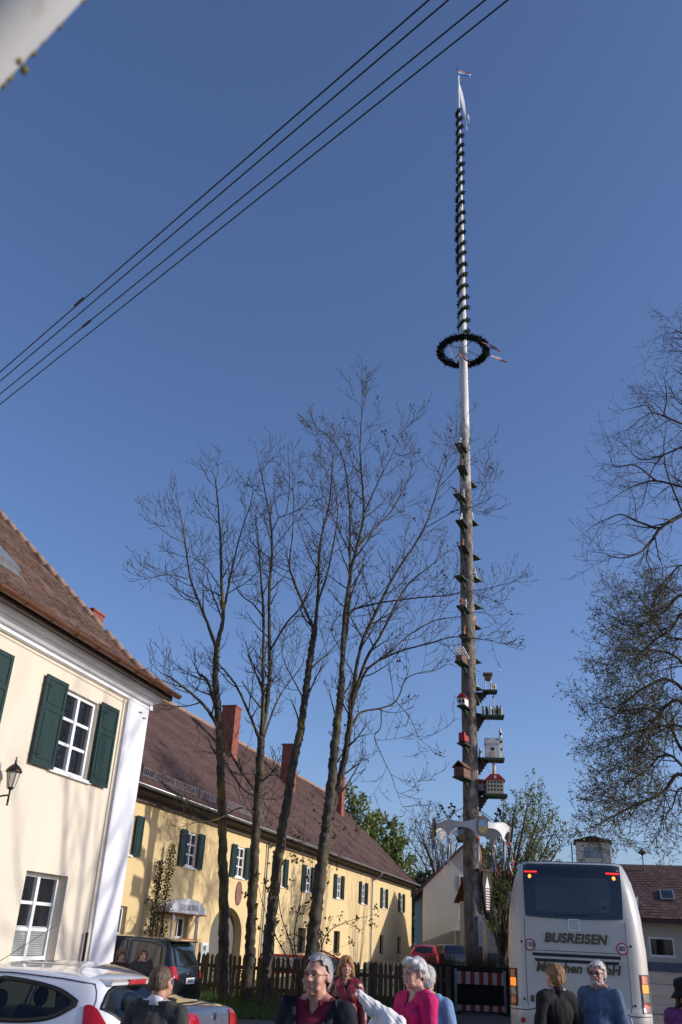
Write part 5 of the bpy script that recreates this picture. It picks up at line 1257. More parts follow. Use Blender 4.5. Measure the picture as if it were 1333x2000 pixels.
for z, xa, xb, n_ in ((1.775, .80, .80, 0), (1.68, .775, .745, 1)):
    rear_patch('stripe', M['black'], 0, 0, 0, 0, .005, 14, 2, lambda u_, v_, z=z, xa=xa, xb=xb: ((u_ * 2 - 1) * (xb + (xa - xb) * v_), z + .055 * (v_ - .5)))
seam = mat('panel_seam', (.05, .05, .05), .7)
for x in (-.93, .93):
    mb = MB(); P = [(x * (1 if z > 1.0 else 1 - .3 * (1.0 - z)), rear_y(x, z) - .002, z) for z in np.linspace(.82, 2.38, 18)]; mb.tube(P, .005, 4); mb.build('panel_seam', seam, BUS)
mb = MB(); mb.tube([(x, rear_y(x, 1.845) - .002, 1.845) for x in np.linspace(-.93, .93, 20)], .005, 4); mb.build('panel_seam', seam, BUS)
mb = MB(); mb.tube([(x, rear_y(x, .88) - .004, .88 - .03 * (abs(x) > .85)) for x in np.linspace(-1.24, 1.24, 30)], .008, 4); mb.build('bumper_seam', seam, BUS)
mb = MB(); a, b = .095, 2.30
for p, q in (((-a, b - a), (a, b - a)), ((a, b - a), (a, b + a)), ((a, b + a), (-a, b + a)), ((-a, b + a), (-a, b - a))): mb.bar((p[0], rear_y(p[0], p[1]) - .006, p[1]), (q[0], rear_y(q[0], q[1]) - .006, q[1]), .012)
mb.build('emblem_frame', M['chrome'], BUS)
RL = mat('tail_red', (.35, .006, .01), .12, .25, 30, coat=1.0); GL = mat('tail_grey', (.2, .2, .2), .15, .2, 25, coat=1.0)
OL = mat('indicator_lit', (.8, .25, .02), .3, emit=(1.0, .20, .015), estr=1.1); BL = mat('marker_lit', (.8, .3, .03), .3, emit=(1.0, .30, .03), estr=2.2); RLIT = mat('marker_red_lit', (.6, .01, .01), .3, emit=(1.0, .03, .03), estr=1.6)
for sgn in (-1, 1):
    u0 = lambda t, z: sgn * (bw(z) * (.875 + .122 * t))
    hz_ = rear_patch('tail_light', M['black'], 0, 0, 0, 0, .012, 6, 8, lambda u_, v_: (u0(u_ if sgn > 0 else 1 - u_, .90 + .62 * v_), .90 + .62 * v_))
    for (za, zb, m_) in ((1.37, 1.50, RL), (1.225, 1.36, OL), (1.075, 1.21, GL), (.925, 1.06, RL)):
        rear_patch('lens', m_, 0, 0, 0, 0, .024, 5, 4, lambda u_, v_: (u0(.12 + .72 * (u_ if sgn > 0 else 1 - u_), za + (zb - za) * v_), za + (zb - za) * v_), hz_)
    mk = MB(); P = [(sgn * x, rear_y(x, 3.24) - .036, 3.24) for x in (.66, .72, .78, .84, .90)]; mk.tube(P, .014, 6); mk.build('high_marker', RLIT, BUS)
    MB().sphere((sgn * .80, rear_y(.8, 3.15) - .022, 3.15), (.032, .02, .038), 10, 8).build('high_indicator', BL, BUS, True)
    for z in (1.98, 1.02): MB().sphere((sgn * (1.0 if z > 1.5 else .985), rear_y(1.0, z) - .005, z), .022, 8, 6).build('panel_lock', M['black'], BUS)
    MB().lathe([(.045, 0), (.045, .015)], 12, Matrix.Translation((sgn * 1.02, rear_y(1.02, .68) - .002, .68)) @ Matrix.Rotation(R(90), 4, 'X')).build('reflector', RL, BUS)
    for zz in (1.75, 1.95, 2.12): MB().box(sgn * 1.262 - .02, sgn * 1.262 + .02, .5, .75, zz, zz + .13).build('side_marker', M['redlens'], BUS)
    for yy in (2.9, 9.2):
        wl_ = MB().lathe([(.2, -.15), (.46, -.15), (.5, -.1), (.5, .1), (.46, .15), (.2, .15)], 22, Matrix.Translation((sgn * 1.10, yy, .5)) @ Matrix.Rotation(R(90), 4, 'Y')).build('wheel', M['black'], BUS, True)
        MB().lathe([(.26, -.155), (.26, .155)], 18, Matrix.Translation((sgn * 1.10, yy, .5)) @ Matrix.Rotation(R(90), 4, 'Y')).build('rim', M['zinc'], wl_)
    MB().box(sgn * 1.25, sgn * 1.272, .9, 11.2, 2.0, 2.9).build('side_glass', BD_, BUS)
rear_patch('type_plate', GOLD, -.87, -.80, .98, 1.09, .006, 2, 2)
mb = MB(); mb.tube(catmull([(.62, rear_y(.62, .8) - .02, .84), (.86, rear_y(.86, .8) - .03, .83), (.9, rear_y(.9, .7) - .03, .72)], 6), .012, 6); mb.build('bumper_trim', M['chrome'], BUS)
MB().box(-.26, .26, -.035, -.005, .42, .54).build('number_plate', M['paint'], BUS)

# ------------------------------------------------------------------ cars
def car(name, label, loc, heading, st, paint, side, rear, lights, spoiler=None, wheels=(.75, 3.2), see=False, wr=.30, antenna=None, group=None, plate=None, hi=None, trim=None):
    """st: stations from the rear (x = 0) forwards: x, zbot, wsill, wmid, zmid, wbelt, zbelt, wroof, zroof"""
    root = empty(name, loc, heading); tag(root, label, 'car', group)
    S = catmull([np.array(s, float) for s in st], 15 if see else 5); rings = []
    for x, zb, ws, wm, zm, wb, zbt, wrf, zr in S:
        ctrl = [(0, zb), (ws * .8, zb), (ws, zb + .08), (wm, zm), (wb + (wm - wb) * .35, zbt - .08), (wb, zbt), (wrf + (wb - wrf) * .45, zbt + (zr - zbt) * .55), (wrf, zr - .045 * min(1, max(.2, (zr - zbt) / .3))), (wrf * .86, zr - .008), (wrf * .45, zr + .008), (0, zr + .012)]
        c = catmull(ctrl, 9 if see else 4); rings.append([(x, p[0], p[1]) for p in c] + [(x, -p[0], p[1]) for p in reversed(c[1:-1])])
    mb = MB(); n = len(rings[0])
    for r_ in rings: mb.v.extend(r_)
    for i in range(len(rings) - 1):
        for j in range(n):
            a = i * n + j; b = i * n + (j + 1) % n; mb.f.append((a, b, b + n, a + n))
    mb.f.append(tuple(range(n))); mb.f.append(tuple((len(rings) - 1) * n + j for j in range(n)))
    bvh = BVHTree.FromPolygons([Vector(v) for v in mb.v], mb.f)
    def hit_side(x, z, sg):
        h = bvh.ray_cast(Vector((x, sg * 3, z)), Vector((0, -sg, 0))); return h[0]
    def hit_rear(y, z, dz=-.35):
        d = Vector((1, 0, dz)).normalized(); p = Vector((.3, y, z)) - d * 3; h = bvh.ray_cast(p, d); return h[0]
    def patch(nm, mtl, bot, top, proj, off, nx=14, nz=6, parent=None, grow=0.0):
        B = catmull(bot, 5); T = catmull(top, 5); q = MB(); cx = (np.mean(B, 0) + np.mean(T, 0)) / 2
        for k in range(nz + 1):
            for i in range(nx + 1):
                fb = i / nx * (len(B) - 1); ft = i / nx * (len(T) - 1); ib, it = min(int(fb), len(B) - 2), min(int(ft), len(T) - 2)
                p = (B[ib] + (B[ib + 1] - B[ib]) * (fb - ib)) * (1 - k / nz) + (T[it] + (T[it + 1] - T[it]) * (ft - it)) * (k / nz)
                if grow: d_ = p - cx; p = p + d_ / (np.linalg.norm(d_) + 1e-9) * grow
                h, nrm_ = proj(*p); q.v.append(tuple(h + nrm_ * off))
        for k in range(nz):
            for i in range(nx):
                a = k * (nx + 1) + i; q.f.append((a, a + 1, a + nx + 2, a + nx + 1))
        return q.build(nm, mtl, parent or root, True)
    def psd(sg):
        def f(x, z):
            h = hit_side(x, z, sg)
            return (h if h else Vector((x, sg * .6, z))), Vector((0, sg, .25)).normalized()
        return f
    def prr(y, z):
        h = hit_rear(y, z); return (h if h else Vector((.1, y, z))), Vector((-1, 0, .5)).normalized()
    def loop(bot, top, grow):
        L = [np.array(p) for p in catmull(bot, 8)] + [np.array(p) for p in reversed(catmull(top, 8))]; c = np.mean(L, 0); out = []
        for i in range(len(L)):
            t_ = L[(i + 1) % len(L)] - L[i - 1]; nn2 = np.array([t_[1], -t_[0]]); nn2 = nn2 / (np.linalg.norm(nn2) + 1e-9); out.append(L[i] + nn2 * grow)
        return out
    def inside(p, L):
        r_ = False; j = len(L) - 1
        for i in range(len(L)):
            if (L[i][1] > p[1]) != (L[j][1] > p[1]) and p[0] < (L[j][0] - L[i][0]) * (p[1] - L[i][1]) / (L[j][1] - L[i][1] + 1e-12) + L[i][0]: r_ = not r_
            j = i
        return r_
    def ringframe(bot, top, proj, parent=None):
        O, I = loop(bot, top, .022), loop(bot, top, -.014); q = MB()
        for p, pi_ in zip(O, I):
            for w2, of in ((p, .003), (p, .007), (pi_, .007), (pi_, -.01)):
                h, n2 = proj(*w2); q.v.append(tuple(h + n2 * of))
        m = len(O)
        for i in range(m):
            for j in range(3): q.f.append((4 * i + j, 4 * ((i + 1) % m) + j, 4 * ((i + 1) % m) + j + 1, 4 * i + j + 1))
        return q.build('window_frame', M['black'], parent or root, True)
    full = mb
    if see:                                   # real openings under the glass
        polys = [loop(b_, t_, 0.0) for _, b_, t_ in side]; rp_ = loop(*rear, 0.0); kf = []
        for f in mb.f:
            c = np.mean([mb.v[i] for i in f], 0) if len(f) == 4 else None
            if c is not None:
                if abs(c[1]) > .35 and any(inside((c[0], c[2]), L) for L in polys): continue
                if c[0] < .5 and inside((c[1], c[2] + .35 * (c[0] - .3)), rp_): continue
            kf.append(f)
        mb = MB(); mb.v = full.v; mb.f = kf
    body = mb.build('body', paint, root, True)
    if see:
        im = mat('car_interior', (.02, .02, .022), .8)
        MB().box(.35, 3.0, -.70, .70, .25, .32).build('cabin_floor', im, root); MB().box(.45, .55, -.62, .62, .32, 1.0).box(.3, .5, -.55, .55, .9, .96).build('parcel_shelf', im, root); MB().box(2.7, 2.95, -.66, .66, .6, 1.0).build('dashboard', im, root)
        for sx, ys in ((.78, (-.38, .0, .38)), (1.75, (-.36, .36))):
            for sy in ys:
                q = MB(); capsule_like = [(sx - .06, sy, .45), (sx - .12, sy, .75), (sx - .2, sy, 1.08)]
                q.tube(capsule_like, [.24, .23, .18], 10); q.box(sx - .05, sx + .5, sy - .22, sy + .22, .42, .55); so2 = q.build('seat', im, root, True)
                MB().sphere((sx - .24, sy, 1.20), (.05, .12, .09), 10, 8).tube([(sx - .22, sy - .05, 1.05), (sx - .24, sy - .05, 1.18)], .008, 5).tube([(sx - .22, sy + .05, 1.05), (sx - .24, sy + .05, 1.18)], .008, 5).build('headrest', im, so2, True)
        q = MB(); q.tube([(2.35 + .0, .36 + .18 * math.cos(t), .98 + .18 * math.sin(t)) for t in np.linspace(0, 2 * math.pi, 21)], .015, 6, cap=False); q.build('steering_wheel', im, root)
    for sg in (1, -1):
        for nm, bot, top in side:
            if see: fr_ = ringframe(bot, top, psd(sg)); patch(nm, M['clearglass'], bot, top, psd(sg), .002, 16, 6, fr_)
            else: fr_ = patch('window_frame', M['black'], bot, top, psd(sg), .006, 16, 6, grow=.028); patch(nm, M['carglass'], bot, top, psd(sg), .011, 16, 6, fr_)
        for nm, bot, top, m_ in lights:
            if nm.endswith('*'):
                def prc(a, z, sg=sg):
                    e = Vector((1, sg, 0)) / math.sqrt(2); d = Vector((1, -sg, 0)) / math.sqrt(2); p = Vector((.10, .74 * sg, z)) + e * a
                    h = bvh.ray_cast(p - d * 2, d)[0]; return (h if h else p), -d
                patch(nm[:-1], m_, bot, top, prc, .012, 10, 10)
            else: lt = patch(nm, m_, [(b[0] * sg, b[1]) for b in bot], [(b[0] * sg, b[1]) for b in top], prr, .012, 8, 8)
        for wx in wheels:
            yy = (max(s[3] for s in st) - .10) * sg; w_ = MB().lathe([(wr * .55, -.1), (wr * .92, -.1), (wr, -.06), (wr, .06), (wr * .92, .1), (wr * .55, .1)], 24, Matrix.Translation((wx, yy, wr)) @ Matrix.Rotation(R(90), 4, 'X')).build('wheel', M['black'], root, True)
            MB().lathe([(.05, -.1), (wr * .6, -.085), (wr * .6, .085), (.05, .1)], 16, Matrix.Translation((wx, yy, wr)) @ Matrix.Rotation(R(90), 4, 'X')).build('rim', M['zinc'], w_)
    if rear:
        if see: fr_ = ringframe(rear[0], rear[1], prr); patch('rear_glass', M['clearglass'], rear[0], rear[1], prr, .002, 18, 8, fr_)
        else: fr_ = patch('rear_window', M['black'], rear[0], rear[1], prr, .006, 18, 8, grow=.025); patch('rear_glass', M['carglass'], rear[0], rear[1], prr, .012, 18, 8, fr_)
    if spoiler:
        x0, hw_, z_ = spoiler; q = MB(); q.prism([(x0 + .28, z_ + .012), (x0, z_ - .03), (x0 + .01, z_ - .055), (x0 + .28, z_ - .03)], -hw_, hw_); q.build('spoiler', paint, root)
    if hi: MB().box(hi[0] - .015, hi[0] + .015, -hi[1], hi[1], hi[2] - .022, hi[2] + .018).build('high_brake_light', M['redlens'], root)
    if antenna: MB().tube([antenna[0], antenna[1]], [.004, .0022], 5).build('antenna', M['black'], root)
    if plate:
        px_, pz_ = plate; h = hit_rear(0, pz_, 0); x_ = (h.x if h else 0) - .02
        po = MB().box(x_ - .012, x_, -.26, .26, pz_ - .055, pz_ + .055).build('number_plate', M['paint'], root); MB().box(x_ - .014, x_ - .0125, -.258, -.22, pz_ - .05, pz_ + .05).build('plate_band', M['bluep'], po)
        for k in range(7): MB().box(x_ - .014, x_ - .0125, -.17 + k * .055, -.135 + k * .055, pz_ - .032, pz_ + .032).build('plate_mark', M['black'], po)
    if trim: trim(root, hit_side, hit_rear, patch, psd, prr)
    return root
def clear_glass():
    m = mat('tinted_car_glass', (.01, .012, .012), .03, spec=.8); t = m.node_tree; p = t.nodes['Principled BSDF']; tr = t.nodes.new('ShaderNodeBsdfTransparent'); tr.inputs[0].default_value = (.55, .62, .58, 1)
    fr = t.nodes.new('ShaderNodeFresnel'); fr.inputs[0].default_value = 1.5; gl2 = t.nodes.new('ShaderNodeBsdfGlossy'); gl2.inputs['Roughness'].default_value = .02; mx = t.nodes.new('ShaderNodeMixShader')
    t.links.new(fr.outputs[0], mx.inputs[0]); t.links.new(tr.outputs[0], mx.inputs[1]); t.links.new(gl2.outputs[0], mx.inputs[2]); t.links.new(mx.outputs[0], t.nodes['Material Output'].inputs[0]); return m
M['clearglass'] = clear_glass()
M['carglass'] = mat('car_glass', (.012, .016, .016), .03, spec=.7, coat=.6)
u16 = Vector((math.sin(R(15.9)), math.cos(R(15.9)), 0)); HN = math.atan2(math.sin(R(15.9)), -math.cos(R(15.9)))
HATCH = [(0.0, .38, .60, .74, .60, .62, .70, .50, .74), (.05, .28, .72, .815, .58, .76, .90, .56, .98), (.14, .22, .77, .845, .58, .79, 1.0, .585, 1.14), (.27, .2, .79, .858, .58, .805, 1.03, .60, 1.31), (.42, .2, .80, .862, .58, .81, 1.03, .60, 1.425), (.7, .2, .80, .865, .58, .815, 1.0, .605, 1.46),
         (1.25, .2, .80, .865, .58, .82, .965, .61, 1.485), (1.9, .2, .80, .865, .57, .82, .94, .595, 1.46), (2.35, .2, .80, .865, .57, .815, .92, .57, 1.34), (2.8, .2, .80, .865, .57, .81, .90, .56, 1.10), (3.05, .2, .80, .86, .56, .80, .88, .60, .97), (3.5, .2, .77, .82, .55, .75, .80, .55, .85), (3.85, .25, .66, .70, .52, .62, .66, .45, .70), (3.95, .34, .5, .54, .5, .48, .58, .35, .60)]
def hatch_trim(root, hs_, hr, patch, psd, prr):
    mb = MB()
    for sg in (1, -1):
        P = [hs_(.33 + .0 * k, 1.17 + .03 * k, sg) for k in range(2)]
        Q = []
        for k in range(22):
            x = .40 + k * .11; z = float(np.interp(x, [.4, .7, 1.25, 1.9, 2.4], [1.385, 1.415, 1.44, 1.415, 1.30])); h = hs_(x, z, sg)
            if h: Q.append(h + Vector((0, .001 * sg, .002)))
        mb.tube(Q, .006, 4)
        Q = [hs_(x, z, sg) for x, z in ((.405, 1.385), (.36, 1.33), (.33, 1.26), (.325, 1.2), (.32, 1.17))]; mb.tube([q for q in Q if q], .005, 4)
    mb.build('panel_gap', M['black'], root)
    h = hs_(1.05, .80, 1); 
    if h: MB().sphere(h, (.012, .006, .016), 6, 5).build('key_mark', M['black'], root)
RW = Vector((-1.46, 9.45, -.03))
car('hatchback', 'white hatchback parked at the lower left with red tail lamp', RW, HN, HATCH, mat('car_white', (.78, .79, .82), .22, coat=.9),
    [('rear_side_glass', [(.50, 1.225), (.68, 1.13), (.95, 1.085), (1.42, 1.07)], [(.50, 1.245), (.72, 1.325), (1.02, 1.372), (1.36, 1.395)]), ('door_glass', [(1.56, 1.065), (1.9, 1.045), (2.3, 1.02), (2.62, 1.0)], [(1.50, 1.39), (1.8, 1.385), (2.1, 1.33), (2.5, 1.09)])],
    ([(-.66, 1.19), (-.5, 1.05), (-.28, .98), (0, .955), (.28, .98), (.5, 1.05), (.66, 1.19)], [(-.635, 1.22), (-.52, 1.32), (-.3, 1.37), (0, 1.385), (.3, 1.37), (.52, 1.32), (.635, 1.22)]),
    [('tail_lamp*', [(-.16, .80), (-.02, .78), (.12, .80), (.25, .88)], [(.10, 1.205), (.14, 1.23), (.18, 1.235), (.205, 1.22)], M['redlens'])], spoiler=(.28, .50, 1.435), wheels=(.72, 3.2), hi=(.285, .17, 1.405), antenna=((1.9, 0, 1.46), (1.25, .0, 1.86)), plate=(0, .70), trim=hatch_trim, see=True)
SEDAN = [(0.0, .36, .62, .78, .60, .66, .78, .5, .84), (.05, .26, .74, .845, .6, .77, .92, .62, 1.00), (.2, .2, .79, .875, .6, .80, .97, .66, 1.05), (.5, .2, .80, .885, .6, .82, .99, .66, 1.08), (.78, .2, .80, .888, .6, .825, .99, .62, 1.12), (1.1, .2, .80, .89, .6, .825, .98, .58, 1.27), (1.5, .2, .80, .89, .6, .825, .97, .57, 1.395), (2.0, .2, .80, .89, .6, .825, .96, .575, 1.43), (2.6, .2, .80, .89, .58, .82, .94, .56, 1.40), (3.0, .2, .80, .885, .58, .82, .92, .55, 1.24), (3.4, .2, .80, .88, .57, .80, .90, .58, 1.02), (4.0, .2, .77, .84, .55, .76, .82, .55, .87), (4.4, .25, .68, .72, .5, .62, .66, .4, .70), (4.5, .35, .5, .54, .5, .48, .58, .3, .6)]
RS = Vector((-1.16, 11.75, 0))
car('sedan', 'blue grey saloon parked behind the white hatchback', RS, HN, SEDAN, mat('car_bluegrey', (.20, .225, .29), .25, metal=.55, coat=.9),
    [('rear_side_glass', [(1.0, 1.02), (1.3, 1.0), (1.7, .985), (1.98, .98)], [(1.06, 1.10), (1.35, 1.25), (1.65, 1.34), (1.98, 1.37)]), ('door_glass', [(2.06, .98), (2.4, .965), (2.8, .955), (3.1, .95)], [(2.06, 1.37), (2.4, 1.35), (2.7, 1.29), (3.05, 1.05)])],
    ([(-.60, 1.125), (-.3, 1.115), (0, 1.11), (.3, 1.115), (.60, 1.125)], [(-.46, 1.37), (-.25, 1.385), (0, 1.39), (.25, 1.385), (.46, 1.37)]),
    [('tail_lamp', [(.44, .72), (.6, .71), (.74, .73), (.82, .78)], [(.50, .91), (.62, .935), (.74, .94), (.81, .925)], M['redlens'])], wheels=(.9, 3.6), plate=(0, .74),
    trim=lambda root, hs_, hr, pa, ps, pr: (MB().bar((.03, -.3, .885), (.03, .3, .885), .02, .03).build('boot_handle', M['chrome'], root), MB().lathe([(.045, 0), (.04, .01)], 14, Matrix.Translation(((hr(0, .95, 0) or Vector((.04, 0, 0))).x - .003, 0, .955)) @ Matrix.Rotation(R(-90), 4, 'Y')).build('badge', M['chrome'], root)))
MPV = [(0.0, .36, .66, .80, .62, .70, .80, .6, .86), (.04, .28, .76, .87, .62, .80, .98, .68, 1.06), (.12, .24, .80, .90, .62, .83, 1.05, .68, 1.30), (.24, .22, .82, .91, .62, .84, 1.06, .68, 1.56), (.4, .22, .82, .915, .62, .845, 1.06, .67, 1.645), (.9, .22, .82, .915, .62, .85, 1.04, .67, 1.675), (1.7, .22, .82, .915, .62, .85, 1.02, .67, 1.68), (2.5, .22, .82, .915, .6, .85, 1.0, .65, 1.63), (3.0, .22, .82, .91, .6, .84, .98, .6, 1.40), (3.5, .22, .82, .90, .58, .82, .96, .6, 1.10), (4.1, .22, .78, .84, .56, .76, .86, .56, .92), (4.45, .26, .68, .72, .52, .64, .68, .42, .72), (4.55, .36, .5, .56, .5, .5, .6, .35, .62)]
RM = Vector((at(372, 1900, 20.4).x, 20.4, .05))
car('estate_car', 'black high estate car parked in front of the yellow house', RM, HN + R(4), MPV, mat('car_black', (.016, .018, .024), .22, metal=.3, coat=.9),
    [('rear_quarter_glass', [(.38, 1.12), (.6, 1.08), (.85, 1.06), (1.05, 1.055)], [(.42, 1.5), (.6, 1.55), (.85, 1.575), (1.08, 1.585)]), ('rear_side_glass', [(1.16, 1.055), (1.5, 1.04), (1.8, 1.03), (2.0, 1.025)], [(1.18, 1.585), (1.5, 1.59), (1.8, 1.585), (2.02, 1.57)]), ('door_glass', [(2.1, 1.02), (2.5, 1.005), (2.9, .995), (3.2, .99)], [(2.12, 1.565), (2.4, 1.53), (2.7, 1.42), (3.12, 1.12)])],
    ([(-.64, 1.10), (-.3, 1.085), (0, 1.08), (.3, 1.085), (.64, 1.10)], [(-.56, 1.53), (-.3, 1.56), (0, 1.565), (.3, 1.56), (.56, 1.53)]),
    [('tail_lamp', [(.62, .84), (.70, .83), (.78, .85), (.86, .90)], [(.70, 1.07), (.75, 1.10), (.80, 1.11), (.85, 1.10)], M['redlens'])], spoiler=(.12, .62, 1.655), wheels=(.85, 3.55), wr=.33, plate=(0, .90),
    trim=lambda root, hs_, hr, pa, ps, pr: (MB().lathe([(.055, 0), (.05, .01)], 16, Matrix.Translation(((hr(0, 1.02, 0) or Vector((.04, 0, 0))).x - .003, 0, 1.02)) @ Matrix.Rotation(R(-90), 4, 'Y')).build('badge', M['chrome'], root), MB().box(.13, .15, -.6, .6, 1.655, 1.668).build('spoiler_lamp', M['redlens'], root)))
RR = at(828, 1880, 58); car('small_car', 'small red car parked far back beside the grey house', (RR.x, 58, gz(RR.x, 58)), R(78), HATCH, mat('car_red', (.35, .015, .02), .3, coat=.8),
    [('side_glass', [(.55, 1.1), (1.2, 1.0), (1.9, .97), (2.6, .96)], [(.6, 1.2), (1.2, 1.36), (1.8, 1.37), (2.4, 1.15)])], ([(-.5, 1.0), (0, .97), (.5, 1.0)], [(-.44, 1.32), (0, 1.36), (.44, 1.32)]), [('tail_lamp', [(.6, .75), (.8, .78)], [(.68, 1.1), (.78, 1.1)], M['redlens'])])
RD = at(892, 1876, 60); car('dark_car', 'dark blue car parked by the railing of the grey house', (RD.x, 60, gz(RD.x, 60)), R(100), HATCH, mat('car_dark', (.012, .016, .03), .3, coat=.8),
    [('side_glass', [(.55, 1.1), (1.2, 1.0), (1.9, .97), (2.6, .96)], [(.6, 1.2), (1.2, 1.36), (1.8, 1.37), (2.4, 1.15)])], ([(-.5, 1.0), (0, .97), (.5, 1.0)], [(-.44, 1.32), (0, 1.36), (.44, 1.32)]), [('tail_lamp', [(.6, .75), (.8, .78)], [(.68, 1.1), (.78, 1.1)], M['redlens'])])
# ------------------------------------------------------------------ people
def capsule(mb, a, b, ra, rb, n=12):
    a, b = Vector(a), Vector(b); d = (b - a); L = d.length
    if L < 1e-6: mb.sphere(a, ra, n, 8); return
    d /= L; P = []; rad = []
    for k in range(4): t = math.pi / 2 * (1 - k / 4); P.append(a - d * ra * math.sin(t)); rad.append(max(.001, ra * math.cos(t)))
    for k in range(1, 5): t = math.pi / 2 * k / 4; P.append(b + d * rb * math.sin(t)); rad.append(max(.001, rb * math.cos(t)))
    P.insert(4, a); rad.insert(4, ra); P.insert(5, b); rad.insert(5, rb)
    mb.tube(P, rad, n)
def remesh(mb, voxel, sm=4):
    me = mb.mesh('tmp', M['cloth_w'], True); o = bpy.data.objects.new('tmp', me); COL.objects.link(o)
    r = o.modifiers.new('r', 'REMESH'); r.mode = 'VOXEL'; r.voxel_size = voxel
    s = o.modifiers.new('s', 'SMOOTH'); s.factor = .5; s.iterations = sm
    dg = bpy.context.evaluated_depsgraph_get(); out = bpy.data.meshes.new_from_object(o.evaluated_get(dg)); bpy.data.objects.remove(o); bpy.data.meshes.remove(me)
    return out
def coords(me):
    a = np.empty(len(me.vertices) * 3, np.float32); me.vertices.foreach_get('co', a); return a.reshape(-1, 3)
def setco(me, a): me.vertices.foreach_set('co', a.astype(np.float32).ravel()); me.update()
def keep_faces(me, fn):
    bm = bmesh.new(); bm.from_mesh(me); kill = [f for f in bm.faces if not fn(f.calc_center_median())]
    bmesh.ops.delete(bm, geom=kill, context='FACES')
    loose = [v for v in bm.verts if not v.link_faces]; bmesh.ops.delete(bm, geom=loose, context='VERTS')
    nb = {}
    for e in bm.edges:
        if e.is_boundary:
            a, b = e.verts; nb.setdefault(a, []).append(b); nb.setdefault(b, []).append(a)
    for _ in range(8):                      # clean hems instead of voxel steps
        new = {v: v.co * .4 + sum((q.co for q in l), Vector()) / len(l) * .6 for v, l in nb.items() if len(l) == 2}
        for v, c in new.items(): v.co = c
    bm.to_mesh(me); bm.free()
def wrinkle(me, amp, sc, seed):
    from mathutils import noise
    a = coords(me); n = np.empty(len(me.vertices) * 3, np.float32); me.vertex_normals.foreach_get('vector', n); n = n.reshape(-1, 3)
    d = np.array([noise.noise(Vector((p[0] * sc + seed, p[1] * sc, p[2] * sc * .55))) + .5 * noise.noise(Vector((p[0] * sc * 2.3, p[1] * sc * 2.3 + seed, p[2] * sc))) for p in a])
    setco(me, a + n * (d * amp)[:, None])
SKIN = {}
def skin(c):
    if c not in SKIN: SKIN[c] = mat('skin', c, .5, .12, 22, .06, 160); SKIN[c].node_tree.nodes['Principled BSDF'].inputs['Subsurface Weight'].default_value = .12; SKIN[c].node_tree.nodes['Principled BSDF'].inputs['Subsurface Radius'].default_value = (.02, .008, .005)
    return SKIN[c]
def fabric(n, c, v=.12, b=.25, sc=14, rough=.85, spec=.3): return mat(n, c, rough, v, sc, b, 220, spec=spec)

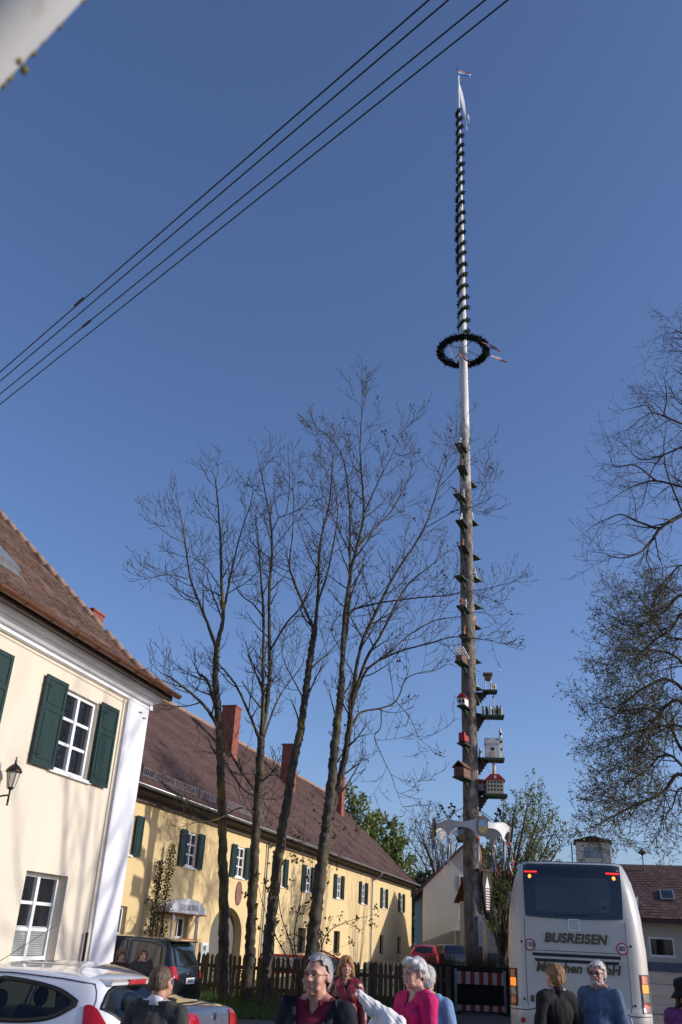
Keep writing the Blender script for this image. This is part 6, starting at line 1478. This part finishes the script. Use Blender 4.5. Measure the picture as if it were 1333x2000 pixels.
def person(label, loc, yaw, H=1.72, build=1.0, skinc=(.50, .27, .19), hair=None, top=None, under=None, legs=(.03, .03, .035), head_yaw=0.0, head_pitch=0.0,
           arms=((.06, -.10), (.06, -.10)), elbows=None, vneck=None, glasses=None, beard=None, old=.0, belly=.0, lapel=False, collar=None, extras=None, smile=False, sleeve=1.0, bust=0.0):
    """faces local -y; yaw turns the whole figure, head_yaw the head on its neck"""
    root = empty('person', (loc[0], loc[1], gz(loc[0], loc[1])), yaw); tag(root, label, 'person')
    k = H / 1.72; B = build; hz = H - .125 * k; HR = Matrix.Translation((0, -.012, hz)) @ Matrix.Rotation(head_yaw, 4, 'Z') @ Matrix.Rotation(head_pitch, 4, 'X')
    hp = lambda x, y, z: HR @ Vector((x * k, y * k, z * k))
    H3 = HR.to_3x3()
    sh_z, el_z, hip_z = .805 * H, .63 * H, .52 * H; shx = .175 * k * (B * .5 + .5)
    A = []
    for i, sg in enumerate((1, -1)):
        s_ = Vector((sg * shx, .01, sh_z))
        if elbows: e_, w_ = Vector(elbows[i][0]) * k, Vector(elbows[i][1]) * k
        else: e_ = Vector((sg * (shx + .065 * B), .03, el_z)); w_ = Vector((sg * (shx + .075 * B), arms[i][1], .49 * H))
        A.append((s_, e_, w_))
    def trunk(mb, g):
        mb.sphere((0, .005, .725 * H), (.155 * B * k + g, (.112 * B + .01) * k + g, .15 * k + g), 18, 12); mb.sphere((0, -.012 - belly * .5, .625 * H), (.148 * B * k + g, (.115 * B) * k + belly + g, .17 * k + g), 18, 12)
        mb.sphere((0, 0, .53 * H), (.165 * B * k + g, .125 * B * k + belly * .6 + g, .13 * k + g), 18, 12)
        capsule(mb, (-shx + .02, .01, sh_z - .01), (shx - .02, .01, sh_z - .01), .062 * k + g, .062 * k + g)
        for sg in (1, -1): capsule(mb, (sg * .03, .022, .858 * H), (sg * (shx - .03), .012, sh_z + .012), .042 * k + g * .6, .045 * k + g)
        for sg in (1, -1): mb.sphere((sg * .075 * B, -.06 * B - .015 * bust, .735 * H), (.075 * k + g, (.03 + .02 * bust) * k + g, .07 * k + g), 12, 8)
    def arm(mb, i, g, cut=1.0):
        s_, e_, w_ = A[i]; capsule(mb, s_, e_, .056 * k * (B * .4 + .6) + g, .046 * k + g); capsule(mb, e_, e_.lerp(w_, cut), .044 * k + g, (.031 + .006 * (1 - cut)) * k + g)
    # ---- body: one continuous mesh
    b = MB(); trunk(b, 0); arm(b, 0, 0); arm(b, 1, 0)
    capsule(b, (0, .022, .80 * H), hp(0, .018, -.055), .062 * k, .056 * k * (1 + .15 * belly * 5))
    for sg in (1, -1):
        capsule(b, (sg * .088 * k, 0, .50 * H), (sg * .095 * k, -.005, .285 * H), .085 * k * (B * .5 + .5), .056 * k); capsule(b, (sg * .095 * k, -.005, .285 * H), (sg * .098 * k, .015, .055 * H), .056 * k, .038 * k); capsule(b, (sg * .1 * k, .03, .035), (sg * .105 * k, -.13, .03), .035, .03)
    def E(c, r, n=14): b.sphere(hp(*c), tuple(q * k for q in r), n, 10, H3)
    fat = 1 + belly * .9
    E((0, .018, .030), (.076, .097, .088)); E((0, -.028, -.015), (.066 * fat, .066, .085)); E((0, -.036, -.070), (.052 * fat, .053, .042)); E((0, -.074, -.093), (.024, .019, .018))
    for sg in (1, -1):
        E((sg * .040, -.062, -.028), (.026 * fat, .026, .028)); E((sg * .079, .012, -.008), (.011, .021, .032), 10); E((sg * .038, -.055, -.07), (.022 * fat, .03, .022)); E((sg * .011, -.103, -.024), (.009, .010, .008), 8)
    capsule(b, hp(-.036, -.080, .030), hp(.036, -.080, .030), .015 * k, .015 * k); capsule(b, hp(0, -.092, .018), hp(0, -.116, -.018), .0095 * k, .0125 * k); E((0, -.083, -.054), (.026, .014, .016), 10)
    me = remesh(b, .0085, 3); a = coords(me); Hi = np.array(HR.inverted()); L_ = (np.c_[a, np.ones(len(a))] @ Hi.T)[:, :3] / k
    F3 = np.array(H3)
    def push(c, amt, s, dr=(0, 1, 0)):
        w_ = np.exp(-((L_ - np.array(c)) ** 2 / (2 * np.array(s) ** 2)).sum(1)) * amt * k; d = F3 @ np.array(dr, float); return w_[:, None] * d
    dv = 0
    for sg in (1, -1): dv = dv + push((sg * .031, -.088, .010), .013, (.014, .022, .009)) + push((sg * .045, -.085, -.055), -.002, (.02, .03, .02)) + push((sg * .027, -.09, -.045), .0035, (.006, .03, .016))
    dv = dv + push((0, -.1, -.058), .006, (.022, .02, .0035)) + push((0, -.098, -.075), .004, (.02, .02, .006))
    setco(me, a + dv)
    fg = MB()                                                        # fingers grow out of the palm
    for i, sg in enumerate((1, -1)):
        s_, e_, w_ = A[i]; d = (w_ - e_).normalized(); sd_ = d.cross(Vector((0, -1, 0)) if abs(d.y) < .8 else Vector((0, 0, 1))).normalized(); pn_ = d.cross(sd_)
        P0 = w_ + d * .01; fg.sphere(w_ + d * .05 * k, (.02, .02, .02), 8, 6); v0 = len(fg.v)
        capsule(fg, w_ - d * .01, w_ + d * .085 * k, .026 * k, .030 * k, 10)
        for q in range(4):
            o_ = (q - 1.5) * .019 * k; L0 = (.072, .08, .075, .06)[q] * k; bp = w_ + d * .085 * k + sd_ * o_; m_ = bp + (d * .9 + pn_ * .25 * sg).normalized() * L0 * .5; t_ = m_ + (d * .55 + pn_ * .8 * sg).normalized() * L0 * .55
            fg.tube([bp - d * .02, bp, m_, t_], [.0095 * k, .0095 * k, .0085 * k, .006 * k], 8)
        tb_ = w_ + d * .035 * k + sd_ * .026 * k * sg; fg.tube([tb_ - d * .015, tb_ + sd_ * .012 * sg + d * .02, tb_ + sd_ * .018 * sg + d * .055 + pn_ * .012 * sg, tb_ + sd_ * .012 * sg + d * .075 + pn_ * .02 * sg], [.012 * k, .0115 * k, .010 * k, .007 * k], 8)
    bm = bmesh.new(); bm.from_mesh(me); tm_ = fg.mesh('tmp', M['cloth_w']); bm.from_mesh(tm_); bm.to_mesh(me); bm.free(); bpy.data.meshes.remove(tm_)
    me.materials.clear(); me.materials.append(skin(skinc)); me.polygons.foreach_set('use_smooth', [True] * len(me.polygons)); link('body', me, root)
    # ---- face
    dk = mat('eye_dark', (.03, .022, .018), .25); ew = mat('eye_white', (.30, .26, .25), .3)
    for sg in (1, -1):
        MB().sphere(hp(sg * .031, -.082, .009), (.0115 * k, .008 * k, .0048 * k), 10, 8, H3).build('eye', ew, root, True); MB().sphere(hp(sg * .031, -.0885, .009), (.0055 * k, .003 * k, .0058 * k), 8, 6, H3).build('iris', dk, root, True)
        bc_ = hair['col'] if hair else (.1, .07, .05); em = MB(); em.tube([hp(sg * .014, -.096, .031), hp(sg * .032, -.096, .037), hp(sg * .048, -.084, .033)], [.003 * k, .0042 * k, .002 * k], 6); em.build('eyebrow', mat('brow', tuple(c * .6 for c in bc_), .9), root, True)
    lm = mat('lips', (skinc[0] * .75, skinc[1] * .5, skinc[2] * .52), .45); q = MB()
    q.tube([hp(-.024, -.090, -.056 + (.005 if smile else -.002)), hp(-.010, -.099, -.0575), hp(.010, -.099, -.0575), hp(.024, -.090, -.056 + (.005 if smile else -.002))], [.0015 * k, .0042 * k, .0042 * k, .0015 * k], 6); q.build('lips', lm, root, True)
    # ---- hair
    if hair:
        hm = mat('hair', hair['col'], .55, .4, 26, .8, 70, stretch=(1, 1, .22), col2=hair.get('col2')); b = MB(); st = hair['style']; th = hair.get('th', .014)
        def HE(c, r): b.sphere(hp(*c), tuple(q * k for q in r), 16, 12, H3)
        HE((0, .026, .040), (.078 + th, .096 + th, .086 + th)); HE((0, .055, .0), (.073 + th, .066 + th, .085 + th * .6))
        if st == 'bob' or st == 'long':
            dn = .095 if st == 'bob' else .2
            for sg in (1, -1):
                capsule(b, hp(sg * .075, .01, .03), hp(sg * .088, .01, -dn), .032 * k, .040 * k); capsule(b, hp(sg * .06, .05, .02), hp(sg * .07, .06, -dn - .01), .04 * k, .04 * k); capsule(b, hp(sg * .025, -.082, .088), hp(sg * .078, -.045, .01), .022 * k, .022 * k)
            capsule(b, hp(0, .085, .03), hp(0, .085, -dn), .05 * k, .05 * k)
        if st == 'puff':
            for c in ((0, -.055, .105), (.05, -.04, .09), (-.05, -.04, .09), (.075, .0, .055), (-.075, .0, .055), (.07, .05, .03), (-.07, .05, .03), (0, .09, .03), (0, .05, .1), (.045, .085, -.03), (-.045, .085, -.03)): HE(c, (.038, .038, .036))
        me = remesh(b, .0075, 6); wrinkle(me, hair.get('rough', .006) * .6 * k, 34, hair.get('seed', 1.0))
        line = hair.get('line', .062); Hinv = HR.inverted()
        def fk(c):
            l = (Hinv @ c) / k
            if st in ('short', 'crop', 'puff'):
                if l.z < -.075 and l.y > 0: return False
                front = line - (.03 if abs(l.x) > .062 else 0) + (hair.get('recede', 0) if abs(l.x) > .025 else 0)
                if l.y < -.004 and l.z < front: return False
                if l.y < .022 and l.z < (.03 if st != 'puff' else .0): return False
                if l.y < .05 and l.z < -.03: return False
                if st == 'crop' and l.z < -.045: return False
                return True
            if l.y < -.03 and abs(l.x) < .058 and l.z < line: return False
            if l.y < -.015 and abs(l.x) < .05 and l.z < .0: return False
            return True
        keep_faces(me, fk); me.materials.clear(); me.materials.append(hm); me.polygons.foreach_set('use_smooth', [True] * len(me.polygons)); link('hair', me, root)
        # loose strands break the outline
        sm_ = MB(); r = random.Random(int(hair.get('seed', 1) * 10)); vs = me.vertices; nv = len(vs)
        for q in range(hair.get('strands', 260)):
            v = vs[r.randrange(nv)]; p = v.co.copy(); n_ = v.normal; dr = (n_ * .55 + Vector((r.gauss(0, .4), r.gauss(0, .4), -.5 + r.gauss(0, .3)))).normalized(); L0 = r.uniform(.012, .03) * k
            sm_.tube([p - n_ * .004, p + dr * L0 * .5 + n_ * .003, p + dr * L0 + Vector((0, 0, -.004))], [.0010, .0008, .0003], 3, cap=False)
        tag(sm_.build('hair_strands', hm, root, True, fix=False), kind='stuff')
    if beard:
        b = MB(); b.sphere(hp(0, -.058, -.085), (.046 * k, .045 * k, .035 * k), 14, 10, H3); capsule(b, hp(-.03, -.094, -.046), hp(.03, -.094, -.046), .010 * k, .010 * k)
        for sg in (1, -1): capsule(b, hp(sg * .05, -.045, -.07), hp(sg * .068, -.005, -.02), .018 * k, .014 * k)
        me = remesh(b, .006, 1); wrinkle(me, .004, 60, 3); me.materials.clear(); me.materials.append(mat('beard', beard, .9, .3, 40, .6, 120)); me.polygons.foreach_set('use_smooth', [True] * len(me.polygons)); link('beard', me, root)
    if glasses:
        gmt = M['black'] if glasses == 'sun' else M['iron']; q = MB(); gr = .0022 if glasses == 'sun' else .0013
        for sg in (1, -1):
            c = [(sg * .033 + .025 * math.cos(t), -.106, .006 + .0145 * math.copysign(abs(math.sin(t)) ** .6, math.sin(t))) for t in np.linspace(0, 2 * math.pi, 17)]; q.tube([hp(*p) for p in c], gr * k, 5, cap=False); q.tube([hp(sg * .058, -.104, .012), hp(sg * .078, -.03, .012), hp(sg * .083, .015, .008)], gr * 1.2 * k, 5)
        q.tube([hp(-.009, -.108, .011), hp(.009, -.108, .011)], .0022 * k, 5); go = q.build('glasses', gmt, root, True)
        if glasses == 'sun':
            for sg in (1, -1): MB().sphere(hp(sg * .033, -.105, .007), (.026 * k, .004, .018 * k), 12, 8, H3).build('lens', M['glass'], go, True)
    # ---- clothes
    g0 = .016; mt = under or top
    if under:
        b = MB(); trunk(b, .008); capsule(b, (0, .02, .81 * H), (0, .02, .855 * H), .066 * k, .064 * k); me = remesh(b, .011, 3); keep_faces(me, lambda c: c.z < .862 * H - max(0, -c.y) * .55 and c.z > .5 * H and not (c.y < -.02 and c.z > .848 * H - 1.5 * max(0, .055 - abs(c.x))) and (c.y < .0 or c.z > .845 * H))
        wrinkle(me, .004, 14, 2); me.materials.clear(); me.materials.append(under); me.polygons.foreach_set('use_smooth', [True] * len(me.polygons)); link('shirt', me, root)
    b = MB(); trunk(b, g0 + (.006 if under else 0)); arm(b, 0, g0, sleeve); arm(b, 1, g0, sleeve); capsule(b, (0, .02, .80 * H), (0, .024, .845 * H), .07 * k, .066 * k)
    if lapel or top.get('coat') if isinstance(top, dict) else lapel: capsule(b, (0, .0, .52 * H), (0, .0, .46 * H), .16 * B * k, .17 * B * k)
    me = remesh(b, .0105, 3); vn = vneck
    def tk(c):
        if c.z > .858 * H - max(0, -c.y) * .5: return False
        if vn and c.y < .02:
            ztop, zlow, wtop = .87 * H, vn[0] * H, vn[1]
            if c.z > zlow and abs(c.x) < wtop * (c.z - zlow) / (ztop - zlow): return False
        return True
    keep_faces(me, tk); wrinkle(me, .012, 8, len(label) % 17); wrinkle(me, .006, 20, len(label) % 13 + 3)
    me.materials.clear(); me.materials.append(top); me.polygons.foreach_set('use_smooth', [True] * len(me.polygons)); tg_ = link('jacket' if under else 'top', me, root)
    so_ = tg_.modifiers.new('s', 'SOLIDIFY'); so_.thickness = .004; so_.offset = 1
    bvh = BVHTree.FromPolygons([v.co.copy() for v in me.vertices], [tuple(p.vertices) for p in me.polygons])
    b = MB()
    for sg in (1, -1):
        capsule(b, (sg * .09 * k, 0, .50 * H), (sg * .097 * k, -.005, .285 * H), .1 * k * (B * .5 + .5), .072 * k); capsule(b, (sg * .097 * k, -.005, .285 * H), (sg * .1 * k, .012, .06 * H), .072 * k, .06 * k)
    b.sphere((0, 0, .52 * H), (.172 * B * k, .132 * B * k + belly * .5, .1 * k), 16, 10); me2 = remesh(b, .014, 3); wrinkle(me2, .006, 9, 4); me2.materials.clear(); me2.materials.append(fabric('trousers', legs)); me2.polygons.foreach_set('use_smooth', [True] * len(me2.polygons)); link('trousers', me2, root)
    b = MB()
    for sg in (1, -1): capsule(b, (sg * .1 * k, .045, .04), (sg * .106 * k, -.15, .035), .045, .04)
    b.build('shoes', M['black'], root, True)
    def front(x, z, off=.004):
        h = bvh.ray_cast(Vector((x, -1, z)), Vector((0, 1, 0))); return (h[0] + Vector((0, -off, 0))) if h[0] else Vector((x, -.14, z))
    if lapel and vn:
        for sg in (1, -1):
            q = MB(); zl, zt, wt = vn[0] * H, .852 * H, vn[1]; v = []
            for i in range(9):
                t = i / 8; z = zl + (zt - zl) * t; xi = wt * (z - zl) / (.87 * H - zl) ; wd = .012 + .062 * math.sin(math.pi * min(1, t * 1.1) * .62) ** 1.2
                if t > .68: wd *= .8
                v += [front(sg * (xi + .002), z, .010), front(sg * (xi + wd * .5), z + .004, .013), front(sg * (xi + wd), z + .012, .007)]
            q.add(v, [(3 * i + j, 3 * i + j + 1, 3 * i + j + 4, 3 * i + j + 3) for i in range(8) for j in range(2)]); lo_ = q.build('lapel', top, root, True); mo = lo_.modifiers.new('s', 'SOLIDIFY'); mo.thickness = .004
    if collar:
        q = MB(); n_ = 28; v = []
        for i in range(n_ + 1):
            t = -math.pi / 2 + .55 + (2 * math.pi - 1.1) * i / n_; x, y = .068 * k * math.cos(t), .02 + .07 * k * math.sin(t); fr_ = max(0, -math.sin(t)); z = .858 * H - .034 * fr_
            bk_ = max(0, math.sin(t)); v += [(x * .95, .02 + (y - .02) * .95, z + .014 + .022 * bk_), (x * 1.03, .02 + (y - .02) * 1.04, z + .010 + .020 * bk_), (x * 1.16, .02 + (y - .02) * 1.14 - .010 * fr_, z - .026 - .014 * fr_)]
        q.add(v, [(3 * i + j, 3 * i + j + 1, 3 * i + j + 4, 3 * i + j + 3) for i in range(n_) for j in range(2)]); co_ = q.build('collar', collar, root, True); mo = co_.modifiers.new('s', 'SOLIDIFY'); mo.thickness = .005
    if extras: extras(root, hp, front, A, k, H)
    return root
def face_dir(dx, dy): return math.atan2(dx, -dy)      # yaw so that local -y points along (dx, dy)

GREY = dict(col=(.28, .27, .26), col2=(.5, .49, .47), style='short', line=.088, recede=.010, rough=.006, seed=2.0, strands=200)
def man_extra(root, hp, front, A, k, H):
    MB().bar(front(.13, .715 * H, .008), front(.128, .728 * H, .008), .010, .006).build('lapel_pin', M['paint'], root)
    q = MB(); q.tube([front(-.012, .83 * H, .004), front(-.02, .76 * H, -.006), front(-.015, .68 * H, -.006)], .004, 5); q.build('shirt_placket', M['black'], root, True)
person('man with grey hair and glasses in a dark jacket over a maroon shirt, front centre', (at(622, 1872, 6.45).x, 6.45), face_dir(-.38, -1), 1.72, 1.22, (.50, .25, .18), GREY, fabric('navy_jacket', (.012, .013, .020)), fabric('maroon_shirt', (.16, .012, .028)),
       head_yaw=-.12, vneck=(.60, .135), glasses='wire', belly=.045, lapel=True, collar=fabric('maroon_collar', (.18, .014, .03)), extras=man_extra)
def maroon_extra(root, hp, front, A, k, H):
    q = MB(); q.tube([front(-.05, .85 * H, .006), front(-.02, .825 * H, .006), front(0, .80 * H, .008), front(.02, .825 * H, .006), front(.05, .85 * H, .006)], .003, 5); q.sphere(front(0, .79 * H, .012), (.011, .006, .018), 8, 6); q.build('necklace', M['chrome'], root)
    q = MB(); q.tube([Vector((.0, .06, .84 * H)), Vector((-.14, -.04, .83 * H)), front(-.13, .74 * H, .01), front(-.15, .64 * H, .015), Vector((-.25, -.06, .55 * H))], .012, 6); q.build('bag_strap', M['black'], root, True)
    s_, e_, w_ = A[0]; d = (w_ - e_).normalized(); MB().tube([w_ - d * .025, w_ - d * .0], [.038, .038], 12).build('wristwatch', M['chrome'], root)
person('smiling woman with red blonde hair in a shiny maroon jacket behind the man with glasses', (at(677, 1870, 12.6).x, 12.6), face_dir(.05, -1), 1.64, .98, (.55, .28, .2), dict(col=(.30, .13, .045), col2=(.45, .23, .09), style='bob', line=.05, th=.02, rough=.010, seed=4.0), fabric('maroon_satin', (.13, .008, .018), .35, .08, 9, .36, .6), fabric('black_top', (.012, .012, .013)),
       head_yaw=.05, vneck=(.76, .07), bust=.8, smile=True, extras=maroon_extra, collar=fabric('maroon_satin_collar', (.13, .008, .018), .3, .3, 9, .35, .6), sleeve=.97)
def pink_extra(root, hp, front, A, k, H):
    MB().sphere(hp(.083, .008, -.045), .006, 6, 5).build('earring', M['chrome'], root)
EL = [((.235, -.03, 1.09), (.11, -.27, 1.14)), ((-.235, -.04, 1.09), (-.06, -.30, 1.14))]
pk_root = person('white haired woman in a bright pink top carrying a white cardigan', (at(812, 1868, 8.6).x, 8.6), face_dir(-.85, -.55), 1.71, 1.08, (.55, .29, .23), dict(col=(.62, .61, .58), col2=(.78, .77, .74), style='puff', line=.066, th=.010, rough=.006, seed=6.0, strands=300), fabric('pink_knit', (.52, .012, .12)),
       head_yaw=-.1, head_pitch=.12, vneck=(.775, .085), elbows=EL, belly=.03, bust=1.0, extras=pink_extra)
# the knitted cardigan over her forearm
b = MB(); r_ = random.Random(3)
for p, q_, r0_, r1_ in (((.10, -.26, 1.22), (0, -.32, 1.25), .065, .075), ((0, -.32, 1.25), (-.07, -.39, 1.31), .072, .065), ((-.07, -.39, 1.31), (-.12, -.47, 1.38), .06, .048), ((-.12, -.47, 1.38), (-.14, -.51, 1.43), .045, .03),
                        ((.05, -.31, 1.20), (.03, -.35, .95), .085, .075), ((-.06, -.35, 1.2), (-.07, -.38, 1.0), .07, .06), ((.12, -.27, 1.18), (.12, -.31, 1.0), .065, .055), ((.03, -.35, .95), (.01, -.35, .78), .075, .055)):
    capsule(b, p, q_, r0_, r1_)
me = remesh(b, .010, 2); wrinkle(me, .020, 10, 7)
a = coords(me); n = np.empty(len(me.vertices) * 3, np.float32); me.vertex_normals.foreach_get('vector', n); n = n.reshape(-1, 3)
rib = np.sin((a[:, 0] * .62 + a[:, 1] * .25 + a[:, 2] * .74) * 300) * .0032; setco(me, a + n * rib[:, None])
me.materials.append(fabric('white_knit', (.74, .72, .72), .05, .08, 20)); me.materials.pop(index=0) if len(me.materials) > 1 else None
me.polygons.foreach_set('use_smooth', [True] * len(me.polygons))
cg = link('cardigan', me); cg.matrix_world = Matrix.Translation(pk_root.location) @ Matrix.Rotation(pk_root.rotation_euler.z, 4, 'Z'); tag(cg, 'white ribbed cardigan hanging over the arms of the woman in pink', 'cardigan')
person('person in a light blue shirt hidden behind the woman in pink', (at(834, 1890, 9.35).x, 9.35), face_dir(.3, 1), 1.64, 1.1, (.5, .28, .2), dict(col=(.5, .49, .47), col2=(.65, .64, .6), style='short', line=.07, seed=9.0), fabric('light_blue_shirt', (.16, .27, .45)), collar=fabric('light_blue_collar', (.16, .27, .45)))
person('woman with short brown blonde hair in a black jacket seen from behind', (at(1083, 1886, 11).x, 11), face_dir(-.35, 1), 1.68, 1.08, (.5, .28, .22), dict(col=(.22, .11, .045), col2=(.38, .21, .09), style='short', line=.06, th=.026, rough=.014, seed=12.0, strands=300), fabric('black_jacket', (.014, .014, .015)), fabric('pale_shirt', (.55, .5, .58)), head_pitch=.0, head_yaw=.1, vneck=(.66, .1), collar=fabric('black_collar', (.014, .014, .015)))
def denim_extra(root, hp, front, A, k, H):
    MB().bar(front(.075, .70 * H, .006), front(.078, .725 * H, .006), .01, .006).build('pocket_pen', M['chrome'], root)
    q = MB(); P = [front(.04, .735 * H, .003), front(.13, .735 * H, .003), front(.13, .66 * H, .003), front(.04, .66 * H, .003), front(.04, .735 * H, .003)]; q.tube(P, .0025, 4); q.build('pocket_seam', fabric('denim_seam', (.03, .08, .19)), root)
    q = MB(); q.tube([front(0, (.60 + .03 * i) * H, .003) for i in range(8)], .004, 4); q.build('placket', fabric('denim_placket', (.035, .09, .21)), root)
person('white haired bearded man in sunglasses and a blue shirt beside the coach', (at(1166, 1880, 11.1).x, 11.1), face_dir(-.75, -.8), 1.74, 1.12, (.45, .22, .17), dict(col=(.55, .54, .52), col2=(.72, .71, .68), style='short', line=.075, recede=.01, rough=.008, seed=15.0), fabric('denim_shirt', (.085, .14, .225), .2, .25, 12), head_yaw=.12, glasses='sun', beard=(.5, .48, .45), collar=fabric('denim_collar', (.08, .135, .22)), belly=.03, extras=denim_extra)
person('man with cropped brown hair, grey sweater and white collar seen from behind', (at(318, 1891, 7.3).x, 7.3), face_dir(.32, 1), 1.585, 1.2, (.46, .24, .17), dict(col=(.09, .055, .032), col2=(.15, .095, .055), style='crop', line=.072, th=.006, rough=.003, seed=18.0, strands=150), fabric('grey_sweater', (.05, .048, .045)), fabric('white_shirt', (.7, .7, .74)), collar=fabric('white_collar', (.72, .72, .78)), head_yaw=-.12)
person('girl with long brown hair looking down in front of the black estate car', (at(280, 1856, 18.2).x, 18.2), face_dir(.4, -1), 1.55, .86, (.56, .33, .26), dict(col=(.14, .065, .03), col2=(.22, .11, .05), style='long', line=.06, th=.014, seed=21.0), fabric('dark_pullover', (.03, .03, .035)), head_pitch=.25)
person('smaller girl with brown hair left of the other girl by the black car', (at(238, 1863, 18.4).x, 18.4), face_dir(.5, -1), 1.51, .86, (.56, .33, .26), dict(col=(.10, .05, .028), col2=(.17, .09, .05), style='long', line=.05, th=.02, seed=24.0), fabric('brown_coat', (.05, .04, .03)), head_pitch=.3)
def hat_extra(root, hp, front, A, k, H):
    T = Matrix.Translation(hp(0, .01, .055)) @ Matrix.Rotation(-.25, 4, 'Y') @ Matrix.Rotation(.15, 4, 'X')
    MB().lathe([(.16, -.05), (.175, -.045), (.13, -.01), (.112, .01), (.108, .06), (.09, .095), (.0, .10)], 24, T).build('hat', fabric('black_felt', (.008, .008, .010)), root, True)
person('woman in a black brimmed hat and purple patterned blouse cut by the right edge', (at(1341, 1930, 9.6).x, 9.6), face_dir(-.55, -1), 1.62, 1.02, (.42, .22, .15), dict(col=(.03, .02, .016), style='bob', line=.05, seed=27.0), mat('purple_print', (.09, .02, .13), .8, .5, 16, .2, 90, col2=(.25, .06, .22)), extras=hat_extra)
